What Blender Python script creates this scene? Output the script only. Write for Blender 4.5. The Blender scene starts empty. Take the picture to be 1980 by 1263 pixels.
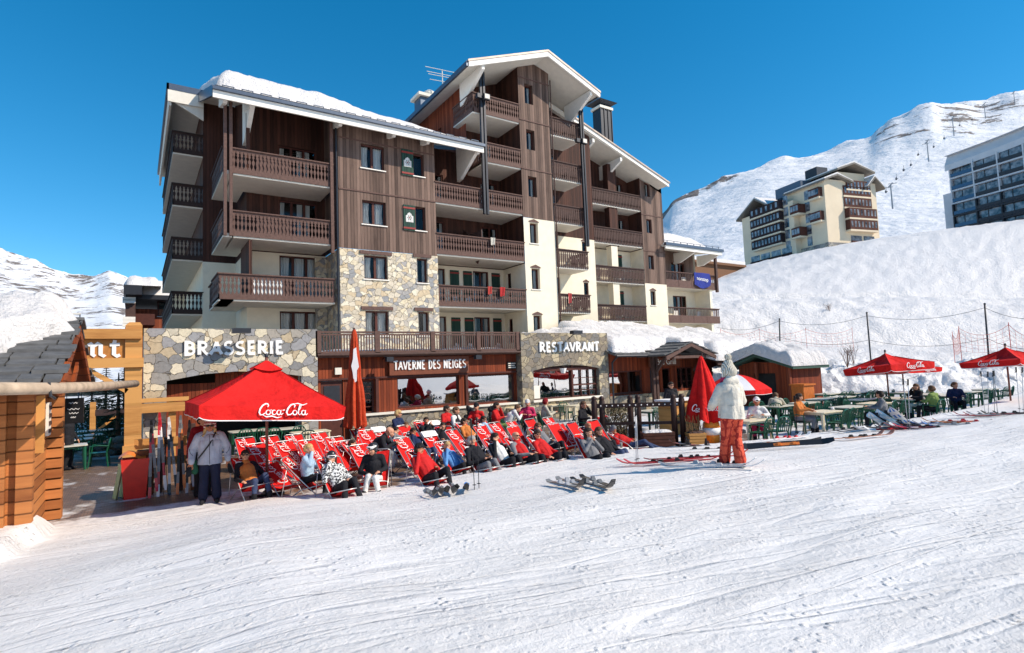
import bpy, bmesh, math, random
from mathutils import Vector, Matrix, noise as mnoise
R = math.radians
random.seed(7)
scn = bpy.context.scene
col = scn.collection
# ---------------------------------------------------------------- camera
cam = bpy.data.cameras.new('camera'); camo = bpy.data.objects.new('camera', cam); col.objects.link(camo)
cam.sensor_width = 36.0; cam.lens = 1098.0/1980*36.0; cam.clip_end = 6000; cam.clip_start = .05
YAW, PIT, ROL = R(56.36), R(4.222), R(-2.179)
def _mm(a, b): return [[sum(a[i][k]*b[k][j] for k in range(3)) for j in range(3)] for i in range(3)]
_M0 = [[math.sin(YAW), -math.cos(YAW), 0], [0, 0, -1], [math.cos(YAW), math.sin(YAW), 0]]
_P = [[1, 0, 0], [0, math.cos(PIT), math.sin(PIT)], [0, -math.sin(PIT), math.cos(PIT)]]
_Q = [[math.cos(ROL), -math.sin(ROL), 0], [math.sin(ROL), math.cos(ROL), 0], [0, 0, 1]]
CM = _mm(_Q, _mm(_P, _M0))                      # world -> lens axes (right, down, forward)
camo.matrix_world = Matrix(((CM[0][0], -CM[1][0], -CM[2][0], 0), (CM[0][1], -CM[1][1], -CM[2][1], 0), (CM[0][2], -CM[1][2], -CM[2][2], 0), (0, 0, 0, 1)))
scn.camera = camo
# ---------------------------------------------------------------- light
SAZ, SEL = R(47), R(40)                          # sun: from +X turned towards -Y, and above the horizon
sund = Vector((math.cos(SAZ)*math.cos(SEL), -math.sin(SAZ)*math.cos(SEL), math.sin(SEL)))
w = bpy.data.worlds.new("World"); scn.world = w; w.use_nodes = True
nt = w.node_tree; bg = nt.nodes['Background']; sky = nt.nodes.new('ShaderNodeTexSky')
sky.sky_type = 'NISHITA'; sky.sun_disc = False; sky.sun_elevation = SEL
sky.sun_rotation = math.atan2(sund.x, sund.y); sky.altitude = 2100; sky.air_density = 1.0; sky.dust_density = .2; sky.ozone_density = 2.5
hs = nt.nodes.new('ShaderNodeHueSaturation'); hs.inputs['Saturation'].default_value = 1.5; hs.inputs['Hue'].default_value = .489
gm = nt.nodes.new('ShaderNodeGamma'); gm.inputs[1].default_value = .85; nt.links.new(sky.outputs[0], gm.inputs[0]); nt.links.new(gm.outputs[0], hs.inputs['Color']); nt.links.new(hs.outputs[0], bg.inputs[0]); bg.inputs[1].default_value = .172
sl = bpy.data.lights.new('sun', 'SUN'); sl.energy = 4.15; sl.angle = R(.53); sl.color = (1, .875, .73)
so = bpy.data.objects.new('sun', sl); col.objects.link(so); so.rotation_euler = (-sund).to_track_quat('-Z', 'Y').to_euler()
scn.view_settings.view_transform = 'Standard'; scn.view_settings.look = 'None'; scn.view_settings.gamma = 1; scn.view_settings.exposure = 0.40
scn.cycles.max_bounces = 6; scn.cycles.diffuse_bounces = 3; scn.cycles.glossy_bounces = 3; scn.cycles.transparent_max_bounces = 10
scn.cycles.sample_clamp_indirect = 6
# ---------------------------------------------------------------- helpers
def ray(px, py):
    a, b = (px-990)/1098.0, (py-631.5)/1098.0
    return Vector([CM[0][i]*a + CM[1][i]*b + CM[2][i] for i in range(3)])
def onY(px, py, Y): d = ray(px, py); return d*(Y/d.y)
def onX(px, py, X): d = ray(px, py); return d*(X/d.x)
def onZ(px, py, Z): d = ray(px, py); return d*(Z/d.z)
def atD(px, py, D): return ray(px, py)*D          # depth along the view axis
GZ = -2.5
class MB:
    def __init__(s, fr=None): s.v = []; s.f = []; s.m = []; s.X = fr
    def add(s, vs, fs, m=0):
        o = len(s.v)
        if s.X is not None: vs = [s.X @ Vector(p) for p in vs]
        s.v += [tuple(p) for p in vs]; s.f += [tuple(i+o for i in f) for f in fs]; s.m += [m]*len(fs); return s
    def quad(s, a, b, c, d, m=0): return s.add([a, b, c, d], [(0, 1, 2, 3)], m)
    def poly(s, ps, m=0): return s.add(ps, [tuple(range(len(ps)))], m)
    def box(s, x0, x1, y0, y1, z0, z1, m=0):
        return s.add([(x0,y0,z0),(x1,y0,z0),(x1,y1,z0),(x0,y1,z0),(x0,y0,z1),(x1,y0,z1),(x1,y1,z1),(x0,y1,z1)],
                     [(0,3,2,1),(4,5,6,7),(0,1,5,4),(1,2,6,5),(2,3,7,6),(3,0,4,7)], m)
    def beam(s, p, q, w, h, m=0, up=(0,0,1)):
        p = Vector(p); q = Vector(q); d = (q-p).normalized(); u = Vector(up)
        a = d.cross(u)
        if a.length < 1e-4: a = d.cross(Vector((1,0,0)))
        a.normalize(); b = a.cross(d)
        a *= w/2; b *= h/2
        vs = [p-a-b, p+a-b, p+a+b, p-a+b, q-a-b, q+a-b, q+a+b, q-a+b]
        return s.add(vs, [(0,3,2,1),(4,5,6,7),(0,1,5,4),(1,2,6,5),(2,3,7,6),(3,0,4,7)], m)
    def tube(s, pts, r, n=6, m=0, closed=False):
        pts = [Vector(p) for p in pts]; k = len(pts); rr = r if isinstance(r, (list, tuple)) else [r]*k
        vs = []; ref = None
        for i, p in enumerate(pts):
            if closed: d = pts[(i+1) % k]-pts[i-1]
            else: d = pts[min(i+1, k-1)]-pts[max(i-1, 0)]
            d.normalize()
            if ref is None:
                ref = d.cross(Vector((0,0,1)))
                if ref.length < .1: ref = d.cross(Vector((1,0,0)))
            a = (ref - d*ref.dot(d)).normalized(); ref = a; b = d.cross(a)
            for j in range(n):
                t = 2*math.pi*j/n; vs.append(p+a*(math.cos(t)*rr[i])+b*(math.sin(t)*rr[i]))
        fs = []
        for i in range(k if closed else k-1):
            for j in range(n):
                i2 = (i+1) % k; fs.append((i*n+j, i*n+(j+1) % n, i2*n+(j+1) % n, i2*n+j))
        if not closed: fs += [tuple(range(n-1, -1, -1)), tuple((k-1)*n+j for j in range(n))]
        return s.add(vs, fs, m)
    def lathe(s, prof, c=(0,0,0), n=12, m=0):
        vs = []; fs = []
        for r, z in prof:
            for j in range(n):
                t = 2*math.pi*j/n; vs.append((c[0]+r*math.cos(t), c[1]+r*math.sin(t), c[2]+z))
        for i in range(len(prof)-1):
            for j in range(n): fs.append((i*n+j, i*n+(j+1) % n, (i+1)*n+(j+1) % n, (i+1)*n+j))
        fs += [tuple(range(n-1, -1, -1)), tuple((len(prof)-1)*n+j for j in range(n))]
        return s.add(vs, fs, m)
    def ball(s, c, r, n=8, k=6, m=0):
        r = r if isinstance(r, (tuple, list)) else (r, r, r); vs = []; fs = []
        for i in range(k+1):
            p = math.pi*i/k
            for j in range(n):
                t = 2*math.pi*j/n; vs.append((c[0]+r[0]*math.sin(p)*math.cos(t), c[1]+r[1]*math.sin(p)*math.sin(t), c[2]+r[2]*math.cos(p)))
        for i in range(k):
            for j in range(n): fs.append((i*n+j, (i+1)*n+j, (i+1)*n+(j+1) % n, i*n+(j+1) % n))
        return s.add(vs, fs, m)
    def prism(s, ps, o, u, v, w, m=0, sides=True, ms=None):
        """polygon ps in the (u,v) axes at o, extruded by vector w"""
        o = Vector(o); u = Vector(u); v = Vector(v); w = Vector(w); n = len(ps)
        a = [o+u*x+v*y for x, y in ps]; b = [p+w for p in a]
        s.add(a+b, [tuple(range(n)), tuple(range(2*n-1, n-1, -1))], m)
        if sides: s.add(a+b, [(i, i+n, (i+1) % n+n, (i+1) % n) for i in range(n)], m if ms is None else ms)
        return s
    def grid(s, fn, nu, nv, m=0):
        vs = [fn(i/nu, j/nv) for j in range(nv+1) for i in range(nu+1)]
        return s.add(vs, [(j*(nu+1)+i, j*(nu+1)+i+1, (j+1)*(nu+1)+i+1, (j+1)*(nu+1)+i) for j in range(nv) for i in range(nu)], m)
    def mesh(s, name, mats, off=None, smooth=False):
        me = bpy.data.meshes.new(name)
        vs = s.v if off is None else [(p[0]-off[0], p[1]-off[1], p[2]-off[2]) for p in s.v]
        me.from_pydata(vs, [], s.f)
        mats = mats if isinstance(mats, (list, tuple)) else [mats]
        for q in mats: me.materials.append(q)
        if len(mats) > 1: me.polygons.foreach_set('material_index', [min(q, len(mats)-1) for q in s.m])
        if smooth: me.polygons.foreach_set('use_smooth', [True]*len(s.f))
        me.update(); return me
    def build(s, name, mats, parent=None, smooth=False, local=False, **tagkw):
        off = None
        if parent is not None and not local:
            off = Vector((0,0,0)); q = parent
            while q is not None: off += q.location; q = q.parent
        o = bpy.data.objects.new(name, s.mesh(name, mats, off, smooth)); col.objects.link(o)
        if parent is not None: o.parent = parent
        for k_, v_ in tagkw.items(): o[k_] = v_
        return o
def _each(s, name, mats, parent=None, **kw):
    """one object for every separate piece"""
    par = list(range(len(s.v)))
    def fd(i):
        while par[i] != i: par[i] = par[par[i]]; i = par[i]
        return i
    for f in s.f:
        r0 = fd(f[0])
        for i in f[1:]: par[fd(i)] = r0
    gr = {}
    for f, m in zip(s.f, s.m): gr.setdefault(fd(f[0]), []).append((f, m))
    out = []
    for fs in gr.values():
        q = MB(); ix = {}
        for f, m in fs:
            for i in f:
                if i not in ix: ix[i] = len(q.v); q.v.append(s.v[i])
            q.f.append(tuple(ix[i] for i in f)); q.m.append(m)
        out.append(q.build(name, mats, parent, **kw))
    return out
MB.each = _each
def thing(name, label, cat, loc=(0,0,0), rz=0, group=None):
    o = bpy.data.objects.new(name, None); col.objects.link(o); o.location = loc; o.rotation_euler = (0,0,rz); o.empty_display_size = .2
    o['label'] = label; o['category'] = cat
    if group: o['group'] = group
    return o
def copy_tree(o, parent=None):
    c = o.copy(); col.objects.link(c); c.parent = parent
    for ch in list(o.children): copy_tree(ch, c)
    return c
def dup(o, loc, rz, label, group=None):
    c = copy_tree(o); c.location = loc; c.rotation_euler = (0,0,rz); c['label'] = label
    if group: c['group'] = group
    return c
def nz(x, y, z=0, f=1): return mnoise.noise(Vector((x*f, y*f, z*f)))
def fbm(x, y, z=0, f=1, o=4): return mnoise.fractal(Vector((x*f, y*f, z*f)), 1.0, 2.0, o)
def ss(a, b, x):
    t = max(0, min(1, (x-a)/(b-a))); return t*t*(3-2*t)
def interp(pts, x):
    if x <= pts[0][0]: return pts[0][1]
    for (a, b), (c, d) in zip(pts, pts[1:]):
        if x <= c: return b+(d-b)*(x-a)/(c-a)
    return pts[-1][1]
# ---------------------------------------------------------------- materials
class NT:
    def __init__(s, name):
        s.m = bpy.data.materials.new(name); s.m.use_nodes = True; s.t = s.m.node_tree; s.b = s.t.nodes['Principled BSDF']; s.tc = None
    def n(s, typ, **kw):
        q = s.t.nodes.new(typ)
        for k, v in kw.items(): setattr(q, k, v)
        return q
    def l(s, a, b): s.t.links.new(a, b)
    def co(s):
        if s.tc is None: s.tc = s.n('ShaderNodeTexCoord').outputs['Object']
        return s.tc
    def math(s, op, a, b=None, c=None):
        q = s.n('ShaderNodeMath', operation=op)
        for i, x in enumerate((a, b, c)):
            if x is None: continue
            if isinstance(x, (int, float)): q.inputs[i].default_value = x
            else: s.l(x, q.inputs[i])
        return q.outputs[0]
    def noise(s, sc, det=4, rough=.55, scale=None, vec=None, dim='3D'):
        q = s.n('ShaderNodeTexNoise'); q.inputs['Scale'].default_value = sc; q.inputs['Detail'].default_value = det; q.inputs['Roughness'].default_value = rough
        v = vec if vec is not None else s.co()
        if scale:
            mp = s.n('ShaderNodeMapping'); mp.inputs['Scale'].default_value = scale; s.l(v, mp.inputs[0]); v = mp.outputs[0]
        s.l(v, q.inputs['Vector']); return q.outputs['Fac']
    def ramp(s, fac, stops):
        q = s.n('ShaderNodeValToRGB'); e = q.color_ramp.elements
        while len(e) < len(stops): e.new(.5)
        for i, (p, c) in enumerate(stops): e[i].position = p; e[i].color = (*c, 1) if len(c) == 3 else c
        s.l(fac, q.inputs[0]); return q.outputs[0]
    def mix(s, fac, a, b, bt='MIX'):
        q = s.n('ShaderNodeMix', data_type='RGBA', blend_type=bt)
        for i, x in ((0, fac), (6, a), (7, b)):
            if isinstance(x, (int, float)): q.inputs[i].default_value = x
            elif isinstance(x, tuple): q.inputs[i].default_value = (*x, 1)
            else: s.l(x, q.inputs[i])
        return q.outputs[2]
    def bump(s, h, st=.3, d=.02, prev=None):
        q = s.n('ShaderNodeBump'); q.inputs['Strength'].default_value = st; q.inputs['Distance'].default_value = d; s.l(h, q.inputs['Height'])
        if prev is not None: s.l(prev, q.inputs['Normal'])
        return q.outputs[0]
    def done(s, colr=None, rough=.6, nrm=None, spec=.4, metal=0):
        if colr is not None:
            if isinstance(colr, tuple): s.b.inputs['Base Color'].default_value = (*colr, 1)
            else: s.l(colr, s.b.inputs['Base Color'])
        if isinstance(rough, (int, float)): s.b.inputs['Roughness'].default_value = rough
        else: s.l(rough, s.b.inputs['Roughness'])
        if nrm is not None: s.l(nrm, s.b.inputs['Normal'])
        s.b.inputs['Specular IOR Level'].default_value = spec; s.b.inputs['Metallic'].default_value = metal
        return s.m
def hx(r, g, b):
    f = lambda c: (c/255/12.92) if c/255 <= .04045 else ((c/255+.055)/1.055)**2.4
    return (f(r), f(g), f(b))
_pc = {}
def plain(name, c, rough=.6, spec=.35, metal=0, var=.12, sc=6):
    if name in _pc: return _pc[name]
    t = NT(name); n_ = t.noise(sc, 5, .6)
    a = tuple(max(0, x*(1-var)) for x in c); b = tuple(min(1, x*(1+var)) for x in c)
    _pc[name] = t.done(t.ramp(n_, [(.3, a), (.7, b)]), rough, t.bump(n_, .15, .01), spec, metal); return _pc[name]
def fabric(name, c, rough=.85):
    if name in _pc: return _pc[name]
    t = NT(name); n1 = t.noise(5, 4, .6); n2 = t.noise(14, 3, .6)
    a = tuple(x*.8 for x in c); b = tuple(min(1, x*1.12) for x in c)
    _pc[name] = t.done(t.ramp(n1, [(.3, a), (.7, b)]), rough, t.bump(t.noise(4.5, 3, .5), .6, .06, t.bump(n2, .6, .03)), .2); return _pc[name]
def wood(name, c1, c2, wd=.14, axis='h', rough=.75, groove=.55, grain=1.0):
    """boards: axis 'h' = vertical boards, 'v' = boards stacked horizontally"""
    t = NT(name); sp = t.n('ShaderNodeSeparateXYZ'); t.l(t.co(), sp.inputs[0])
    h = t.math('ADD', sp.outputs[0], sp.outputs[1]) if axis == 'h' else sp.outputs[2]
    q = t.math('DIVIDE', h, wd); fl = t.math('FLOOR', q); fr = t.math('FRACT', q)
    wn = t.n('ShaderNodeTexWhiteNoise', noise_dimensions='1D'); t.l(fl, wn.inputs['W'])
    n1 = t.noise(2.2, 6, .65, scale=(5, 5, .5) if axis == 'h' else (.6, .6, 6)); n2 = t.noise(.5, 3, .5)
    f = t.math('ADD', t.math('MULTIPLY', wn.outputs[0], .45), t.math('ADD', t.math('MULTIPLY', n1, .55*grain), t.math('MULTIPLY', n2, .3)))
    cc = t.ramp(f, [(.3, c1), (.9, c2)])
    e = t.math('MINIMUM', fr, t.math('SUBTRACT', 1, fr)); g = t.ramp(e, [(0, (0,0,0)), (.1, (1,1,1))])
    cc = t.mix(t.math('MULTIPLY', t.math('SUBTRACT', 1, g), groove), cc, tuple(x*.25 for x in c1))
    b = t.bump(g, .8, .015); b = t.bump(n1, .3, .008, b)
    return t.done(cc, rough, b, .3)
def stone(name, sc, cols, mortar, dist=.035):
    t = NT(name); mp = t.n('ShaderNodeMapping'); mp.inputs['Scale'].default_value = (1, 1, 1.25)
    nn = t.n('ShaderNodeTexNoise'); nn.inputs['Scale'].default_value = 3.6; nn.inputs['Detail'].default_value = 4; t.l(t.co(), nn.inputs['Vector'])
    va = t.n('ShaderNodeVectorMath', operation='MULTIPLY_ADD'); va.inputs[1].default_value = (.3, .3, .3); t.l(nn.outputs['Color'], va.inputs[0]); t.l(t.co(), va.inputs[2]); t.l(va.outputs[0], mp.inputs[0])
    v1 = t.n('ShaderNodeTexVoronoi', feature='F1'); v2 = t.n('ShaderNodeTexVoronoi', feature='DISTANCE_TO_EDGE')
    for v in (v1, v2): v.inputs['Scale'].default_value = sc; v.inputs['Randomness'].default_value = .95; t.l(mp.outputs[0], v.inputs['Vector'])
    sp = t.n('ShaderNodeSeparateColor'); t.l(v1.outputs['Color'], sp.inputs[0])
    cr = t.n('ShaderNodeValToRGB'); cr.color_ramp.interpolation = 'CONSTANT'; e = cr.color_ramp.elements
    while len(e) < len(cols): e.new(.5)
    for i, c in enumerate(cols): e[i].position = i/len(cols); e[i].color = (*c, 1)
    t.l(sp.outputs[0], cr.inputs[0])
    n1 = t.noise(9, 6, .7); n3 = t.noise(40, 3, .6)
    c = t.mix(.7, cr.outputs[0], t.ramp(n1, [(.25, (.42,.4,.38)), (.5, (.9,.88,.85)), (.75, (1.1,1.08,1.04))]), 'MULTIPLY')
    ed = t.ramp(v2.outputs['Distance'], [(0, (0,0,0)), (dist, (1,1,1))])
    c = t.mix(ed, mortar, c)
    b = t.bump(ed, .9, .05); b = t.bump(n1, .5, .03, b)
    return t.done(c, .85, b, .25)
MAT = {}
DW1, DW2 = hx(62, 46, 39), hx(132, 108, 95)
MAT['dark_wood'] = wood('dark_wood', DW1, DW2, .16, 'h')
MAT['recess_shade_wood'] = wood('recess_shade_wood', hx(44, 26, 20), hx(88, 54, 42), .16, 'h')  # darker, redder copy of dark_wood: balcony recess shade is put into the colour
MAT['stack_wood'] = plain('stack_wood', hx(58, 42, 36), .7, .3, var=.2)
MAT['red_wood'] = wood('red_wood', hx(88, 34, 16), hx(150, 70, 38), .12, 'h')
MAT['tower_wood'] = wood('tower_wood', hx(98, 42, 24), hx(156, 84, 56), .15, 'h')
MAT['rail_wood'] = plain('rail_wood', hx(98, 74, 66), .7, .3, var=.25, sc=9)
MAT['rail_dark'] = plain('rail_dark', hx(78, 58, 52), .7, .3, var=.25, sc=9)
MAT['frame_wood'] = plain('frame_wood', hx(82, 44, 36), .6, .3, var=.2)
MAT['plaster'] = plain('plaster', hx(236, 226, 202), .9, .2, var=.06, sc=2.5)
MAT['soffit'] = plain('soffit', hx(226, 220, 206), .85, .2, var=.06, sc=3)
MAT['white_board'] = plain('white_board', hx(240, 236, 226), .7, .3, var=.05)
MAT['metal_blue'] = plain('metal_blue', hx(86, 96, 110), .4, .5, .5, var=.1)
MAT['metal_dark'] = plain('metal_dark', hx(46, 48, 54), .45, .5, .3)
MAT['black'] = plain('black', (.012,.012,.014), .5, .4)
MAT['green_shutter'] = wood('green_shutter', hx(28, 52, 46), hx(46, 78, 66), .1, 'h')
MAT['red_band'] = plain('red_band', hx(140, 50, 44), .6)
MAT['stone_pale'] = stone('stone_pale', 3.7, [hx(226,214,186), hx(206,196,176), hx(190,184,174), hx(234,226,204), hx(172,170,168), hx(212,194,164), hx(220,210,190), hx(158,160,162)], hx(150,140,122), .03)
MAT['stone_mix'] = stone('stone_mix', 2.7, [hx(222,212,186), hx(158,156,152), hx(206,198,178), hx(142,142,142), hx(170,164,154), hx(228,218,194), hx(160,160,162), hx(194,178,150)], hx(124,116,102), .028)
MAT['stone_grey'] = stone('stone_grey', 3.3, [hx(150,142,128), hx(132,130,126), hx(170,158,134), hx(122,118,112), hx(192,180,152), hx(142,132,118)], hx(150,140,122), .05)
def _snow(name, c, sc1, st1, d1, sc2=None, st2=.4, d2=.05, scale=None):
    t = NT(name); n1 = t.noise(sc1, 8, .65, scale=scale); b = t.bump(n1, st1, d1)
    if sc2: n2 = t.noise(sc2, 6, .6); b = t.bump(n2, st2, d2, b)
    return t.done(c, .55, b, .3)
SNOWC = (.76, .735, .715)
MAT['roof_snow'] = _snow('roof_snow', SNOWC, 3, .75, .2, 12, .5, .035)
MAT['hill_snow'] = _snow('hill_snow', (.80,.78,.765), 1.6, .75, .3, 5.5, .9, .2)
MAT['bank_snow'] = _snow('bank_snow', (.78,.77,.76), .8, .7, .5, 6, .5, .08)
def glass(name, refl, tint, mul=1):
    t = NT(name); t.t.nodes.remove(t.b); o = t.t.nodes['Material Output']
    tr = t.n('ShaderNodeBsdfTransparent'); tr.inputs[0].default_value = (*tint, 1); gl = t.n('ShaderNodeBsdfGlossy'); gl.inputs['Roughness'].default_value = .01
    gl.inputs['Color'].default_value = (.95,.97,1,1)
    n_ = t.noise(.7, 2, .5); bp = t.bump(n_, .25, .03); t.l(bp, gl.inputs['Normal'])
    fr = t.n('ShaderNodeFresnel'); fr.inputs[0].default_value = 1.5
    f = t.math('ADD', t.math('MULTIPLY', fr.outputs[0], mul), refl); mx = t.n('ShaderNodeMixShader'); t.l(f, mx.inputs[0]); t.l(tr.outputs[0], mx.inputs[1]); t.l(gl.outputs[0], mx.inputs[2]); t.l(mx.outputs[0], o.inputs[0])
    return t.m
MAT['glass'] = glass('window_glass', 0, (.82,.85,.86), .55)
MAT['glass_big'] = glass('shopfront_glass', .42, (.45,.47,.48))
MAT['curtain'] = wood('curtain_cloth', (.55,.54,.5), (.85,.84,.8), .11, 'h', .9, .35)
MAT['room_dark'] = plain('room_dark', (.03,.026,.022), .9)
# ================================================================ TERRAIN
LIPPX = [(-700,1010,-2.0),(-250,960,-1.9),(0,957,-1.95),(57,984,-2.1),(108,1012,-2.42),(300,994,-2.42),(500,960,-2.38),(750,938,-2.3),(960,901,-2.2),(1150,870,-2.12),(1330,858,-2.1),(1480,846,-2.12),(1600,830,-2.1),(1750,808,-2.0),(1880,785,-1.9),(1990,748,-1.75),(2150,722,-1.65)]
LIP = [(onZ(a, b, c).x, onZ(a, b, c).y, c) for a, b, c in LIPPX]
LIP = [(-40, 9, -1.9)] + [q for q in LIP if q[1] > 0] + [(120, 40, 0)]
def lip(x, y):
    """signed distance to the edge of the snow field (positive towards the camera) and edge height"""
    best = (1e9, 0, 1)
    for (a, b, c), (d, e, f) in zip(LIP, LIP[1:]):
        dx, dy = d-a, e-b; L = dx*dx+dy*dy
        t = max(0, min(1, ((x-a)*dx+(y-b)*dy)/L)); qx, qy = a+dx*t, b+dy*t
        D = math.hypot(x-qx, y-qy)
        if D < best[0]: best = (D, c+(f-c)*t, 1 if (dx*(y-b)-dy*(x-a)) < 0 else -1)
    return best[0]*best[2], best[1]
def ground(x, y):
    d, lz = lip(x, y)
    if d < 0: return GZ
    return snowz(x, y, d, lz)
def snowz(x, y, d, lz):
    if d < -.35: return GZ-.25
    far = -1.72+.03*max(0, x-10)+.10*min(0, x-1)*(.3+.7*ss(-4, 3, y))
    far = max(far, -2.3)
    h = math.hypot(x, y)
    z = lz+(far-lz)*ss(0, 6.5, d)
    back = max(0, -(x*.55+y*.83)-6); z += back*.16+.0016*back*back if back < 120 else 42+(back-120)*.1
    z += .05*fbm(x, y, 0, .35, 3)*ss(.2, 2, d)
    if d < .25: z = GZ-.25+(z-GZ+.25)*ss(-.35, .25, d+.06*nz(x, y, 0, 2.3))
    return z
def axis(a, b, lo, hi, fine, grow=1.13):
    r = [lo]; s_ = fine
    while r[-1] < hi: r.append(r[-1]+fine)
    left = []; x = lo; s_ = fine
    while x > a: s_ *= grow; x -= s_; left.append(x)
    x = r[-1]; s_ = fine
    while x < b: s_ *= grow; x += s_; r.append(x)
    return left[::-1]+r
xs = axis(-170, 110, -4, 22, .16); ys = axis(-170, 34, -1.0, 15, .16)
vs = []
for y in ys:
    for x in xs:
        d, lz = lip(x, y); vs.append((x, y, snowz(x, y, d, lz)))
n = len(xs); mb = MB(); mb.add(vs, [(j*n+i, j*n+i+1, (j+1)*n+i+1, (j+1)*n+i) for j in range(len(ys)-1) for i in range(n-1)])
t = NT('piste_snow')
def band(t, ang, sx, sy, det, off=0):
    mp = t.n('ShaderNodeMapping'); mp.inputs['Rotation'].default_value = (0, 0, R(ang)); mp.inputs['Location'].default_value = (off, off*.7, 0)
    m2 = t.n('ShaderNodeMapping'); m2.inputs['Scale'].default_value = (sx, sy, .2); t.l(t.co(), mp.inputs[0]); t.l(mp.outputs[0], m2.inputs[0])
    q = t.n('ShaderNodeTexNoise'); q.inputs['Scale'].default_value = 1; q.inputs['Detail'].default_value = det; q.inputs['Roughness'].default_value = .55; q.inputs['Distortion'].default_value = .25
    t.l(m2.outputs[0], q.inputs['Vector']); return q.outputs['Fac']
# groomed and ski-marked: ridges run along the slope, crumbs lie between them
g1 = band(t, 12, .18, 5.5, 3); g2 = band(t, 4, .35, 13, 4, 7); g3 = band(t, 30, .3, 9, 3, 21)
fine = t.noise(17, 7, .72); mid = t.noise(3.5, 5, .6); big = t.noise(.5, 3, .5)
def trk(off, ang, sc):
    mp = t.n('ShaderNodeMapping'); mp.inputs['Rotation'].default_value = (0, 0, R(ang)); mp.inputs['Location'].default_value = (off, off*1.7, 0)
    t.l(t.co(), mp.inputs[0]); q = t.n('ShaderNodeTexNoise'); q.inputs['Scale'].default_value = sc; q.inputs['Detail'].default_value = 1; q.inputs['Roughness'].default_value = .3
    m2 = t.n('ShaderNodeMapping'); m2.inputs['Scale'].default_value = (.13, 1.5, .1); t.l(mp.outputs[0], m2.inputs[0]); t.l(m2.outputs[0], q.inputs['Vector'])
    a = t.math('ABSOLUTE', t.math('SUBTRACT', q.outputs['Fac'], .5)); return t.ramp(a, [(0, (0,0,0)), (.02, (1,1,1))])
tr1 = trk(3, 16, .9); tr2 = trk(31, 48, .5); tr3 = trk(57, 28, .7)
b = t.bump(big, .3, .3); b = t.bump(mid, .3, .06, b); b = t.bump(g1, .4, .07, b); b = t.bump(g2, .35, .025, b); b = t.bump(g3, .3, .025, b)
tr4 = trk(91, 8, 1.6); tr5 = trk(140, 21, 1.2)
b = t.bump(tr1, .7, .022, b); b = t.bump(tr2, .5, .014, b); b = t.bump(tr3, .6, .018, b); b = t.bump(tr4, .6, .014, b); b = t.bump(tr5, .6, .014, b)
vo = t.n('ShaderNodeTexVoronoi'); vo.inputs['Scale'].default_value = 11; vo.inputs['Randomness'].default_value = 1; t.l(t.co(), vo.inputs['Vector']); lump = t.ramp(vo.outputs['Distance'], [(.1, (1,1,1)), (.34, (0,0,0))]); lm = t.ramp(t.noise(1.6, 4, .7), [(.5, (0,0,0)), (.62, (1,1,1))]); b = t.bump(t.math('MULTIPLY', lump, lm), .8, .03, b)
msk = t.ramp(t.noise(.9, 4, .6, scale=(.5, 2, 1)), [(.35, (.3,.3,.3)), (.65, (1,1,1))])
b = t.bump(t.math('MULTIPLY', fine, msk), .9, .045, b); b = t.bump(t.noise(55, 4, .7), .5, .01, b)
MAT['piste'] = t.done(t.ramp(t.noise(1.2, 5, .6), [(.3, (.85,.825,.795)), (.7, (.89,.865,.835))]), .5, b, .35)
mb.build('snow_ground', MAT['piste'], None, True, kind='structure')
# terrace: worn setts, wet and part covered by trodden snow
t = NT('terrace_paving'); br = t.n('ShaderNodeTexBrick'); br.inputs['Scale'].default_value = 5; br.inputs['Mortar Size'].default_value = .025
br.inputs['Color1'].default_value = (*hx(150,118,90), 1); br.inputs['Color2'].default_value = (*hx(112,90,74), 1); br.inputs['Mortar'].default_value = (*hx(62,52,46), 1)
t.l(t.co(), br.inputs['Vector'])
sn = t.math('ADD', t.noise(.55, 6, .62), t.math('MULTIPLY', t.noise(4, 5, .6), .25))
sx = t.n('ShaderNodeSeparateXYZ'); t.l(t.co(), sx.inputs[0])
sn = t.math('ADD', sn, t.math('MULTIPLY', t.ramp(t.math('DIVIDE', t.math('SUBTRACT', sx.outputs[0], 12), 6), [(0, (0,0,0)), (1, (1,1,1))]), .2))
sn = t.math('ADD', sn, t.math('MULTIPLY', t.ramp(t.math('DIVIDE', t.math('SUBTRACT', 15.2, sx.outputs[1]), 2.5), [(0, (0,0,0)), (1, (1,1,1))]), t.ramp(t.math('SUBTRACT', 3.2, sx.outputs[0]), [(0, (0,0,0)), (1, (.22,.22,.22))])))
f = t.ramp(sn, [(.64, (0,0,0)), (.74, (1,1,1))]); b = t.bump(br.outputs['Fac'], .4, -.02); b = t.bump(sn, .5, .08, b)
MAT['paving'] = t.done(t.mix(f, t.mix(.5, br.outputs[0], t.ramp(t.noise(2, 5, .6), [(.3, (.4,.38,.36)), (.7, (1,1,1))]), 'MULTIPLY'), t.ramp(t.noise(6, 5, .6), [(.3, (.5,.49,.48)), (.7, (.82,.82,.83))])), t.ramp(f, [(0, (.45,.45,.45)), (1, (.7,.7,.7))]), b, .4)
mb = MB(); mb.quad((-60, 4, GZ), (75, 4, GZ), (75, 60, GZ), (-60, 60, GZ)); mb.build('terrace_paving', MAT['paving'], None, kind='structure')
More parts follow.
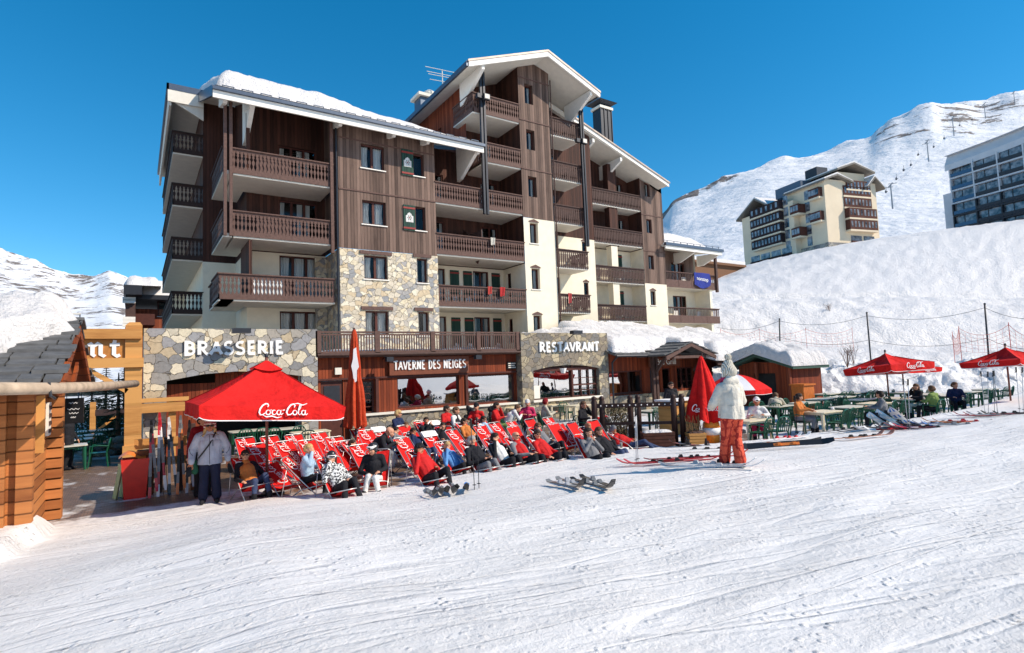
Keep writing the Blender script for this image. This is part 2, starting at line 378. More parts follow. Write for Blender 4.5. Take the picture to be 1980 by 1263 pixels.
# big base sheet under everything, snow covered, out to the valley
mb = MB(); mb.grid(lambda u, v: (-1500+3200*u, -1500+3600*v, -3.2), 8, 8); mb.build('valley_floor', MAT['bank_snow'], None, kind='structure')
def ruled(cols, rows, nd, nsub, disp, fq, name, mat, seed=0, keep_last=False, smooth=True, rock=None):
    """surface through rows of world points; rows: list of lists (same length)"""
    nr = len(rows); pts = []
    W = (cols-1)*nsub
    for j in range((nr-1)*nd+1):
        r0 = min(j//nd, nr-2); tv = (j-r0*nd)/nd
        line = []
        for i in range(W+1):
            c0 = min(i//nsub, cols-2); tu = (i-c0*nsub)/nsub
            def crv(rw):
                p0, p1, p2, p3 = rw[max(c0-1, 0)], rw[c0], rw[c0+1], rw[min(c0+2, cols-1)]
                return .5*((2*p1)+(p2-p0)*tu+(2*p0-5*p1+4*p2-p3)*tu*tu+(3*p1-p0-3*p2+p3)*tu**3)
            a = crv(rows[r0]); b_ = crv(rows[r0+1]); p = a.lerp(b_, tv)
            k = disp(j/((nr-1)*nd)) if callable(disp) else disp
            p = p.copy(); p.z += k*fbm(p.x+seed, p.y, p.z*.5, fq, 6)
            line.append(p)
        pts += line
    mb = MB(); n_ = W+1; h_ = (nr-1)*nd
    mb.add(pts, [(j*n_+i, j*n_+i+1, (j+1)*n_+i+1, (j+1)*n_+i) for j in range(h_) for i in range(W)])
    o = mb.build(name, mat, None, smooth, kind='structure')
    if rock:
        at = o.data.attributes.new('rock', 'FLOAT', 'POINT'); at.data.foreach_set('value', [rock(j/h_, p) for j in range(h_+1) for p in pts[j*n_:(j+1)*n_]])
    return o
# near bumpy slope on the right: foot road, bank, terrace, brow
RX = [1180, 1280, 1380, 1450, 1520, 1600, 1700, 1800, 1900, 2000, 2150, 2350]
BROW = [(1180, 560), (1380, 534), (1420, 520), (1450, 511), (1500, 499), (1600, 478), (1700, 461), (1800, 447), (1900, 434), (1980, 424), (2350, 385)]
def row(f, D): return [atD(px, f(px), D(px) if callable(D) else D) for px in RX]
rows = [row(lambda x: 712, 40), row(lambda x: 690, 42), row(lambda x: 668, 50), row(lambda x: 640, 51.5), row(lambda x: 604, 56), row(lambda x: 582, 60), row(lambda x: 576+2*math.sin(x*.01), 65), row(lambda x: 568+2*math.sin(x*.01), 65.4),
        row(lambda x: interp(BROW, x)+ (560-interp(BROW, x))*.5, 80), row(lambda x: interp(BROW, x)+6, 94), row(lambda x: interp(BROW, x), 103), row(lambda x: interp(BROW, x)+12, 130)]
ruled(len(RX), rows, 9, 16, lambda v: .3*ss(0, .1, v)*(1-.5*ss(.75, .9, v)), .5, 'snow_slope', MAT['hill_snow'])
# ploughed snow bank behind the tables
BK = [(1380, 700), (1500, 703), (1560, 712), (1600, 706), (1660, 700), (1720, 700), (1800, 702), (1880, 704), (1960, 700), (2060, 690), (2250, 680)]
def bankf(u, v):
    px = 1380+870*u; top = atD(px, interp(BK, px)+5*nz(px*.03, 1.7), 33.5); p0 = atD(px, 790, 31.2)
    fx = Vector((p0.x, p0.y, GZ-.2)); tz = top.z
    if v < .7: k = v/.7; p = Vector((fx.x, fx.y, 0)).lerp(Vector((top.x, top.y, 0)), k**1.6); p.z = GZ-.2+(tz-GZ+.2)*math.sin(k*math.pi/2)**.9
    else: k = (v-.7)/.3; far = atD(px, 700, 42); p = Vector((top.x, top.y, 0)).lerp(Vector((far.x, far.y, 0)), k); p.z = tz+(far.z-tz)*k
    a = .5*ss(0, .3, v)*(1-ss(.8, 1, v)); q = Vector((p.x, p.y, p.z)); q.z += a*fbm(p.x, p.y, p.z, .7, 5); q.y += a*fbm(p.x+9, p.y, p.z, .8, 4); q.x += a*fbm(p.x, p.y+9, p.z, .8, 4); return q
mb = MB(); mb.grid(bankf, 260, 34); mb.build('snow_bank', MAT['bank_snow'], None, True, kind='structure')
# mountains
t = NT('mountain_snow'); at = t.n('ShaderNodeAttribute', attribute_name='rock'); n1 = t.noise(.035, 9, .72); n2 = t.noise(.006, 6, .6)
f = t.math('ADD', at.outputs['Fac'], t.math('MULTIPLY', t.math('SUBTRACT', n1, .5), 2.4)); f = t.math('ADD', f, t.math('MULTIPLY', t.math('SUBTRACT', n2, .5), 1.6))
f = t.ramp(f, [(.575, (0,0,0)), (.61, (1,1,1))]); rk = t.ramp(t.noise(.12, 6, .7), [(.3, hx(78,72,72)), (.7, hx(158,146,136))])
b = t.bump(n2, .6, 30); b = t.bump(n1, .55, 7, b); MAT['mountain'] = t.done(t.mix(f, (.8,.8,.81), rk), .7, b, .15)
RX = [1150, 1230, 1283, 1300, 1325, 1350, 1375, 1400, 1450, 1500, 1550, 1600, 1650, 1680, 1700, 1725, 1750, 1775, 1800, 1825, 1860, 1900, 1930, 1960, 2000, 2100, 2350]
SK = [(1150, 520), (1230, 460), (1283, 414), (1300, 392), (1325, 378), (1350, 371), (1375, 362), (1400, 350), (1450, 329), (1500, 316), (1550, 306), (1600, 293), (1650, 273), (1680, 262), (1700, 246), (1725, 229), (1750, 219), (1775, 205), (1800, 196), (1825, 198), (1860, 196), (1900, 199), (1930, 190), (1960, 180), (2000, 172), (2100, 165), (2350, 150)]
SKS = [(x, sum(interp(SK, x+d) for d in range(-160, 161, 20))/17) for x in range(1100, 2400, 25)]
rows = [row(lambda x: 660, 128), row(lambda x: interp(SKS, x)+(600-interp(SKS, x))*.75, 190), row(lambda x: interp(SKS, x)+(600-interp(SKS, x))*.5, 300), row(lambda x: interp(SKS, x)+(600-interp(SKS, x))*.25, 450), row(lambda x: interp(SK, x)+14, 620), row(lambda x: interp(SK, x), 700), row(lambda x: interp(SK, x)+60, 800)]
def rk1(v, p):
    px = 0
    q = Vector((CM[0][0]*p.x+CM[0][1]*p.y+CM[0][2]*p.z, 0, CM[2][0]*p.x+CM[2][1]*p.y+CM[2][2]*p.z)); px = 990+1098*q.x/q.z
    px = 990+1098*q.x/q.z
    e = 1-abs(v-.8)/.12 if px < 1690 else ss(.6, .78, v)
    return (.56*ss(.5, .62, v)*(ss(1990, 1860, px)*.6+.4)) if px > 1690 else .55*max(0, e)*ss(1480, 1400, px)+(.35*ss(.45, .7, v) if px < 1350 else 0)
ruled(len(RX), rows, 14, 7, lambda v: 7*ss(0, .3, v)*(.35+.65*ss(.6, .85, v)), .02, 'ski_mountain', MAT['mountain'], 3, rock=rk1)
RX = [-500, -250, -120, -40, 0, 30, 60, 90, 120, 150, 180, 200, 215, 235, 260, 320, 400, 520, 700]
SK2 = [(-500, 430), (-250, 450), (-120, 470), (-40, 484), (0, 488), (30, 497), (60, 503), (90, 512), (120, 524), (150, 531), (180, 531), (200, 526), (215, 524), (235, 531), (260, 541), (320, 560), (400, 580), (520, 600), (700, 640)]
rows = [row(lambda x: 742, 160), row(lambda x: 690, 400), row(lambda x: interp(SK2, x)+(700-interp(SK2, x))*.5, 800), row(lambda x: interp(SK2, x)+(700-interp(SK2, x))*.2, 1200), row(lambda x: interp(SK2, x)+6, 1420), row(lambda x: interp(SK2, x), 1500), row(lambda x: interp(SK2, x)+60, 1700)]
ruled(len(RX), rows, 14, 9, lambda v: 22*ss(.15, .5, v)*(.4+.6*ss(.6, .85, v)), .008, 'rocky_mountain', MAT['mountain'], 11, rock=lambda v, p: .46*ss(.2, .42, v))
# ================================================================ APARTMENT BUILDING
def wall(mb, o, u, n, W, z0, z1, holes=(), m=0, reveal=.16, top=None):
    """upright wall from o along u, outward normal n; holes (a0,a1,z0,z1); top(a) = sloping upper edge"""
    o = Vector(o); u = Vector(u); n = Vector(n)
    P = lambda a, z, d=0: (o.x+u.x*a-n.x*d, o.y+u.y*a-n.y*d, z)
    xs_ = sorted({0, W}|{h[0] for h in holes}|{h[1] for h in holes}); zs_ = sorted({z0, z1}|{h[2] for h in holes}|{h[3] for h in holes})
    for a, b in zip(xs_, xs_[1:]):
        for c, d in zip(zs_, zs_[1:]):
            if any(h[0]-1e-6 <= a and b <= h[1]+1e-6 and h[2]-1e-6 <= c and d <= h[3]+1e-6 for h in holes): continue
            if top and d == z1: mb.quad(P(a, c), P(b, c), P(b, top(b)), P(a, top(a)), m)
            else: mb.quad(P(a, c), P(b, c), P(b, d), P(a, d), m)
    for h in holes:
        a, b, c, d = h; r = reveal
        mb.quad(P(a, c), P(a, d), P(a, d, r), P(a, c, r), m); mb.quad(P(b, c), P(b, c, r), P(b, d, r), P(b, d), m)
        mb.quad(P(a, d), P(b, d), P(b, d, r), P(a, d, r), m); mb.quad(P(a, c), P(a, c, r), P(b, c, r), P(b, c), m)
_wc = {}
def window(parent, o, ang, w, h, leaves=2, curt=.6, sill=None, gl='glass', bars=0, frm='frame_wood', arch=False, wname='window', depth=.14, lintel=None):
    """window of w x h at o (lower left of the opening as seen from outside), outside direction given by ang (0 = -Y)"""
    key = (round(w, 2), round(h, 2), leaves, round(curt, 1), sill, gl, bars, frm, arch, depth, lintel)
    if key not in _wc:
        fm = MB(); f = .07; d = depth
        fm.box(0, f, d-.04, d+.04, 0, h); fm.box(w-f, w, d-.04, d+.04, 0, h); fm.box(f, w-f, d-.04, d+.04, h-f, h); fm.box(f, w-f, d-.04, d+.04, 0, f)
        for i in range(1, leaves): x = w*i/leaves; fm.box(x-.055, x+.055, d-.045, d+.045, f, h-f)
        for j in range(1, bars+1): fm.box(f, w-f, d-.02, d+.02, h*j/(bars+1)-.018, h*j/(bars+1)+.018)
        if sill: fm.box(-.06, w+.06, -.06, d-.05, -.05, -.003, 1)
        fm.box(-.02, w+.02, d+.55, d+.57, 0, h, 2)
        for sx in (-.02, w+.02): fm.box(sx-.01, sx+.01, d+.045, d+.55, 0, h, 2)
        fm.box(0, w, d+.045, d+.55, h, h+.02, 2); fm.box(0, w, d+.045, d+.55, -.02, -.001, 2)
        if lintel: fm.box(-.2, w+.2, -.07, .02, h+.04, h+.2, 3)
        if arch: fm.prism([(-.06, 0), (w+.06, 0), (w+.06, .06), (w*.8, .13), (w*.5, .19), (w*.2, .13), (-.06, .06)], (0, -.03, h+.03), (1,0,0), (0,0,1), (0, .03, 0), 3)
        pm = MB(); pm.quad((f, d, f), (w-f, d, f), (w-f, d, h-f), (f, d, h-f))
        cm = MB()
        if curt > 0:
            for s_ in range(leaves if w > 1.3 else 2):
                nl = leaves if w > 1.3 else 2; cw = w/nl*curt
                x0 = w*s_/nl+(.04 if s_ % 2 == 0 else w/nl-cw-.04); k = 10
                cm.grid(lambda u, v, x0=x0: (x0+cw*u*(1-.12*math.sin(v*3.1)), d+.12+.035*math.sin(u*k*2.6+x0*9), .05+(h-.1)*v), 24, 2)
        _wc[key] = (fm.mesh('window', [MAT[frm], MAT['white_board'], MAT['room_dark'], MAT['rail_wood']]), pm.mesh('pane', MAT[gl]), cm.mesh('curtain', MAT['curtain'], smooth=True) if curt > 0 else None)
    a, b, c = _wc[key]
    pl = Vector((0,0,0)); q = parent
    while q is not None: pl += q.location; q = q.parent
    fo = bpy.data.objects.new(wname, a); col.objects.link(fo); fo.parent = parent; fo.location = Vector(o)-pl; fo.rotation_euler = (0,0,ang)
    po = bpy.data.objects.new('pane', b); col.objects.link(po); po.parent = fo
    if c: co = bpy.data.objects.new('curtain', c); col.objects.link(co); co.parent = fo
    return fo
def baluster(mb, o, u, n, h, style, m=0):
    if style == 'A': pr = [(.062, 0), (.062, .07), (.03, .14), (.022, .26), (.056, .42), (.056, .5), (.018, .62), (.018, .67), (.05, .75), (.03, .84), (.062, .9), (.062, 1)]
    elif style == 'B': pr = [(.006, 0), (.05, .08), (.05, .2), (.024, .27), (.05, .36), (.058, .5), (.058, .84), (.03, .9), (.058, .95), (.058, 1)]
    else: pr = [(.02, 0), (.02, 1)]
    ps = [(-a, z*h) for a, z in pr]+[(a, z*h) for a, z in reversed(pr)]
    mb.prism(ps, o, u, (0,0,1), Vector(n)*-.028, m)
def railing(mb, p, q, ztop, h=.74, style='A', sp=.15, cap=.09, bot=.22, n=None, panel=()):
    """decorative railing between p and q (x,y), outer face; ztop = top of the hand rail"""
    p = Vector((*p, 0)); q = Vector((*q, 0)); L = (q-p).length; u = (q-p)/L; n = Vector(n) if n else Vector((u.y, -u.x, 0))
    def bd(a, b, z0, z1, d0, d1, m=0):
        c = [p+u*a-n*d0, p+u*b-n*d0, p+u*b-n*d1, p+u*a-n*d1]
        vs = [(k.x, k.y, z0) for k in c]+[(k.x, k.y, z1) for k in c]
        mb.add(vs, [(0,3,2,1),(4,5,6,7),(0,1,5,4),(1,2,6,5),(2,3,7,6),(3,0,4,7)], m)
    bd(-.04, L+.04, ztop-.05, ztop, -.05, .09); bd(0, L, ztop-.05-cap, ztop-.05, .012, .05)
    zb = ztop-.05-cap-h
    if style == 'A': bd(0, L, zb-bot, zb, 0, .045)
    k = int(L/sp)
    for i in range(k):
        a = (i+.5)*L/k; o = p+u*a; jit = .004*math.sin(i*7.7)
        zz = zb-(.15 if style == 'B' else 0)
        if style == 'B': baluster(mb, (o.x-n.x*jit, o.y-n.y*jit, zz-.1), u, n, h+.25, 'B')
        else: baluster(mb, (o.x-n.x*(.012+jit), o.y-n.y*(.012+jit), zz), u, n, h, style)
    for a, b in panel: bd(a, b, zb, zb+h, .045, .06)
RL = {1: 1.73, 2: 4.42, 3: 7.12, 4: 9.83, 5: 12.52, 6: 15.22}
apt = thing('apartment_building', 'large six storey chalet block in dark timber, cream plaster and pale stone behind the terrace', 'building', (10, 26, GZ))
def balcony(x0, x1, yf, yb, rail, style='A', sides='', mat='rail_wood', dz=0, par=None, panel=()):
    r = rail+dz; mb = MB(); mb.box(x0, x1, yf+.05, yb, r-1.17, r-1.0, 0); mb.box(x0+.02, x1-.02, yf+.05, yb, r-1.0, r-.99, 1)
    bo = mb.build('balcony', [MAT['soffit'], MAT['rail_wood']], par or apt)
    rb = MB(); railing(rb, (x0, yf), (x1, yf), r, style=style, panel=panel, sp=.15)
    if 'L' in sides: railing(rb, (x0, yb), (x0, yf), r, style=style)
    if 'R' in sides: railing(rb, (x1, yf), (x1, yb), r, style=style)
    rb.build('railing', MAT[mat], bo); return bo
DWm, PLm = MAT['dark_wood'], MAT['plaster']
# --- bay A: recessed wall, corner, left wing
za = lambda y: 11.72+.38*(y-25)
mb = MB()
fw = [(1.43, 3.31, z0, z1) for z0, z1 in ((.75, 3.12), (3.45, 5.8))]
wall(mb, (4.25, 28.3, 0), (1,0,0), (0,-1,0), 3.6, -2.5, 5.9, fw, 0)
wall(mb, (4.25, 31.8, 0), (0,-1,0), (-1,0,0), 3.5, -2.5, 5.9, [(2.3, 3.1, 3.45, 5.5)], 0)
wall(mb, (2.76, 31.8, 0), (1,0,0), (0,-1,0), 1.49, -2.5, 5.9, (), 0)
wall(mb, (2.76, 44, 0), (0,-1,0), (-1,0,0), 12.2, -2.5, 5.9, (), 0)
wall(mb, (2.0, 44, 0), (1,0,0), (0,-1,0), .76, -2.5, 14.1, (), 0)
mb.build('plaster_wall', PLm, apt)
mb = MB()
fw2 = [(1.43, 3.21, 6.15, 8.5), (1.43, 3.21, 8.85, 11.2)]
wall(mb, (4.25, 28.3, 0), (1,0,0), (0,-1,0), 3.6, 5.9, 13, fw2, 0, top=lambda a: za(28.3))
wall(mb, (4.25, 31.8, 0), (0,-1,0), (-1,0,0), 3.5, 5.9, 13, (), 0, top=lambda a: za(31.8-a))
wall(mb, (2.76, 31.8, 0), (1,0,0), (0,-1,0), 1.49, 5.9, 14.2, (), 0)
wall(mb, (2.76, 44, 0), (0,-1,0), (-1,0,0), 12.2, 5.9, 14.2, (), 0)
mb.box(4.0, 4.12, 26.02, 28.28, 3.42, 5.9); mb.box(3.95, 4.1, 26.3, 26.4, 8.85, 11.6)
mb.build('wood_wall', MAT['recess_shade_wood'], apt)
for z0, z1 in ((.75, 3.12), (3.45, 5.8)): window(apt, (5.68, 28.3, z0), 0, 1.88, z1-z0, 3, .75)
for z0, z1 in ((6.15, 8.5), (8.85, 11.2)): window(apt, (5.68, 28.3, z0), 0, 1.78, z1-z0, 3, .45)
mb = MB(); mb.box(7.3, 7.84, 28.15, 28.295, .7, 5.8); mb.build('stone_pier', MAT['stone_pale'], apt)
PA = [(.0, .02)]
balcony(2.83, 7.62, 26, 28.3, RL[2], sides='L'); balcony(3.35, 7.62, 26, 28.3, RL[3]); balcony(3.35, 7.62, 26, 28.3, RL[4])
for k in (2, 3, 4):                                # the side return of each balcony along the corner
    r = RL[k]; x = 2.9 if k == 2 else 3.0; sb = MB(); sb.box(x, 4.1, 28.3, 30.2, r-1.17, r-1.0); sb.box(x, 3.4, 26.05, 28.3, r-1.17, r-1.0)
    o = sb.build('balcony', MAT['soffit'], apt); rb = MB(); railing(rb, (x, 30.2), (x, 26.03), r); rb.build('railing', MAT['rail_dark'], o)
# solid infill boards behind part of the railings, as on the photo
mb = MB()
for r in (RL[2], RL[3], RL[4]): mb.box(4.3, 5.7, 26.055, 26.07, r-.88, r-.14)
mb.each('infill_board', MAT['rail_wood'], apt)
mb = MB(); mb.box(4.05, 5.4, 26.048, 26.053, RL[2]-.88, RL[2]-.14); mb.build('pale_cloth', MAT['curtain'], apt)
for k, z in ((0, 4.37), (1, 7.05), (2, 9.75), (3, 12.4)):
    mb = MB(); mb.box(1.45, 2.76, 31.85, 44, z-1.17, z-1.0); o = mb.build('balcony', MAT['soffit'], apt)
    rb = MB(); railing(rb, (1.45, 31.8), (2.76, 31.8), z); railing(rb, (1.45, 44), (1.45, 31.8), z, sp=.25); rb.build('railing', MAT['stack_wood'], o)
for x0, x1 in ((3.02, 3.14), (3.24, 3.36)):
    mb = MB(); mb.box(x0, x1, 25.9, 26.02, 6.0, za(25.95)-.03); mb.build('post', MAT['rail_wood'], apt)
mb = MB(); mb.box(7.46, 7.6, 25.9, 26.04, 5.6, za(25.95)-.03); mb.build('post', MAT['rail_wood'], apt)
mb = MB(); mb.box(7.66, 7.84, 26.3, 26.5, 5.9, za(26.4)-.02); mb.build('post', MAT['rail_dark'], apt)
# --- panel B
bw = [(1.1, 2.28, 9.9, 11.1), (1.12, 2.3, 7.15, 8.32)]; bs = [(3.82, 4.4, 9.93, 11.1), (3.86, 4.42, 7.12, 8.35)]
mb = MB(); wall(mb, (7.85, 26, 0), (1,0,0), (0,-1,0), 5.0, 5.9, 13, bw+bs, 0, .22, top=lambda a: za(26)); wall(mb, (7.85, 28.3, 0), (0,-1,0), (-1,0,0), 2.3, 5.9, 13, (), 0, top=lambda a: za(28.3-a)); wall(mb, (12.85, 26, 0), (0,1,0), (1,0,0), 2.3, 5.9, 13, (), 0, top=lambda a: za(26+a))
mb.build('wood_wall', DWm, apt)
sw = [(1.15, 2.33, 4.5, 5.65), (1.17, 2.33, 1.8, 2.98)]; sn_ = [(3.86, 4.44, 4.45, 5.7), (3.86, 4.45, 1.8, 2.99)]
mb = MB(); wall(mb, (7.85, 25.97, 0), (1,0,0), (0,-1,0), 5.02, -2.5, 5.88, sw+sn_, 0, .24); wall(mb, (7.85, 28.3, 0), (0,-1,0), (-1,0,0), 2.33, -2.5, 5.88, (), 0); wall(mb, (12.87, 25.97, 0), (0,1,0), (1,0,0), 2.33, -2.5, 5.88, (), 0)
mb.quad((7.85, 25.97, 5.88), (12.87, 25.97, 5.88), (12.87, 26.0, 5.88), (7.85, 26.0, 5.88)); mb.build('stone_wall', MAT['stone_pale'], apt)
for a, b, c, d in bw: window(apt, (7.85+a, 26, c), 0, b-a, d-c, 2, .7, True, depth=.18)
for a, b, c, d in bs: window(apt, (7.85+a, 26, c), 0, b-a, d-c, 1, 0, True, depth=.18)
for a, b, c, d in sw: window(apt, (7.85+a, 25.97, c), 0, b-a, d-c, 2, .7, True, depth=.2, lintel=True)
for a, b, c, d in sn_: window(apt, (7.85+a, 25.97, c), 0, b-a, d-c, 1, .5, True, depth=.2, lintel=True)
mb = MB()
for z in (11.2, 8.72): mb.box(7.85, 12.85, 25.965, 25.998, z-.03, z+.03)
mb.each('trim_board', MAT['rail_wood'], apt)
def shutter(x, y, z0, z1, wd=.62, emblem='high'):
    mb = MB(); mb.box(x, x+wd, y-.045, y-.003, z0, z1, 0)
    for z in (z0+.08, z1-.2): mb.box(x-.01, x+wd+.01, y-.065, y-.045, z, z+.09, 1)
    zc = (z0+z1)/2 if emblem == 'high' else z0+.5; cx = x+wd/2; s_ = .2
    mb.prism([(-s_, -s_*1.1), (s_, -s_*1.1), (s_, s_*.5), (s_*.62, s_*.62), (s_*.5, s_*1.05), (0, s_*1.35), (-s_*.5, s_*1.05), (-s_*.62, s_*.62), (-s_, s_*.5)], (cx, y-.06, zc), (1,0,0), (0,0,1), (0, .012, 0), 2)
    for i in range(6):
        a = i*math.pi/3; mb.box(cx+.09*math.cos(a)-.022, cx+.09*math.cos(a)+.022, y-.066, y-.061, zc+.09*math.sin(a)-.022, zc+.09*math.sin(a)+.022, 3)
    mb.box(cx-.03, cx+.03, y-.066, y-.061, zc-.03, zc+.03, 1)
    return mb.build('shutter', [MAT['green_shutter'], MAT['red_band'], MAT['curtain'], MAT['green_shutter']], apt)
shutter(11.02, 25.99, 9.85, 11.2); shutter(11.05, 25.99, 7.05, 8.35)
# --- bay C and the tower
cw = [(.45, 1.65), (4.1, 5.2)]
mb = MB(); ch = [(a, b, r-1.0, r+1.28) for r in (RL[3], RL[4]) for a, b in cw]
wall(mb, (12.85, 28.3, 0), (1,0,0), (0,-1,0), 2.75, 5.9, 12.6, [h for h in ch if h[1] < 2], 0, .12)
wall(mb, (15.6, 28.3, 0), (1,0,0), (0,-1,0), 2.75, 5.9, 17.5, [(a-2.75, b-2.75, c, d) for a, b, c, d in ch if a > 3]+[(1.25, 2.35, RL[5]-1.0, RL[5]+1.25), (1.25, 2.35, RL[6]-1.0, RL[6]+1.0)], 0, .12, top=lambda a: 18.05-.385*abs(15.6+a-19.6))
wall(mb, (18.35, 28.3, 0), (0,-1,0), (-1,0,0), 2.3, 5.9, 17.5, (), 0, top=lambda a: 17.55)
mb.build('wood_wall', MAT['recess_shade_wood'], apt)
for a, b, c, d in ch+[(4.0, 5.1, RL[5]-1.0, RL[5]+1.25), (4.0, 5.1, RL[6]-1.0, RL[6]+1.0)]: window(apt, (12.85+a, 28.3, c), 0, b-a, d-c, 2, .3, depth=.1)
mb = MB(); ph = [(a, b, r-1.0, r+1.3) for r in (RL[1], RL[2]) for a, b in ((.55, 1.6), (3.4, 4.45))]
wall(mb, (12.85, 28.3, 0), (1,0,0), (0,-1,0), 5.5, -2.5, 5.9, ph, 0, .12); wall(mb, (18.35, 28.3, 0), (0,-1,0), (-1,0,0), 2.3, -2.5, 5.9, [(.35, .8, 1.5, 2.9), (.35, .8, 4.2, 5.6)], 0)
mb.build('plaster_wall', PLm, apt)
for a, b, c, d in ph: window(apt, (12.85+a, 28.3, c), 0, b-a, d-c, 2, .4, depth=.1)
for z in (1.5, 4.2): window(apt, (18.35, 27.95, z), R(-90), .45, 1.4, 1, 0)
for r in (RL[1], RL[2]):
    for x in (14.75, 15.6, 17.5): shutter(x, 28.29, r-.95, r+1.25, .56, 'low')
for x in (14.0,):
    mb = MB(); mb.beam((15.6, 26.3, RL[3]-1.0), (15.6, 28.3, RL[3]+.55), .03, .9, 0); mb.box(15.57, 15.63, 26.05, 28.3, RL[3]-1.0, RL[3]+.45); mb.build('screen_panel', MAT['rail_dark'], apt)
for r in (RL[2], RL[3], RL[4]): balcony(12.86, 18.34, 26, 28.3, r)
balcony(15.95, 18.34, 26, 28.3, RL[5], sides='L'); balcony(15.28, 18.34, 26, 28.3, RL[6], sides='L')
tw = [(.46, 1.05, z, z+1.2) for z in (15.4, 12.64, 9.85)]; tp = [(.42, 1.0, z, z+1.2) for z in (7.11, 4.45, 1.75)]
mb = MB(); wall(mb, (18.35, 26, 0), (1,0,0), (0,-1,0), 2.25, 8.58, 17.6, tw, 0, .3, top=lambda a: 18.05-.385*abs(18.35+a-19.6)); wall(mb, (20.6, 26, 0), (0,1,0), (1,0,0), 1.9, 8.58, 17.5, (), 0)
# tall side wall above the lower roof
mb.build('wood_wall', DWm, apt)
mb = MB(); wall(mb, (15.6, 38, 0), (0,-1,0), (-1,0,0), 10.6, 11, 16.5, [(7.1, 7.5, 14.2, 15.0)], 0, .15); mb.build('wood_wall', MAT['tower_wood'], apt)
window(apt, (15.6, 30.9, 14.2), R(-90), .4, .8, 1, 0)
mb = MB(); wall(mb, (18.35, 25.985, 0), (1,0,0), (0,-1,0), 2.25, -2.5, 8.56, tp, 0, .3); wall(mb, (20.6, 25.985, 0), (0,1,0), (1,0,0), 1.9, -2.5, 8.56, (), 0); mb.build('plaster_wall', MAT['plaster'], apt)
for a, b, c, d in tw: window(apt, (18.35+a, 26, c), 0, b-a, d-c, 1, .5, depth=.25)
for a, b, c, d in tp: window(apt, (18.35+a, 25.985, c), 0, b-a, d-c, 1, .6, True, arch=True, depth=.25)
mb = MB()
for z in (16.9, 14.35, 11.45): mb.box(18.34, 20.61, 25.965, 25.998, z-.03, z+.03)
mb.each('trim_board', MAT['rail_wood'], apt)
# --- right of the tower
rz_ = [RL[k]-.1 for k in (2, 3, 4, 5, 6)]
mb = MB(); hh = [(.3, 1.75, r-1.0, r+1.3) for r in (rz_[2], rz_[3])]+[(.3, 1.75, rz_[4]-1.0, rz_[4]+1.1)]
wall(mb, (20.6, 27.9, 0), (1,0,0), (0,-1,0), 3.0, 8.3, 17.0, hh, 0, .12, top=lambda a: 18.05-.385*abs(20.6+a-19.6)); wall(mb, (23.6, 27.9, 0), (1,0,0), (0,-1,0), 1.8, 8.3, 14.9, (), 0, top=lambda a: 16.1-.344*(23.6+a-24)); mb.build('wood_wall', MAT['recess_shade_wood'], apt)
mb = MB(); h2 = [(.3, 1.75, r-1.0, r+1.3) for r in (RL[1]-.1, rz_[0], rz_[1])]; ar = [(3.7, 4.1, z, z+.9) for z in (7.2, 4.5, 1.8)]
wall(mb, (20.6, 27.9, 0), (1,0,0), (0,-1,0), 4.8, -2.5, 8.3, h2+ar, 0, .12); mb.build('plaster_wall', PLm, apt)
for a, b, c, d in hh+h2: window(apt, (20.6+a, 27.9, c), 0, b-a, d-c, 2, .45, depth=.1)
for a, b, c, d in ar: window(apt, (20.6+a, 27.9, c), 0, b-a, d-c, 1, 0, arch=True, depth=.1)
for r in rz_: balcony(20.62, 23.05 if r > 8 else 23.3, 26.2, 27.9, r, 'B', 'R', 'rail_dark')
# wing: recessed balconies and end panel
mb = MB(); hw = [(3.9, 4.9, r-1.0, r+1.2) for r in (9.53, 12.24)]+[(.6, 1.4, r-1.0, r+1.0) for r in (9.53, 12.24)]
wall(mb, (25.4, 29.9, 0), (1,0,0), (0,-1,0), 5.35, 8.3, 14, hw, 0, .12, top=lambda a: 15.62-.344*a); mb.box(27.7, 28.5, 28.72, 29.2, 8.3, 14.2); wall(mb, (30.75, 29.9, 0), (0,-1,0), (-1,0,0), 1.3, 8.3, 13.6, (), 0); wall(mb, (25.4, 27.9, 0), (0,1,0), (1,0,0), 2.0, 8.3, 14.9, (), 0); mb.build('wood_wall', MAT['recess_shade_wood'], apt)
mb = MB(); h4 = [(a, b, r-1.0, r+1.2) for r in (1.42, 4.13, 6.82) for a, b in ((.25, .95), (3.0, 3.75))]
wall(mb, (25.4, 29.9, 0), (1,0,0), (0,-1,0), 5.35, -2.5, 8.3, h4, 0, .12); mb.box(27.7, 28.3, 28.72, 29.2, -2.5, 8.3); wall(mb, (30.75, 29.9, 0), (0,-1,0), (-1,0,0), 1.3, -2.5, 8.3, (), 0); wall(mb, (25.4, 27.9, 0), (0,1,0), (1,0,0), 2.0, -2.5, 8.3, (), 0); mb.build('plaster_wall', PLm, apt)
for a, b, c, d in h4+hw: window(apt, (25.4+a, 29.9, c), 0, b-a, d-c, 1, .3, depth=.1)
for z in (1.5, 4.2, 6.9): window(apt, (30.74, 29.6, z), R(-90), .45, 1.2, 1, 0)
for r in (4.13, 6.82):
    for x in (26.5, 29.3): shutter(x, 29.89, r-.95, r+1.2, .5, 'low')
for r in (4.13, 6.82, 9.53, 12.24): balcony(25.3 if r > 8 else 25.0, 30.73, 28.6, 29.9, r, 'B', '', 'rail_dark')
dz = [(.5, 1.05, z, z+1.05) for z in (12.3, 9.55, 6.85)]; dp = [(.5, 1.05, z, z+1.05) for z in (4.2, 1.5)]
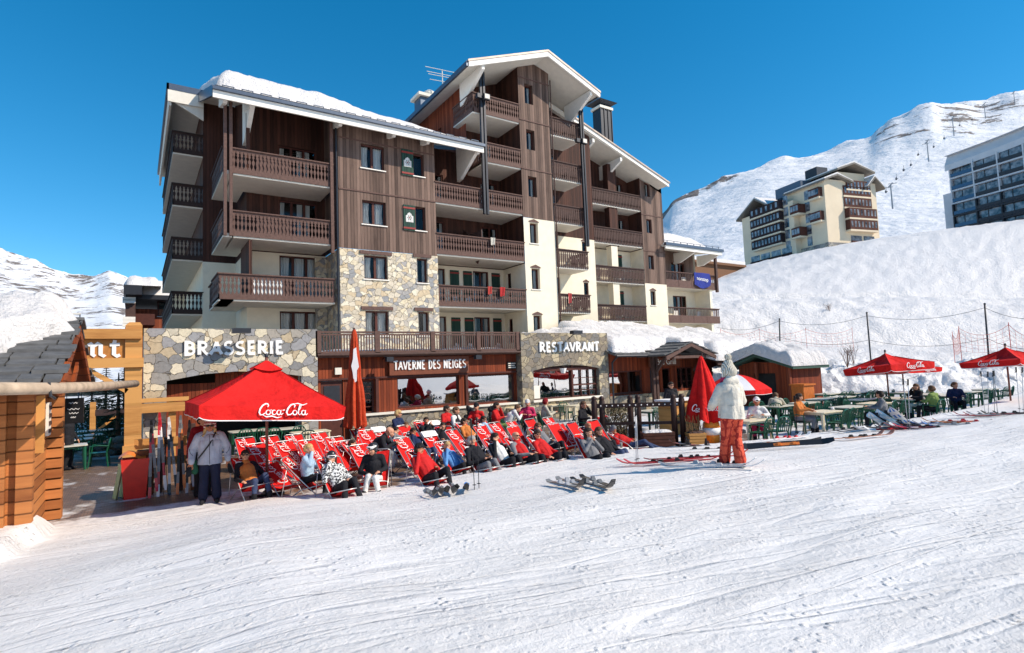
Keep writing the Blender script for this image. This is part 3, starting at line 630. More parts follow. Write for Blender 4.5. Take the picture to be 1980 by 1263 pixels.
mb = MB(); wall(mb, (30.75, 28.6, 0), (1,0,0), (0,-1,0), 2.3, 5.8, 13.4, dz, 0, .2, top=lambda a: 13.62-.344*a-.1); wall(mb, (33.05, 28.6, 0), (0,1,0), (1,0,0), 9, 5.8, 12.9, (), 0); mb.build('wood_wall', DWm, apt)
mb = MB(); wall(mb, (30.75, 28.61, 0), (1,0,0), (0,-1,0), 2.3, -2.5, 5.8, dp, 0, .2); wall(mb, (33.05, 28.61, 0), (0,1,0), (1,0,0), 9, -2.5, 5.8, (), 0); mb.build('plaster_wall', PLm, apt)
for a, b, c, d in dz: window(apt, (30.75+a, 28.6, c), 0, b-a, d-c, 1, .3, depth=.16)
for a, b, c, d in dp: window(apt, (30.75+a, 28.61, c), 0, b-a, d-c, 1, .3, True, arch=True, depth=.16)
mb = MB()
for z in (10.9, 8.2): mb.box(30.75, 33.06, 28.57, 28.598, z-.03, z+.03)
mb.each('trim_board', MAT['rail_wood'], apt)
# annex at the right end
mb = MB(); wall(mb, (33.05, 30.3, 0), (1,0,0), (0,-1,0), 5.3, 5.7, 9.2, [(.35, 1.6, 5.9, 8.0), (2.6, 4.2, 5.9, 8.0)], 0, .12); mb.build('wood_wall', DWm, apt)
mb = MB(); ah = [(a, b, z, z+2.1) for z in (3.2, .45) for a, b in ((.35, 1.6), (2.6, 4.2))]
wall(mb, (33.05, 30.3, 0), (1,0,0), (0,-1,0), 5.3, -2.5, 5.7, ah, 0, .12); mb.box(38.35, 38.6, 28.85, 30.3, -2.5, 5.7); wall(mb, (38.6, 30.3, 0), (0,1,0), (1,0,0), 9, -2.5, 9.2, (), 0); mb.build('plaster_wall', PLm, apt)
for a, b, c, d in ah+[(.35, 1.6, 5.9, 8.0), (2.6, 4.2, 5.9, 8.0)]: window(apt, (33.05+a, 30.3, c), 0, b-a, d-c, 2 if b-a < 1.4 else 3, .4, depth=.1)
for r in (6.88, 4.17, 1.35):
    mb = MB(); mb.box(33.1, 39.2, 28.8, 30.3, r-1.2, r-1.05, 0); o = mb.build('balcony', MAT['soffit'], apt)
    rb = MB(); rb.box(33.1, 39.3, 28.74, 28.8, r-1.2, r-.62)
    for x0 in (34.6, 36.1, 37.7): rb.box(x0-.02, x0+.02, 28.725, 28.74, r-1.15, r-.65)
    railing(rb, (33.1, 28.75), (39.3, 28.75), r, h=.5, style='C', sp=.17, cap=.05); railing(rb, (39.3, 28.75), (39.3, 30.3), r, h=.5, style='C', sp=.17, cap=.05); rb.build('railing', MAT['rail_wood'], o)
mb = MB(); mb.box(39.0, 39.2, 28.6, 28.78, 5.5, 8.6); mb.build('post', MAT['rail_dark'], apt)
# --- roofs
def roofslab(pr, o, u, v, wv, name='roof', mats=('soffit', 'metal_dark')):
    mb = MB(); mb.prism(pr, o, u, v, wv, 0); return mb.build(name, [MAT[m] for m in mats], apt)
# main mono-pitch: profile in (y,z), extruded along x
mr = roofslab([(25.06, 11.72), (37, 16.26), (37, 16.46), (25.06, 11.92)], (2.6, 0, 0), (0,1,0), (0,0,1), (12.62, 0, 0))
mb = MB(); mb.box(2.52, 15.26, 24.98, 25.06, 11.42, 11.72); mb.build('fascia', MAT['white_board'], mr)
mb = MB(); mb.box(2.5, 15.3, 24.86, 25.055, 11.725, 11.86); mb.prism([(25.06, 11.5), (37, 16.04), (37, 16.5), (25.06, 11.96)], (2.5, 0, 0), (0,1,0), (0,0,1), (.095, 0, 0)); mb.prism([(25.06, 11.5), (31, 13.76), (31, 14.2), (25.06, 11.96)], (15.225, 0, 0), (0,1,0), (0,0,1), (.08, 0, 0))
for i in range(34):
    x = 2.9+i*.37; y = 25.35; z = 11.93+.38*.3
    if i % 2 == 0: mb.box(x, x+.03, y, y+.05, z-.03, z+.14); mb.box(x, x+.45, y, y+.03, z+.12, z+.15); mb.box(x+.42, x+.45, y, y+.05, z-.03, z+.14)
mb.build('gutter', MAT['metal_blue'], mr)
mb = MB(); mb.prism([(25.06, 11.925), (30, 13.8), (30, 13.86), (25.06, 11.99)], (2.62, 0, 0), (0,1,0), (0,0,1), (12.58, 0, 0)); mb.build('roof_sheet', MAT['metal_dark'], mr)
def snow_on(x0, x1, y0, y1, zf, th, name='snow_layer', parent=None, nx=60, ny=24, seed=0, rag=.12):
    def fn(u, v):
        x = x0+(x1-x0)*u; y = y0+(y1-y0)*v
        e = min(u, 1-u)*(x1-x0); f_ = min(v, 1.0)*(y1-y0)
        k = math.sin(min(1, max(0, min(e, f_))/.55)*math.pi/2)**.7
        t_ = (th(u, v) if callable(th) else th)*k*(1+.22*nz(x+seed, y, 0, .9)+.09*fbm(x, y+seed, 2, 2.2, 3))
        y += (rag*fbm(x+seed, 3, 0, 1.1, 3)*(1-ss(0, 1.2, f_)) if rag else 0)
        return (x, y, zf(x, y)+t_)
    mb = MB(); mb.grid(fn, nx, ny); return mb.build(name, MAT['roof_snow'], parent, True)
snow_on(2.7, 15.1, 25.5, 36, lambda x, y: 11.96+.38*(y-25.06), lambda u, v: .9*(1-.85*ss(.1, 1, u)), parent=mr, nx=90, ny=40)
mb = MB()
for x, y in ((3.0, 24.98), (4.0, 24.9), (7.75, 24.9), (10.35, 24.9), (12.15, 24.9), (15.05, 24.9)):
    z = za(25.1)-.02; L = 1.6 if x in (4.0, 15.05, 3.0) else 1.3
    mb.prism([(0, 0), (.0, -.2), (.25, -.34), (L, -.34-.0+.38*(L-.6)), (L, .38*L), ], (x-.08, y+.12, z), (0,1,0), (0,0,1), (.16, 0, 0))
for x in (4.05, 15.0): mb.prism([(0, -.15), (1.9, -1.15), (2.3, -1.2), (2.3, .8), (0, 0)], (x-.09, 25.1, 11.72), (0,1,0), (0,0,1), (.18, 0, 0))
mb.each('rafter', MAT['white_board'], mr)
# left wing flat-looking eave
lr = roofslab([(31.3, 14.1), (45, 14.1), (45, 14.35), (31.3, 14.35)], (1.25, 0, 0), (0,1,0), (0,0,1), (2.6, 0, 0))
mb = MB(); mb.box(1.15, 2.7, 31.2, 31.3, 14.2, 14.5); mb.box(1.15, 1.25, 31.2, 45, 14.2, 14.5); mb.build('gutter', MAT['metal_blue'], lr)
mb = MB(); mb.box(1.2, 2.74, 31.22, 31.295, 13.6, 14.2); mb.prism([(0, 0), (1.45, 0), (1.45, -1.1), (0, -.35)], (1.3, 31.35, 14.1), (1,0,0), (0,0,1), (0, .12, 0)); mb.box(1.26, 1.36, 31.35, 45, 13.45, 14.1); mb.build('fascia', MAT['soffit'], lr)
snow_on(1.3, 3.8, 31.4, 44, lambda x, y: 14.36, .35, parent=lr, nx=16, ny=40)
# tower gable
ax, az = 19.7, 18.2
tr = roofslab([(14.45, az-.385*5.25-.22), (ax, az-.22), (23.55, az-.385*3.85-.22), (23.55, az-.385*3.85), (ax, az), (14.45, az-.385*5.25)], (0, 24.86, 0), (1,0,0), (0,0,1), (0, 13.2, 0))
mb = MB(); mb.prism([(14.4, az-.385*5.3-.33), (ax, az-.33), (23.6, az-.385*3.9-.33), (23.6, az-.385*3.9-.05), (ax, az-.05), (14.4, az-.385*5.3-.05)], (0, 24.76, 0), (1,0,0), (0,0,1), (0, .095, 0)); mb.build('fascia', MAT['white_board'], tr)
mb = MB(); mb.prism([(14.35, az-.385*5.35-.05), (ax, az-.05), (23.65, az-.385*3.95-.05), (23.65, az-.385*3.95+.06), (ax, az+.06), (14.35, az-.385*5.35+.06)], (0, 24.72, 0), (1,0,0), (0,0,1), (0, 13.3, 0)); mb.build('roof_sheet', plain('worn_zinc', hx(176,160,146), .5, .4, .2, var=.25, sc=1.5), tr)
mb = MB(); mb.box(14.27, 14.4, 24.8, 38, az-.385*5.3-.3, az-.385*5.3-.04); mb.box(23.6, 23.7, 24.8, 38, az-.385*3.95-.25, az-.385*3.95+.0); mb.each('gutter', MAT['metal_blue'], tr)
mb = MB()
for x, s_ in ((15.35, 1), (23.0, -1)):
    z = az-.385*abs(x-ax)-.24; mb.prism([(0, 0), (0, -.28), (2.2, -1.35), (2.5, -1.35), (2.5, 0)], (x-.09, 24.9, z), (0,1,0), (0,0,1), (.18, 0, 0))
mb.each('rafter', MAT['white_board'], tr)
for x in (15.66, 15.86):
    mb = MB(); mb.box(x, x+.12, 25.8, 25.95, 8.4, az-.385*(ax-x)-.28); mb.build('post', MAT['metal_dark'], apt)
for x in (22.95, 23.13):
    mb = MB(); mb.box(x, x+.1, 25.95, 26.1, 7.3, az-.385*(x-ax)-.3); mb.build('post', MAT['metal_dark'], apt)
# wing roof falling to the right
wr = roofslab([(19.9, 17.4-.2), (32.7, 13.0), (32.7, 13.2), (19.9, 17.6)], (0, 27.66, 0), (1,0,0), (0,0,1), (0, 12, 0))
mb = MB(); mb.prism([(23.2, 16.22), (32.75, 12.93), (32.75, 13.17), (23.2, 16.46)], (0, 27.57, 0), (1,0,0), (0,0,1), (0, .09, 0)); mb.build('fascia', MAT['white_board'], wr)
mb = MB(); mb.prism([(23.2, 16.47), (32.8, 13.17), (32.8, 13.27), (23.2, 16.57)], (0, 27.5, 0), (1,0,0), (0,0,1), (0, 12.2, 0)); mb.build('roof_sheet', plain('worn_zinc', hx(176,160,146)), wr)
mb = MB()
for x in (25.6, 28.1): z = 17.2-.344*(x-19.9); mb.prism([(0, 0), (0, -.25), (1.6, -1.0), (2.2, -1.0), (2.2, 0)], (x-.09, 27.7, z), (0,1,0), (0,0,1), (.18, 0, 0))
mb.each('rafter', MAT['white_board'], wr)
ar_ = roofslab([(28.2, 8.62), (38, 9.9), (38, 10.05), (28.2, 8.77)], (32.7, 0, 0), (0,1,0), (0,0,1), (6.5, 0, 0))
mb = MB(); mb.box(32.6, 39.25, 28.1, 28.2, 8.42, 8.66); mb.build('fascia', MAT['white_board'], ar_)
mb = MB(); mb.box(32.55, 39.35, 28.0, 28.21, 8.67, 8.88); mb.tube([(32.6, 28.3, 9.1), (39.2, 28.3, 9.1)], .02)
for i in range(9): mb.box(33+i*.76, 33.04+i*.76, 28.28, 28.32, 8.8, 9.1)
mb.build('gutter', MAT['metal_blue'], ar_)
mb = MB(); mb.prism([(0, 0), (0, -.2), (1.5, -.75), (2.1, -.75), (2.1, .1)], (36.0, 28.25, 8.62), (0,1,0), (0,0,1), (.16, 0, 0)); mb.prism([(0, 0), (0, -.2), (1.5, -.75), (2.1, -.75), (2.1, .1)], (38.9, 28.25, 8.62), (0,1,0), (0,0,1), (.16, 0, 0)); mb.each('rafter', MAT['white_board'], ar_)
snow_on(32.9, 38.4, 28.6, 37, lambda x, y: 8.82+.13*(y-28.2), lambda u, v: .95*(1-.5*ss(.6, 1, u)), parent=ar_, nx=30, ny=24, seed=5)
# chimneys, aerial, floodlights, banner on the balcony
mb = MB(); mb.box(30.45, 31.65, 32, 32.9, 14, 20.3, 0)
for i in range(4): mb.box(30.45+i*.39-.03, 30.45+i*.39+.03, 31.94, 32, 14, 20.3, 0)
ck = mb.build('chimney', MAT['metal_dark'], apt)
mb = MB(); mb.box(30.35, 31.75, 31.9, 33.0, 20.3, 20.5, 0)
mb.add([(30.1, 31.6, 20.85), (32.0, 31.6, 20.85), (32.0, 33.3, 20.85), (30.1, 33.3, 20.85), (30.6, 32.1, 20.55), (31.5, 32.1, 20.55), (31.5, 32.8, 20.55), (30.6, 32.8, 20.55)], [(0,1,2,3), (4,7,6,5), (0,4,5,1), (1,5,6,2), (2,6,7,3), (3,7,4,0)], 1)
mb.build('chimney_cap', [MAT['soffit'], MAT['metal_dark']], ck)
c0 = onY(822, 214, 34); mb = MB(); mb.box(c0.x-.5, c0.x+.45, 33.6, 34.6, c0.z-1.5, c0.z+.75, 0); ck = mb.build('chimney', MAT['metal_blue'], apt)
mb = MB(); mb.box(c0.x-.7, c0.x+.6, 33.4, 34.8, c0.z+.75, c0.z+.95, 0); mb.ball((c0.x+.35, 34, c0.z+1.2), (.42, .42, .3), 12, 6, 0); mb.build('chimney_cap', MAT['soffit'], ck)
a0 = onY(856, 168, 33); mb = MB(); mb.tube([(a0.x, 33, a0.z-1.8), (a0.x, 33, a0.z+1.2)], .03)
for dzz, L in ((1.15, 1.2), (.85, 1.1), (.7, 1.0), (.35, .9)):
    mb.tube([(a0.x-L, 33.1, a0.z+dzz), (a0.x+L, 32.8, a0.z+dzz)], .018)
mb.build('aerial', MAT['soffit'], apt)
for px, py, Y in ((931, 187, 25.7), (1121, 273, 25.8)):
    p = onY(px, py, Y); mb = MB(); mb.box(p.x-.3, p.x-.02, Y-.1, Y+.1, p.z-.12, p.z+.12, 0); mb.box(p.x+.05, p.x+.42, Y-.22, Y-.02, p.z-.18, p.z+.14, 0); mb.box(p.x+.09, p.x+.38, Y-.235, Y-.22, p.z-.14, p.z+.1, 1); mb.tube([(p.x-.3, Y, p.z), (p.x+.4, Y, p.z)], .03); mb.build('floodlight', [MAT['metal_dark'], MAT['soffit']], apt)
tw_ = thing('banner', 'blue cloth banner with white lettering hung over the right-hand balcony rail', 'banner', (37.0, 28.66, 6.9))
mb = MB(); mb.grid(lambda u, v: (36.3+1.9*u+.08*math.sin(v*3), 28.66+.04*math.sin(u*9+v*3)-.02, 6.95-(.95+.28*math.sin(u*math.pi))*v), 16, 8); cl = mb.build('cloth', fabric('blue_cloth', hx(50,62,140)), tw_, True)
mb = MB(); mb.tube([(7.74, 25.9, 11.6), (7.74, 25.88, 6.0), (7.72, 25.85, .7)], .045, 7); mb.build('drainpipe', MAT['metal_dark'], apt)
mb = MB(); mb.tube([(20.66, 25.93, 17.2), (20.66, 25.9, .9)], .04, 7); mb.build('drainpipe', MAT['rail_dark'], apt)
for x, r, w_, h_, c_, lb in ((16.7, RL[2], .35, .5, (.4,.03,.03), 'red garment hung over the balcony rail left of the cream tower'), (15.9, RL[2], .28, .42, (.4,.05,.04), 'smaller red garment on the same rail, further left'), (21.6, RL[2]-.1, .28, .6, (.35,.05,.05), 'red garment hung on a balcony right of the cream tower'), (16.2, RL[3], .3, .4, (.5,.48,.42), 'pale towel hung over the third balcony rail left of the tower')):
    y_ = 25.93 if x < 20 else (26.13 if x < 24 else 28.53); t_ = thing('towel', lb, 'towel', (x, y_, r)); mb = MB(); mb.grid(lambda u, v: (x-w_/2+w_*u*(1-.1*v), y_-.04-.02*math.sin(u*9+v*2), r+.03-h_*v-.03*math.sin(u*6)*v), 10, 8); mb.build('cloth', fabric('towel_%d' % int(x*10), c_), t_, True)
for x, r in ((36.4, 6.88), (35.2, 4.17), (38.0, 4.17)):
    t_ = thing('balcony_chair', {36.4: 'pale chair on the balcony behind the blue banner', 35.2: 'pale chair left on the balcony below the blue banner', 38.0: 'pale chair right on the balcony below the blue banner'}[x], 'chair', (x, 29.5, r-1.05)); mb = MB(); mb.box(x-.25, x+.25, 29.3, 29.75, r-.66, r-.62); mb.build('seat', MAT['white_board'], t_); mb = MB(); mb.box(x-.25, x+.25, 29.72, 29.76, r-.62, r-.15); mb.build('backrest', MAT['white_board'], t_)
    for dx in (-.22, .2):
        for dy in (29.32, 29.7): mb = MB(); mb.box(x+dx, x+dx+.03, dy, dy+.03, r-1.04, r-.66); mb.build('leg', MAT['white_board'], t_)
# ================================================================ LETTERING
def arc(cx, cz, rx, rz, a0, a1, n=10): return [(cx+rx*math.cos(R(a0+(a1-a0)*i/n)), cz+rz*math.sin(R(a0+(a1-a0)*i/n))) for i in range(n+1)]
GL = {  # flared stone-cut capitals: list of strokes (points), advance
 'B': ([[(.12, -.03), (.12, 1.03)], [(.0, 1)]+arc(.28, .76, .24, .24, 90, -90)+[(.12, .52)], [(.12, .52), (.3, .52)]+arc(.3, .27, .3, .26, 85, -90)+[(.0, .0)]], .72),
 'R': ([[(.12, -.03), (.12, 1.03)], [(.0, 1)]+arc(.3, .75, .25, .25, 90, -90)+[(.12, .5)], [(.28, .5), (.5, .12), (.68, -.04)]], .74),
 'A': ([[(-.02, -.02), (.2, .4), (.4, 1.02)], [(.38, 1.02), (.56, .4), (.72, -.02)], [(.16, .34), (.6, .34)]], .78),
 'S': ([arc(.32, .76, .24, .24, 40, 250)+arc(.3, .25, .26, .26, 70, -150)], .68),
 'E': ([[(.14, -.02), (.12, .5), (.14, 1.02)], [(.02, 1), (.5, 1.02)], [(.12, .5), (.44, .54)], [(.08, 0), (.55, .0)]], .64),
 'I': ([[(.14, -.05), (.12, .5), (.14, 1.05)]], .32),
 'T': ([[(.32, -.04), (.32, 1)], [(-.02, .92), (.1, 1.0), (.64, 1.02)]], .66),
 'U': ([[(.12, 1.03), (.1, .4)]+arc(.34, .26, .24, .27, 190, 350)+[(.6, 1.03)]], .76),
 'V': ([[(.0, 1.03), (.18, .4), (.33, -.02)], [(.33, -.02), (.5, .5), (.66, 1.03)]], .7),
 'N': ([[(.1, -.04), (.12, 1.02)], [(.1, 1.02), (.6, .0)], [(.6, -.04), (.62, 1.04)]], .78),
 'D': ([[(.12, -.03), (.12, 1.03)], [(.0, 1), (.2, 1)]+arc(.24, .5, .38, .5, 80, -80)+[(.0, 0)]], .72),
 'G': ([arc(.36, .5, .32, .5, 40, 330), [(.64, -.0), (.64, .45)], [(.42, .45), (.7, .45)]], .78),
 ' ': ([], .4),
 # blackletter for the timber gate
 'n': ([[(-.04, .78), (.1, .9), (.16, .78), (.16, .12), (.28, .0)], [(.1, .9), (.2, .7), (.4, .92), (.52, .8), (.52, .12), (.66, .0), (.72, .1)]], .86),
 't': ([[(.2, 1.15), (.16, .9), (.16, .12), (.3, -.02), (.44, .08)], [(-.04, .8), (.42, .84)]], .6)}
SCRIPT = [  # flowing script drawn as pen strokes, widths follow the pen
 ([(1.02, .82), (1.1, 1.02), (1.0, 1.2), (.78, 1.22), (.45, 1.0), (.2, .6), (.12, .2), (.25, -.08), (.5, -.08), (.78, .14)], .09, .17),
 (arc(1.1, .2, .24, .27, 60, 420, 14), .05, .13), ([(1.25, .45), (1.45, .5), (1.55, .4)], .05, .06),
 (arc(1.75, .2, .22, .27, 50, 310, 12)+[(2.05, .12)], .05, .13),
 (arc(2.28, .2, .22, .27, 60, 420, 14), .05, .13), ([(2.52, .5), (2.46, .1), (2.58, -.06), (2.78, .12)], .06, .13),
 ([(2.7, .45), (2.95, .5)], .1, .1),
 ([(4.0, .8), (4.1, 1.05), (3.9, 1.22), (3.6, 1.1), (3.3, .7), (3.15, .25), (3.3, -.08), (3.6, -.05), (3.9, .2)], .09, .18),
 ([(3.9, 1.22), (4.4, 1.3), (5.0, 1.1), (5.5, 1.3)], .05, .12),
 (arc(4.1, .2, .24, .27, 60, 420, 14), .05, .13),
 ([(4.42, .2), (4.75, .8), (4.8, 1.1), (4.65, 1.1), (4.52, .6), (4.5, .1), (4.65, -.08), (4.85, .1)], .05, .12),
 (arc(5.1, .2, .22, .27, 60, 420, 14), .05, .13), ([(5.34, .5), (5.28, .1), (5.42, -.08), (5.6, .08)], .06, .12),
 ([(.5, -.1), (.9, -.32), (1.5, -.22), (2.1, -.42), (2.6, -.3)], .04, .14)]
def strokes(mb, st, o, u, v, n, size, w0, w1, dep=.02, m=0):
    """ribbons in the (u,v) plane at o; n = outward normal"""
    o = Vector(o); u = Vector(u); v = Vector(v); n = Vector(n)
    for k, pts in enumerate(st):
        if isinstance(pts, tuple): pts, w0, w1 = pts
        P = [Vector((a, b)) for a, b in pts]; N = len(P); L = []; Rr = []
        for i, p in enumerate(P):
            d = (P[min(i+1, N-1)]-P[max(i-1, 0)]).normalized(); e = Vector((-d.y, d.x)); s_ = i/max(1, N-1)
            wd = (w0+(w1-w0)*math.sin(math.pi*s_)) if w1 > w0 else (w0-(w0-w1)*math.sin(math.pi*s_)); L.append(p+e*wd/2); Rr.append(p-e*wd/2)
        off = n*(dep+.0012*k)
        g = lambda q, f=True: o+u*(q.x*size)+v*(q.y*size)+(off if f else Vector((0,0,0)))
        vs = [g(q) for q in L]+[g(q) for q in Rr]+[g(q, False) for q in L]+[g(q, False) for q in Rr]
        fs = []
        for i in range(N-1): fs += [(i, N+i, N+i+1, i+1), (i, i+1, 2*N+i+1, 2*N+i), (N+i, 3*N+i, 3*N+i+1, N+i+1)]
        fs += [(0, 2*N, 3*N, N), (N-1, 2*N-1, 4*N-1, 3*N-1)]
        mb.add(vs, fs, m)
def letters(txt, o, u, n, h, w, dep, mats, parent, name='lettering', sx=1.0, wt=(.24, .16), slant=0):
    u = Vector(u)*sx; tot = sum(GL[c][1] for c in txt)+.1*(len(txt)-1); s_ = w/tot/sx; mb = MB(); x = 0
    for c in txt:
        st = [[(x+a*1.0, b*h/s_) for a, b in p] for p in GL[c][0]]
        strokes(mb, [(p, wt[0], wt[1]) for p in st], Vector(o)+Vector(n)*dep*.0, u, (0,0,1), n, s_, *wt, dep=dep); x += GL[c][1]+.1
    return mb.build(name, mats, parent)
def cola(mb, o, u, v, n, width, dep=.004, m=0):
    s_ = width/5.6; strokes(mb, SCRIPT, o, u, v, n, s_, .05, .12, dep, m)
def textmesh(s, size, name, mat, parent, loc, rot, ext=.01, align='CENTER'):
    cu = bpy.data.curves.new(name, 'FONT'); cu.body = s; cu.size = size; cu.extrude = ext; cu.align_x = align; cu.align_y = 'CENTER'
    tmp = bpy.data.objects.new('tmp', cu); col.objects.link(tmp); dg = bpy.context.evaluated_depsgraph_get(); dg.update()
    me = bpy.data.meshes.new_from_object(tmp.evaluated_get(dg)); bpy.data.objects.remove(tmp); me.name = name; me.materials.clear(); me.materials.append(mat)
    o = bpy.data.objects.new(name, me); col.objects.link(o); o.parent = parent; pl = Vector((0,0,0)); q = parent
    while q is not None: pl += q.location; q = q.parent
    o.location = Vector(loc)-pl; o.rotation_euler = rot; return o
WHITE = plain('letter_white', (.88,.87,.84), .5, var=.03); WHITE2 = plain('letter_cream', (.82,.78,.68), .5, var=.05)
textmesh('nonstop', .42, 'lettering', WHITE, cl, (37.25, 28.60, 6.45), (R(90), R(4), 0), .004)
# ================================================================ RESTAURANT FRONT
rest = thing('restaurant_building', 'single storey restaurant front with two stone gateways, a timber middle and a roof terrace', 'restaurant', (10, 21.5, GZ))
def stonewall(x0, x1, y, ztop, hole, mat, th=.45, name='stone_wall'):
    """wall with an arched opening: hole = (a0, a1, z0, [(x,z) of the top edge])"""
    a0, a1, z0, top = hole; mb = MB()
    mb.box(x0, a0, y, y+th, GZ-.1, ztop); mb.box(a1, x1, y, y+th, GZ-.1, ztop)
    for (xa, za_), (xb, zb) in zip(top, top[1:]):
        mb.add([(xa, y, za_), (xb, y, zb), (xb, y, ztop), (xa, y, ztop), (xa, y+th, za_), (xb, y+th, zb), (xb, y+th, ztop), (xa, y+th, ztop)], [(0,1,2,3), (7,6,5,4), (0,4,5,1), (3,2,6,7)])
    if z0 > GZ: mb.box(a0, a1, y, y+th, GZ-.1, z0)
    return mb.build(name, mat, rest)
stonewall(.22, 5.62, 21.5, 1.72, (.85, 5.04, GZ-.1, [(.85, .02), (1.9, .2), (2.9, .26), (4.0, .2), (5.04, .02)]), MAT['stone_mix'])
stonewall(14.72, 20.08, 21.45, 1.62, (15.36, 19.42, -1.5, [(15.36, -.14), (16.2, .0), (17.4, .08), (18.6, .0), (19.42, -.14)]), MAT['stone_grey'])
# side returns and back
mb = MB(); mb.box(.24, .62, 21.951, 25.9, GZ-.1, 1.7); mb.build('stone_wall', MAT['stone_mix'], rest)
mb = MB(); mb.box(.62, 5.5, 24.6, 24.7, GZ, .6); mb.build('back_wall', MAT['room_dark'], rest)
mb = MB(); mb.box(.7, 2.3, 22.0, 22.12, GZ, -.1); mb.box(2.3, 5.04, 22.0, 22.1, -.35, .3); mb.build('timber_lining', MAT['red_wood'], rest)
# terrace slab, gutter, timber front
mb = MB(); mb.box(5.62, 14.72, 21.95, 26, .45, .68); mb.box(5.62, 14.71, 21.6, 21.95, .66, .72); mb.box(.64, 5.62, 21.96, 26, .45, .68); mb.box(14.72, 20.1, 21.91, 26, .45, .68); mb.build('roof_terrace', MAT['rail_wood'], rest)
mb = MB(); mb.tube([(5.62, 21.5, .76), (14.71, 21.5, .74)], .06, 8); mb.build('gutter', MAT['rail_dark'], rest)
tvh = [(.2, 1.05, -2.5, -.2), (1.25, 2.3, -1.55, -.25), (3.25, 6.1, -1.45, -.2), (6.5, 9.0, -1.5, -.23)]
mb = MB(); wall(mb, (5.62, 21.9, 0), (1,0,0), (0,-1,0), 9.1, GZ, .7, tvh, 0, .14); mb.build('timber_wall', MAT['red_wood'], rest)
mb = MB(); mb.box(6.9, 14.7, 21.7, 21.88, GZ, -1.62); mb.build('stone_base', MAT['stone_grey'], rest)
mb = MB(); mb.box(6.85, 14.71, 21.62, 21.89, -1.62, -1.54); mb.build('sill', MAT['soffit'], rest)
window(rest, (6.87, 21.9, -1.55), 0, 1.05, 1.3, 2, 0, frm='frame_wood', bars=4, gl='glass')
window(rest, (8.87, 21.9, -1.45), 0, 2.85, 1.25, 1, 0, gl='glass_big'); window(rest, (12.12, 21.9, -1.5), 0, 2.5, 1.27, 1, 0, gl='glass_big')
mb = MB(); mb.box(5.84, 6.66, 21.95, 22.0, GZ, -.22, 0); mb.box(5.95, 6.55, 21.93, 21.948, -1.6, -.4, 1); mb.build('door', [MAT['frame_wood'], MAT['metal_dark']], rest)
mb = MB()
for x in (7.95, 12.0): mb.box(x-.0, x+.12, 21.83, 21.898, GZ, -.2)
mb.box(5.62, 14.7, 21.82, 21.899, -.19, -.12); mb.build('trim_board', MAT['frame_wood'], rest)
sb = MB(); sb.box(8.5, 12.14, 21.74, 21.86, -.1, .62); sg = sb.build('sign_board', plain('sign_brown', hx(120,66,44), .6, var=.15), rest)
letters('TAVERNE DES NEIGES', (8.68, 21.74, .13), (1,0,0), (0,-1,0), .33, 3.3, .035, WHITE, sg)
letters('BRASSERIE', (1.34, 21.5, .86), (1,0,0), (0,-1,0), .40, 3.1, .07, WHITE, rest)
letters('RESTAVRANT', (15.74, 21.45, .74), (1,0,0), (0,-1,0), .40, 3.7, .07, WHITE, rest)
mb = MB(); mb.box(14.2, 14.68, 21.83, 21.88, -.02, .3); pq = mb.build('notice_board', MAT['black'], rest)
mb = MB()
for i in range(3): mb.box(14.24, 14.64-.05*(i % 2), 21.822, 21.829, .21-.09*i, .25-.09*i)
mb.build('lettering', WHITE2, pq)
window(rest, (15.36, 21.6, -1.5), 0, 4.06, 1.5, 1, 0, gl='glass_big', depth=.12)
mb = MB(); mb.box(17.75, 17.85, 21.6, 21.71, -1.5, .05); mb.box(17.85, 19.4, 21.6, 21.7, -.95, -.88)
for x in (18.35, 18.85): mb.box(x, x+.03, 21.62, 21.7, -1.5, -.2)
for z in (-.6, -1.2): mb.box(17.85, 19.4, 21.62, 21.7, z, z+.03)
mb.box(15.36, 19.42, 21.58, 21.7, -.2, -.06); mb.build('glazing_bar', MAT['frame_wood'], rest)
mb = MB(); mb.box(15.25, 19.5, 21.33, 21.449, -1.6, -1.5); mb.build('sill', MAT['soffit'], rest)
mb = MB(); mb.box(15.4, 15.85, 21.66, 21.68, -1.45, -.85); mb.build('menu_card', WHITE2, rest)
mb = MB(); mb.lathe([(.1, -.12), (.17, .12)], (17.0, 21.3, -.2), 10); mb.build('lantern', WHITE, rest)
# roof terrace railing
tb = MB(); zt = 1.66
for x0, x1 in ((5.7, 7.9), (7.98, 10.3), (10.38, 12.5), (12.58, 14.6)):
    tb.box(x0, x1, 21.52, 21.6, zt-.07, zt); tb.box(x0, x1, 21.53, 21.58, zt-.16, zt-.1); tb.box(x0, x1, 21.53, 21.58, .84, .9)
    k = int((x1-x0)/.105)
    for i in range(k): x = x0+(i+.5)*(x1-x0)/k; tb.box(x-.022, x+.022, 21.535, 21.57, .9, zt-.16)
for x in (5.66, 7.94, 10.34, 12.54, 14.62): tb.box(x-.1, x+.1, 21.5, 21.62, .7, zt+.01)
tb.box(5.62, 14.72, 21.5, 21.56, .78, .84); tb.build('terrace_railing', MAT['rail_wood'], rest)
snow_on(5.7, 14.6, 21.65, 25.8, lambda x, y: .68, .3, 'snow_layer', rest, 50, 16, 3)
def spot(x, y, z, s_=1):
    mb = MB(); mb.tube([(x, y+.05, z), (x-.1*s_, y-.35, z+.1), (x+.05, y-.62, z+.05)], .018); mb.box(x-.14, x+.14, y-.72, y-.5, z-.1, z+.08); mb.build('spotlight', MAT['metal_dark'], rest)
spot(8.3, 21.85, .55); spot(12.3, 21.85, .55, -1)
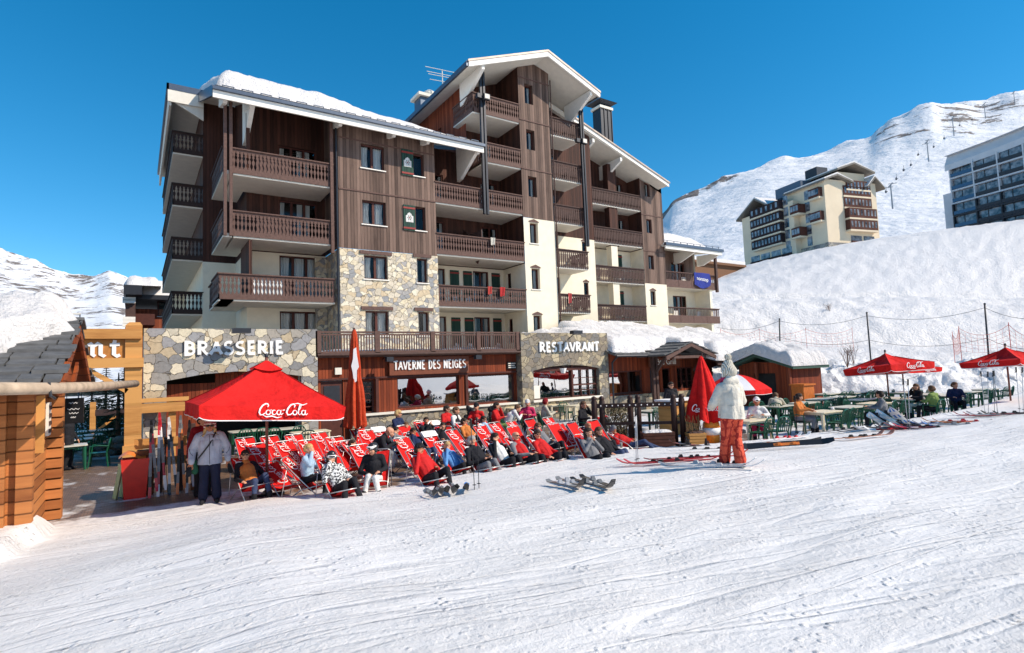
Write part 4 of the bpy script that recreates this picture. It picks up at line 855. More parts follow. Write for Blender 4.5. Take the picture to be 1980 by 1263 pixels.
for x in (2.95, 17.5):
    mb = MB(); mb.beam((x, 21.45, 1.3), (x, 20.8, 1.62), .03, .03); mb.box(x-.28, x+.28, 20.65, 20.95, 1.52, 1.68); mb.build('spotlight', MAT['metal_dark'], rest)
mb = MB(); mb.box(6.35, 6.6, 21.8, 21.89, .02, .28); mb.build('loudspeaker', MAT['soffit'], rest)
# ---------------------------------------------------------------- grill chalet next door
MAT['slate'] = plain('slate', hx(92,92,92), .75, .4, var=.3, sc=5)
grill = thing('grill_chalet', 'low timber chalet with gabled porch and thick snow on its slab roof', 'restaurant', (24, 21.5, GZ))
mb = MB(); wall(mb, (20.1, 21.7, 0), (1,0,0), (0,-1,0), 8.4, GZ, .6, [(.1, 2.7, -1.55, -.35), (3.2, 4.0, GZ, -.25), (4.2, 4.9, -1.5, -.3), (5.4, 6.8, -1.5, -.3)], 0, .14); wall(mb, (28.5, 21.7, 0), (0,1,0), (1,0,0), 6, GZ, .6); mb.build('timber_wall', MAT['red_wood'], grill)
window(grill, (20.2, 21.7, -1.55), 0, 2.6, 1.2, 1, 0, gl='glass_big'); window(grill, (24.3, 21.7, -1.5), 0, .7, 1.2, 1, 0); window(grill, (25.5, 21.7, -1.5), 0, 1.4, 1.2, 3, 0, bars=2)
mb = MB(); mb.box(23.3, 24.1, 21.8, 21.86, GZ, -.25, 0); mb.box(23.42, 23.98, 21.78, 21.799, -1.5, -.4, 1); mb.build('door', [MAT['frame_wood'], MAT['metal_dark']], grill)
mb = MB(); mb.box(23.1, 25.6, 21.52, 21.6, -.2, .28); sg = mb.build('sign_board', plain('sign_brown', hx(120,66,44)), grill)
textmesh('Côté Grill', .46, 'lettering', WHITE2, sg, (24.3, 21.51, .04), (R(90), 0, 0), .012)
mb = MB(); mb.box(20.1, 28.5, 21.5, 21.698, GZ, -1.62); mb.build('stone_base', MAT['stone_grey'], grill)
mb = MB()
for x in (22.7, 22.95): mb.box(x, x+.16, 20.9, 21.06, GZ, .5)
mb.box(25.9, 26.08, 20.3, 20.5, GZ, .3); mb.beam((22.9, 20.9, -.5), (22.9, 20.2, .25), .12, .14); mb.beam((25.95, 20.9, -.5), (25.95, 20.1, .2), .12, .14); mb.each('porch_post', MAT['rail_dark'], grill)
def slabs(mb, x0, x1, y0, z0, y1, z1, nx, ny, seed=0, m=0, th=.05):
    random.seed(seed)
    for j in range(ny):
        v = j/ny; x = x0-.05+random.uniform(-.1, .1)
        while x < x1:
            w_ = (x1-x0)/nx*random.uniform(.6, 1.5); a = y0+(y1-y0)*v; b = y0+(y1-y0)*(v+1.25/ny); za_ = z0+(z1-z0)*v; zb = z0+(z1-z0)*(v+1.25/ny)
            j0, j1 = random.uniform(-.05, .05), random.uniform(-.05, .05); o = .02+random.uniform(0, .02)
            xa, xb = x+.012, min(x+w_, x1+random.uniform(-.08, .1))-.012
            vs = [(xa, a+j0, za_+o+th*.6), (xb, a+j1, za_+o+th*.6), (xb, b, zb+o*.4), (xa, b, zb+o*.4)]
            mb.add(vs+[(p[0], p[1], p[2]-th) for p in vs], [(0,1,2,3), (7,6,5,4), (0,4,5,1), (1,5,6,2), (3,2,6,7), (0,3,7,4)], m); x += w_
mb = MB(); slabs(mb, 20.0, 22.4, 20.9, .5, 22.4, 1.1, 6, 4, 2)
mb.prism([(20.85, .42), (26, 2.0), (26, 2.1), (20.85, .5)], (20.0, 0, 0), (0,1,0), (0,0,1), (8.6, 0, 0)); gr = mb.build('roof', MAT['slate'], grill)
mb = MB(); mb.tube([(20.02, 20.8, .42), (22.3, 20.8, .4)], .06, 8); mb.tube([(20.15, 20.85, .4), (20.2, 21.3, .1), (20.2, 21.35, -2.4)], .05, 8); mb.build('gutter', MAT['metal_dark'], gr)
snow_on(17.3, 20.6, 21.95, 25.7, lambda x, y: .72+.1*(y-21.9), lambda u, v: .75+.45*u, parent=gr, nx=30, ny=24, seed=8); snow_on(20.15, 28.7, 21.2, 25.7, lambda x, y: .6+.3*(y-20.9), lambda u, v: .62*(1-.25*ss(.6, 1, u)), parent=gr, nx=80, ny=30, seed=8)
snow_on(20.05, 22.35, 20.95, 22, lambda x, y: .56+.32*(y-20.9), .55, parent=gr, nx=24, ny=12, seed=4, rag=.2)
# porch: ridge runs towards the viewer
mb = MB(); px0, pxm, px1, pz0, pzm = 22.25, 24.3, 26.4, .35, 1.0
for s_, (a, b) in ((-1, (px0, pxm)), (1, (px1, pxm))):
    for j in range(4):
        for i in range(7):
            random.seed(i*13+j+s_*50); u0, u1 = j/4-.03, (j+1)/4+.05; y0 = 19.6+i*.42; x_a, x_b = a+(b-a)*u0, a+(b-a)*u1; z_a, z_b = pz0+(pzm-pz0)*u0+.09, pz0+(pzm-pz0)*u1+.03
            q = random.uniform(-.06, .06); vs = [(x_a, y0, z_a), (x_a, y0+.42, z_a), (x_b, y0+.42+q, z_b), (x_b, y0+q, z_b)]
            mb.add(vs+[(p[0], p[1], p[2]-.05) for p in vs], [(0,1,2,3), (7,6,5,4), (0,4,5,1), (1,5,6,2), (3,2,6,7), (0,3,7,4)])
mb.prism([(px0+.15, pz0-.03), (pxm, pzm-.03), (px1-.15, pz0-.03), (px1-.15, pz0+.03), (pxm, pzm+.03), (px0+.15, pz0+.03)], (0, 19.7, 0), (1,0,0), (0,0,1), (0, 3.5, 0)); pr = mb.build('porch_roof', MAT['slate'], grill)
mb = MB(); mb.prism([(px0+.1, pz0-.24), (pxm, pzm-.2), (px1-.1, pz0-.24), (px1-.1, pz0-.04), (pxm, pzm-.02), (px0+.1, pz0-.04)], (0, 19.62, 0), (1,0,0), (0,0,1), (0, .08, 0)); mb.prism([(px0+.8, pz0-.16), (px1-.8, pz0-.16), (px1-.8, pz0-.02), (px0+.8, pz0-.02)], (0, 19.75, 0), (1,0,0), (0,0,1), (0, .1, 0)); mb.build('barge_board', MAT['rail_wood'], pr)
snow_on(24.3, 27.2, 20.2, 23.5, lambda x, y: 1.05-.3*(x-24.3)+.05*(y-20), .45, parent=gr, nx=20, ny=20, seed=2)
# lower snow roof further right
mb = MB(); mb.prism([(20.6, -.1), (27, 1.7), (27, 1.8), (20.6, 0)], (27.6, 0, 0), (0,1,0), (0,0,1), (5.2, 0, 0)); mb.box(27.6, 32.8, 20.5, 20.6, -.25, .0); lr2 = mb.build('side_roof', MAT['rail_dark'], grill)
snow_on(27.3, 33, 20.4, 26, lambda x, y: .05+.26*(y-20.6), .95, parent=lr2, nx=36, ny=24, seed=12, rag=.2)
mb = MB(); wall(mb, (27.6, 21.6, 0), (1,0,0), (0,-1,0), 5, GZ, .2, [(1.2, 2.4, -1.5, -.5)], 0); mb.build('timber_wall', MAT['red_wood'], grill); window(grill, (28.8, 21.6, -1.5), 0, 1.2, 1.0, 2, 0)
# ---------------------------------------------------------------- bar hut at the back of the tables
b0 = atD(1478, 790, 29.5); b0.z = GZ
bh = thing('bar_hut', 'timber bar hut with green eaves and thick snow cap behind the green tables', 'hut', b0, R(-95)); bh.scale = (.72, .58, 1)
def LB(mb, name, m, par, sm=False): return mb.build(name, m, par, sm, local=True)
mb = MB(); wall(mb, (-2.0, 0, 0), (1,0,0), (0,-1,0), 4.4, 0, 2.1, [(1.3, 3.1, .0, 1.75)], 0, .1, top=lambda a: 2.1+.35*(1-abs(a-1.9)/2.5)); wall(mb, (2.4, 0, 0), (0,1,0), (1,0,0), 4, 0, 2.1); wall(mb, (-2, 4, 0), (0,-1,0), (-1,0,0), 4, 0, 2.1); mb.box(-2, 2.4, 3.9, 4, 0, 2.1); LB(mb, 'timber_wall', MAT['red_wood'], bh)
mb = MB(); mb.box(-.75, 1.15, .3, .35, 0, 1.8); LB(mb, 'serving_hatch', MAT['room_dark'], bh)
mb = MB(); mb.prism([(-2.7, 1.95), (-.1, 2.62), (2.9, 1.95), (2.9, 2.1), (-.1, 2.78), (-2.7, 2.1)], (0, -.7, 0), (1,0,0), (0,0,1), (0, 5, 0)); hr = LB(mb, 'roof', plain('eave_green', hx(58,84,70), .6), bh)
def hs_(u, v):
    x = -2.75+5.7*u; y = -.85+5*v; base = 2.1+.68*(1-abs(x+.1)/3.0); e = min(u*5.7, (1-u)*5.7, v*5+.0, (1-v)*5); k = math.sin(min(1, e/.5)*math.pi/2)**.6
    return (x+.15*nz(y, 2, 0, 1.3)*k, y-.12*k*(1-v), base+(.62+.15*nz(x, y, 0, .9)+.06*fbm(x, y, 1, 2.2, 3))*k)
mb = MB(); mb.grid(hs_, 80, 30); LB(mb, 'snow_layer', MAT['roof_snow'], hr, True)
mb = MB(); mb.box(2.2, 2.45, -.4, -.15, 0, 2.1); mb.box(-.3, -.1, -.5, -.3, 0, 2.3); [LB(q_, 'post', MAT['tower_wood'], bh) for q_ in (lambda a, b: (a, b))(MB().box(2.2, 2.45, -.4, -.15, 0, 2.1), MB().box(-.3, -.1, -.5, -.3, 0, 2.3))]
mb = MB(); mb.box(2.6, 3.5, -.6, .8, 0, 1.15, 0); mb.box(2.5, 3.6, -.7, .9, 1.15, 1.22, 0); LB(mb, 'counter', plain('orange_wood', hx(188,104,40), .6, var=.2), bh)
# ================================================================ LOG HUT (left)
MAT['log'] = wood('log_wood', hx(120,66,32), hx(188,120,66), .19, 'v', .65, .75, 1.2)
MAT['log2'] = wood('log_wood_dark', hx(108,46,18), hx(160,80,36), .16, 'v', .65, .6)
MAT['beam'] = wood('honey_beam', hx(160,104,50), hx(208,152,86), .9, 'v', .65, .2, 1.6) if True else plain('honey_beam', hx(196,132,60), .6, .3, var=.25, sc=3)
hut = thing('log_hut', 'honey coloured log hut with slate roof and heaped snow at the left', 'hut', (-1.35, 14, GZ))
mb = MB(); mb.box(-6, -1.37, 11.6, 13.99, GZ-.1, .1); mb.box(-6, -1.15, 14.0, 14.3, GZ-.1, .1)
mb.box(-6, -1.62, 11.45, 11.6, GZ-.1, .08); mb.build('log_wall', MAT['log'], hut)
mb = MB(); mb.box(-1.42, -1.15, 13.86, 14.0, GZ-.1, -.12); mb.box(-1.5, -1.3, 11.5, 11.7, GZ, -.12)
mb.each('corner_post', MAT['log'], hut); mb = MB()
for i in range(12): mb.box(-1.43, -1.13, 13.8, 14.05, GZ+.19*i+.02, GZ+.19*i+.175)
mb.each('corner_post', MAT['log'], hut)
mb = MB(); mb.box(-1.37, -1.32, 12.1, 13.0, -1.08, -.2); mb.box(-1.36, -1.23, 12.05, 12.12, -1.08, -.15); hw_ = mb.build('window', MAT['beam'], hut)
mb = MB(); mb.box(-1.32, -1.3, 12.2, 12.9, -1.0, -.3); mb.build('pane', MAT['glass_big'], hw_)
mb = MB(); mb.box(-1.365, -1.3, 13.3, 13.7, -.9, -.3, 0)
for i in range(4): mb.box(-1.3, -1.28, 13.36, 13.64, -.85+.14*i, -.78+.14*i, 1)
mb.build('shutter', [MAT['soffit'], MAT['rail_dark']], hut)
gx = -.88; gy0, gym, gy1, gz0, gzm = 10.1, 13.55, 17.3, .02, 1.2
mb = MB(); mb.prism([(gy0+1.3, -.05), (gym, gzm-.2), (gy1-1, -.05)], (gx-.35, 0, 0), (0,1,0), (0,0,1), (.12, 0, 0)); mb.build('gable_wall', MAT['log2'], hut)
mb = MB(); mb.prism([(gy0, gz0), (gym, gzm), (gy1, gz0), (gy1, gz0-.06), (gym, gzm-.06), (gy0, gz0-.06)], (gx, 0, 0), (0,1,0), (0,0,1), (-5.5, 0, 0), 0); mb.build('roof_deck', MAT['log2'], hut)
mb = MB(); slabs(mb, -6.5, gx+.04, gy0-.05, gz0+.02, gym, gzm+.03, 13, 10, 5, 0, .05); slabs(mb, -6.5, gx+.04, gy1+.1, gz0+.02, gym, gzm+.03, 8, 8, 6, 0, .055); rf = mb.build('roof', MAT['slate'], hut)
mb = MB(); mb.beam((gx-.02, gy0+.3, gz0-.08), (gx-.02, gym, gzm-.16), .05, .17); mb.beam((gx-.02, gy1-.2, gz0-.08), (gx-.02, gym, gzm-.16), .05, .17); mb.beam((gx-.06, 13.0, .0), (gx-.06, 13.9, .38), .05, .14); mb.build('barge_board', MAT['log2'], hut)
mb = MB(); mb.tube([(-6, 10.02, -.02), (-1.2, 10.02, -.02)], .06, 8); mb.box(-6, -1.2, 10.2, 11.6, -.1, -.04); mb.build('eave_board', MAT['log2'], hut)
def hsn(u, v):
    x = -6.8+(5.7-.95*ss(.4, 0, v)+.25*nz(v*6, 1))*u; y = 10.95+4.1*v; zb = gz0+(gzm-gz0)*min(1, (y-gy0)/(gym-gy0)) - max(0, (y-gym)*.3); e = min((1-u)*5, v*3.6, (1-v)*3); k = math.sin(min(1, max(0, e)/.3)*math.pi/2)**.4
    b_ = .17*fbm(x, y, 3, 1.9, 4); return (x+b_*(1-k)*2+.12*k*nz(y*2, x), y-.35*k*(1-v)**2+b_*(1-k), zb+.02+k*(.34+.12*ss(0, .5, v)+b_))
mb = MB(); mb.grid(hsn, 60, 50); mb.build('snow_layer', MAT['roof_snow'], rf, True)
# rough pole across the gap at eye height
pl_ = thing('rail_pole', 'weathered grey pole running level from the log hut to the timber gate', 'pole', (-1.5, 10, 0))
p0 = atD(-120, 757, 6.2); p1 = atD(100, 751, 7.7); p2 = atD(262, 742, 14.5)
mb = MB(); mb.tube([p0, p0.lerp(p1, .5)+Vector((0,0,.012)), p1, p1.lerp(p2, .5)-Vector((0,0,.015)), p2], [.085, .08, .078, .085, .09], 12); mb.build('pole', plain('grey_pole', hx(176,156,134), .8, .2, var=.3, sc=4), pl_, True)
mb = MB(); q = p1; mb.tube([q+Vector((-.02,-.1,.08)), q+Vector((0,-.1,-.1)), q+Vector((.03,.05,-.14))], .02); mb.build('rope', MAT['metal_dark'], pl_)
# ================================================================ TIMBER GATE
gate = thing('timber_gate', 'honey timber gateway whose broad board carries white blackletter characters', 'gate', (0, 21.4, GZ))
mb = MB(); mb.box(-.26, .18, 21.1, 21.42, GZ, 1.78); mb.add([(-.26, 21.1, 1.78), (.18, 21.1, 1.78), (.18, 21.42, 1.78), (-.26, 21.42, 1.78), (-.16, 21.15, 1.88), (.12, 21.15, 1.88), (.12, 21.38, 1.88), (-.16, 21.38, 1.88)], [(0,1,5,4), (1,2,6,5), (2,3,7,6), (3,0,4,7), (4,5,6,7)]); mb.box(-.3, .22, 21.05, 21.12, -1.9, GZ); mb.build('post', MAT['beam'], gate)
mb = MB(); mb.box(-3.9, -3.5, 21.1, 21.42, GZ, 1.78); mb.build('post', MAT['beam'], gate)
mb = MB(); mb.box(-3.5, .16, 21.0, 21.098, 1.36, 1.66); mb.build('top_rail', MAT['beam'], gate)
mb = MB(); mb.box(-3.5, .22, 21.0, 21.098, .48, .77); mb.build('bottom_rail', MAT['beam'], gate)
mb = MB(); mb.box(-3.5, -.27, 21.18, 21.24, .5, 1.5); bd_ = mb.build('board', plain('board_wood', hx(184,122,58), .6, var=.2), gate)
letters('nt', (-1.16, 21.18, .84), (1,0,0), (0,-1,0), .42, .86, .03, WHITE, bd_, wt=(.17, .2))
mb = MB(); mb.beam((-1.25, 21.2, .5), (-.2, 21.2, -.25), .14, .2, 0, (0,1,0)); mb.beam((-3.5, 21.2, -.2), (-2.6, 21.2, .55), .14, .2, 0, (0,1,0)); mb.build('brace', MAT['beam'], gate)
fr_ = thing('timber_barrier', 'pair of wide honey planks fixed across the wall opening right of the gate post', 'barrier', (.9, 21.2, GZ))
mb = MB(); mb.box(.18, 1.45, 21.1, 21.22, -.95, -.66); mb.box(.18, 1.45, 21.11, 21.21, -.63, -.5); mb.build('plank', MAT['beam'], fr_)
mb = MB(); mb.box(.9, 1.1, 21.22, 21.35, GZ, -.5); mb.build('post', MAT['beam'], fr_)
# ================================================================ CHALET BEHIND (left)
cb = thing('chalet_block', 'reddish timber chalet with thick white roof half hidden behind the apartment building', 'building', (-2, 60, GZ))
YB = 60; a = onY(262, 600, YB); b = onY(345, 600, YB); zt_ = onY(300, 598, YB).z
mb = MB(); hw1 = [(2.6, 4.8, onY(300, 610, YB).z-1.3, onY(300, 594, YB).z)]
mb.box(a.x, b.x+8, YB, YB+10, GZ, zt_, 0); mb.build('timber_wall', MAT['tower_wood'], cb)
mb = MB(); mb.box(onY(243, 600, YB).x, a.x, YB-2, YB+8, GZ, onY(250, 560, YB).z, 0); mb.build('stair_tower', MAT['rail_dark'], cb)
mb = MB()
for py in (577, 582, 615, 621, 628): q = onY(248, py, YB-2.02); mb.box(q.x-.4, a.x, YB-2.3, YB-2.01, q.z-.2, q.z+.08)
mb.build('balcony', MAT['white_board'], cb)
window(cb, (onY(305, 610, YB).x, YB-.01, onY(305, 612, YB).z), 0, 1.6, 1.4, 2, 0, True, depth=-.02)
mb = MB(); q = onY(268, 618, YB-.6); mb.box(q.x-.6, q.x+1.2, YB-.8, YB, q.z-.5, q.z+.5); mb.build('railing', MAT['frame_wood'], cb)
mb = MB(); q0 = onY(258, 573, YB-1.2); q1 = onY(239, 548, YB-3); mb.box(q0.x, b.x+9, YB-1.4, YB+9, q0.z-.25, q0.z+.15, 0); mb.box(q1.x, q0.x+.6, YB-3, YB+9, q1.z-.9, q1.z-.1, 0); crf = mb.build('roof', MAT['metal_dark'], cb)
snow_on(q0.x+.1, b.x+9, YB-1.3, YB+8, lambda x, y: q0.z+.15+.12*(y-YB+1.3), 1.3, parent=crf, nx=30, ny=12, rag=0)
snow_on(q1.x, q0.x+2, YB-2.9, YB+8, lambda x, y: q1.z-.1, .9, parent=crf, nx=20, ny=12, rag=0)
# ================================================================ DISTANT RESIDENCE (beige)
C0 = atD(1603, 482, 112); dR = Vector((.967, -.253, 0)); dL = Vector((.253, .967, 0))
def face_len(px, py, d):   # distance along d from C0 at which the pixel column is met
    r_ = ray(px, py); det = r_.x*(-d.y)+d.x*r_.y
    s_ = (C0.x*(-d.y)+d.x*C0.y)/det; P = r_*s_; return (P-C0).x*d.x+(P-C0).y*d.y
far = thing('hillside_residence', 'beige and brown stepped apartment block on a stone base standing on the slope', 'building', (C0.x, C0.y, 0))
far.rotation_euler = (0, 0, math.atan2(dR.y, dR.x))
LF = abs(face_len(1447, 480, dL)); RF = abs(face_len(1704, 460, dR))
zb = onZ(1,1,-1).z*0 + C0.z-3; zg = C0.z
H = lambda py, px=1600: (ray(px, py)*112).z
BE = plain('beige_render', hx(224,206,178), .9, .2, var=.06, sc=.4); BR = plain('brown_cladding', hx(84,52,44), .8, .2, var=.2, sc=1); BRD = plain('dark_cladding', hx(52,40,40), .8, .2, var=.2, sc=1)
roofm = plain('roof_brown', hx(120,114,106), .8, .3, var=.15, sc=1); STN = stone('stone_far', 1.1, [hx(170,166,158), hx(140,140,140), hx(190,184,170)], hx(110,106,100), .05)
fl = 2.4; z1 = zg+.6
def fb(x0, x1, y0, y1, za_, zb_, name, mat, par=None): mb = MB(); mb.box(x0, x1, y0, y1, za_, zb_); return LB(mb, name, mat, par or far)
# blocks (local x along the right face, local y along the left face going away)
fb(0, RF*.97, 0, LF*.45, zb-6, z1+5*fl+1.6, 'wall', BE); fb(-1.5, RF*.55, LF*.3, LF*.99, zb-8, z1+4*fl+1.5, 'wall', BE); fb(RF*.35, RF*.86, 1, 9, z1+5*fl, z1+6*fl+1.4, 'wall', BE)
fb(-.15, RF*.45, -.15, LF*.44, zb-6, z1+.8, 'stone_base', STN); fb(-1.65, .5, LF*.28, LF*1.0, zb-8, z1-.6, 'stone_base', STN)
fb(1, RF*.5, LF*.3, LF*.62, z1+5*fl+1.4, z1+6*fl+1.2, 'penthouse', MAT['metal_blue'])
def gable(x0, x1, y0, y1, ze, zr, ax_='x'):
    mb = MB()
    if ax_ == 'x': xm = x0+(x1-x0)*.45; mb.prism([(x0-.8, ze-.2), (xm, zr-.2), (x1+.8, ze-.2), (x1+.8, ze+.15), (xm, zr+.15), (x0-.8, ze+.15)], (0, y0-1, 0), (1,0,0), (0,0,1), (0, y1-y0+2, 0)); s_ = MB(); s_.prism([(x0-.8, ze+.16), (xm, zr+.16), (x1+.8, ze+.16), (x1+.8, ze+.32), (xm, zr+.5), (x0-.8, ze+.35)], (0, y0-.9, 0), (1,0,0), (0,0,1), (0, y1-y0+1.6, 0))
    else: ym = y0+(y1-y0)*.45; mb.prism([(y0-.8, ze-.2), (ym, zr-.2), (y1+.8, ze-.2), (y1+.8, ze+.15), (ym, zr+.15), (y0-.8, ze+.15)], (x0-1, 0, 0), (0,1,0), (0,0,1), (x1-x0+2, 0, 0)); s_ = MB(); s_.prism([(y0-.8, ze+.16), (ym, zr+.16), (y1+.8, ze+.16), (y1+.8, ze+.35), (ym, zr+.5), (y0-.8, ze+.35)], (x0-.9, 0, 0), (0,1,0), (0,0,1), (x1-x0+1.6, 0, 0))
    o = LB(mb, 'roof', roofm, far); LB(s_, 'snow_layer', MAT['roof_snow'], o); return o
gable(-1.5, RF*.5, LF*.55, LF*.99, z1+4*fl+1.2, z1+5*fl+2.2, 'y'); gable(RF*.3, RF*.9, .6, 9.5, z1+6*fl+1.4, z1+6*fl+3.0); gable(0, RF*.42, 0, LF*.4, z1+5*fl+1.2, z1+5*fl+2.4); gable(RF*.8, RF*1.02, 0, LF*.3, z1+4*fl+2.8, z1+5*fl+2.6)
mb = MB(); mb.box(4, 7, 5, 8, z1+6*fl+1.5, z1+6*fl+3.8); LB(mb, 'chimney', MAT['metal_dark'], far)
def bay(x0, x1, y0, y1, z0, h, mat, nw, face):
    """projecting clad bay with a row of tall windows and a pale slab edge"""
    mb = MB(); mb.box(x0, x1, y0, y1, z0, z0+h); o = LB(mb, 'bay', mat, far)
    mb = MB(); mb.box(x0-.05, x1+.05, y0-.05, y1+.05, z0-.35, z0-.01); LB(mb, 'slab', BE, o)
    for i in range(nw):
        mb = MB()
        if face == 'x': a_ = x0+(x1-x0)*(i+.55)/(nw+.1); mb.box(a_-.22, a_+.22, y0-.03, y0-.01, z0+.5, z0+h-.3)
        else: a_ = y0+(y1-y0)*(i+.55)/(nw+.1); mb.box(x0-.03, x0-.01, a_-.28, a_+.28, z0+.5, z0+h-.3)
        LB(mb, 'pane', MAT['glass_far'], o)
t = NT('far_glass'); MAT['glass_far'] = t.done(t.ramp(t.noise(.8, 2), [(.35, (.03,.035,.045)), (.65, (.3,.31,.33))]), .08, None, .9)
for k in range(5):
    z = z1+1.0+k*fl
    if k >= 1: bay(-2.6, -1.5, LF*.42, LF*.82, z-.6, 1.9, BRD, 9 if k < 4 else 6, 'y')
    if k >= 1: bay(RF*.34, RF*.86, -1.1 if k < 3 else -.15, 0, z, 2.0, BR, 8, 'x')
    if k in (2, 4): bay(-1.0, RF*.0+.02, 0.5, LF*.14, z-.4, 1.9, BR, 4, 'y')
    if k in (1, 3): bay(-2.0, -.02, LF*.22, LF*.32, z-.2, 1.9, BR, 3, 'y')
bay(RF*.4, RF*.86, -.15, 0, z1+6*fl-2.4, 1.8, BR, 7, 'x')
for k in range(5):
    for y_ in (LF*.17, LF*.36): mb = MB(); mb.box(-.06 if y_ < LF*.2 else -1.56, .0 if y_ < LF*.2 else -1.5, y_, y_+1.2, z1+1+k*fl, z1+2.9+k*fl); LB(mb, 'window', MAT['glass_far'], far)
for i in range(4):
    y_ = LF*(.35+.14*i); mb = MB(); mb.box(-1.57, -1.5, y_, y_+2.6, z1-.4, z1+1.6, 0); mb.box(-1.9, -1.52, y_, y_+2.6, z1-.4, z1+.35, 1); LB(mb, 'window', [MAT['glass_far'], BRD], far)
for i in range(2): x_ = RF*(.42+.24*i); mb = MB(); mb.box(x_, x_+RF*.2, -.06, 0, z1+.6, z1+2.4, 0); mb.box(x_, x_+RF*.2, -.3, -.07, z1+.6, z1+1.3, 1); LB(mb, 'window', [MAT['glass_far'], BR], far)
# ================================================================ MODERN BLOCK (far right)
D0 = atD(1848, 450, 135)
mod = thing('modern_block', 'grey modern block with rows of dark glazed balconies at the right edge above the slope', 'building', (D0.x, D0.y, 0)); mod.rotation_euler = (0, 0, math.atan2(dL.y, dL.x)+math.pi)
GY = plain('grey_concrete', hx(196,198,202), .85, .25, var=.06, sc=.5)
z0 = D0.z-3; ztp = atD(1850, 318, 135).z; Lm = 23
mb = MB(); mb.box(0, Lm, .6, 18, z0-6, ztp); LB(mb, 'wall', GY, mod); mb = MB(); mb.box(-3, 0, 1.5, 16, z0-6, ztp-6); LB(mb, 'side_wall', GY, mod)
mb = MB(); mb.grid(lambda u, v: (-.5+Lm*u, -.9+1.2*v+1.0*abs(math.sin(u*3)), ztp+.2+u*1.2+2.3*v), 40, 1); mb.grid(lambda u, v: (-.5+Lm*u, -.9+1.2*0+1.0*abs(math.sin(u*3))+v*12, ztp+2.5+u*1.2-.0*v), 40, 4); mb.grid(lambda u, v: (-.5+Lm*u, -.9+1.0*abs(math.sin(u*3)), ztp-1.2+u*1.2+1.4*v), 40, 1); LB(mb, 'parapet', GY, mod)
nfl = 6; fh = (ztp-1-z0)/nfl*1.0
for k in range(nfl):
    zz = z0+1+k*fh; mb = MB(); mb.box(.1, Lm, -.5, .6, zz-.35, zz-.02); LB(mb, 'slab', GY if k > 2 else MAT['metal_dark'], mod)
    for i in range(9):
        x = .3+i*5.0; mb = MB(); mb.box(x, x+4.7, .2, .3, zz, zz+fh-.37, 0); mb.box(x, x+4.7, -.45, -.4, zz+.1, zz+.9, 1 if i else 2); mb.box(x+1.8, x+1.95, .12, .2, zz, zz+fh-.4, 1); mb.box(x-.28, x-.02, -.5, .6, zz, zz+fh-.37, 3 if k > 2 else 1)
        LB(mb, 'window', [MAT['glass_far'], MAT['metal_dark'], plain('blue_glazing', hx(60,84,112), .1, .6), GY], mod)
# ================================================================ SKI LIFT
random.seed(3)
LG = plain('lift_grey', hx(128,134,142), .5)
def pylon(px, pb, pt, D, lab):
    b_ = atD(px, pb, D); h = (atD(px, pt, D)-b_).z+1; t_ = thing('lift_pylon', lab, 'lift pylon', b_, R(35), 'chairlift pylons up the ski slope')
    mb = MB(); mb.tube([(0,0,-3), (0,0,h)], [.34, .24], 8); LB(mb, 'mast', LG, t_)
    mb = MB(); mb.box(-3.2, 3.2, -.25, .25, h, h+.3); mb.box(-3.2, -2.9, -1.6, 1.6, h-.2, h+.001); mb.box(2.9, 3.2, -1.6, 1.6, h-.2, h+.001); LB(mb, 'crossarm', LG, t_); return t_
PY = [(1725, 391, 362, 250, 'lift pylon lowest on the slope just right of the beige residence'), (1795, 303, 277, 330, 'lift pylon second from the bottom of the line'), (1844, 255, 231, 400, 'lift pylon in the middle of the line up the ski slope'), (1905, 223, 203, 500, 'lift pylon near the rocky ridge, second highest of the line'), (1962, 198, 180, 600, 'small lift pylon at the top right edge of the ridge')]
for p in PY: pylon(*p)
def chair_lift(px, py, D, k):
    c = atD(px, py, D); t_ = thing('lift_chair', CHL[k], 'lift chair', c, R(35), 'chairs hanging on the ski lift')
    mb = MB(); mb.tube([(0,0,2.6), (0,0,.9)], .07, 5); LB(mb, 'hanger', MAT['metal_dark'], t_); mb = MB(); mb.box(-1.2, 1.2, -.25, .25, 0, .15); mb.box(-1.2, 1.2, .2, .3, .1, .9); LB(mb, 'seat', MAT['metal_dark'], t_)
CHL = ['lift chair just above the lowest pylon', 'lift chair second above the lowest pylon', 'lift chair halfway between the two lowest pylons', 'lift chair just below the second pylon from the bottom', 'lift chair beside the second pylon from the bottom', 'lift chair below the middle pylon', 'lift chair just above the middle pylon', 'lift chair between the middle and the upper pylon', 'lowest lift chair, beside the beige residence']
for k, (px, py, D) in enumerate([(1734, 347, 262), (1748, 330, 275), (1762, 320, 290), (1776, 300, 310), (1806, 285, 335), (1826, 268, 375), (1856, 243, 420), (1880, 232, 450), (1714, 372, 245)]): chair_lift(px, py, D, k)
for s_ in (-3, 3):
    o = thing('lift_cable', 'thin lift cable strung over the pylons, %s of the pair' % ('left-hand' if s_ < 0 else 'right-hand'), 'cable', (0, 0, 0), 0, 'lift cables'); pts = []
    for (px, pb, pt, D, l_) in PY: p = atD(px, pt, D); pts.append(p+Vector((s_*math.cos(R(35)), s_*math.sin(R(35)), .6)))
    full = []
    for a_, b_ in zip(pts, pts[1:]):
        for i in range(8): u = i/8; q = a_.lerp(b_, u); q.z -= 3*4*u*(1-u); full.append(q)
    mb = MB(); mb.tube(full+[pts[-1]], .045, 4); mb.build('strand', LG, o)
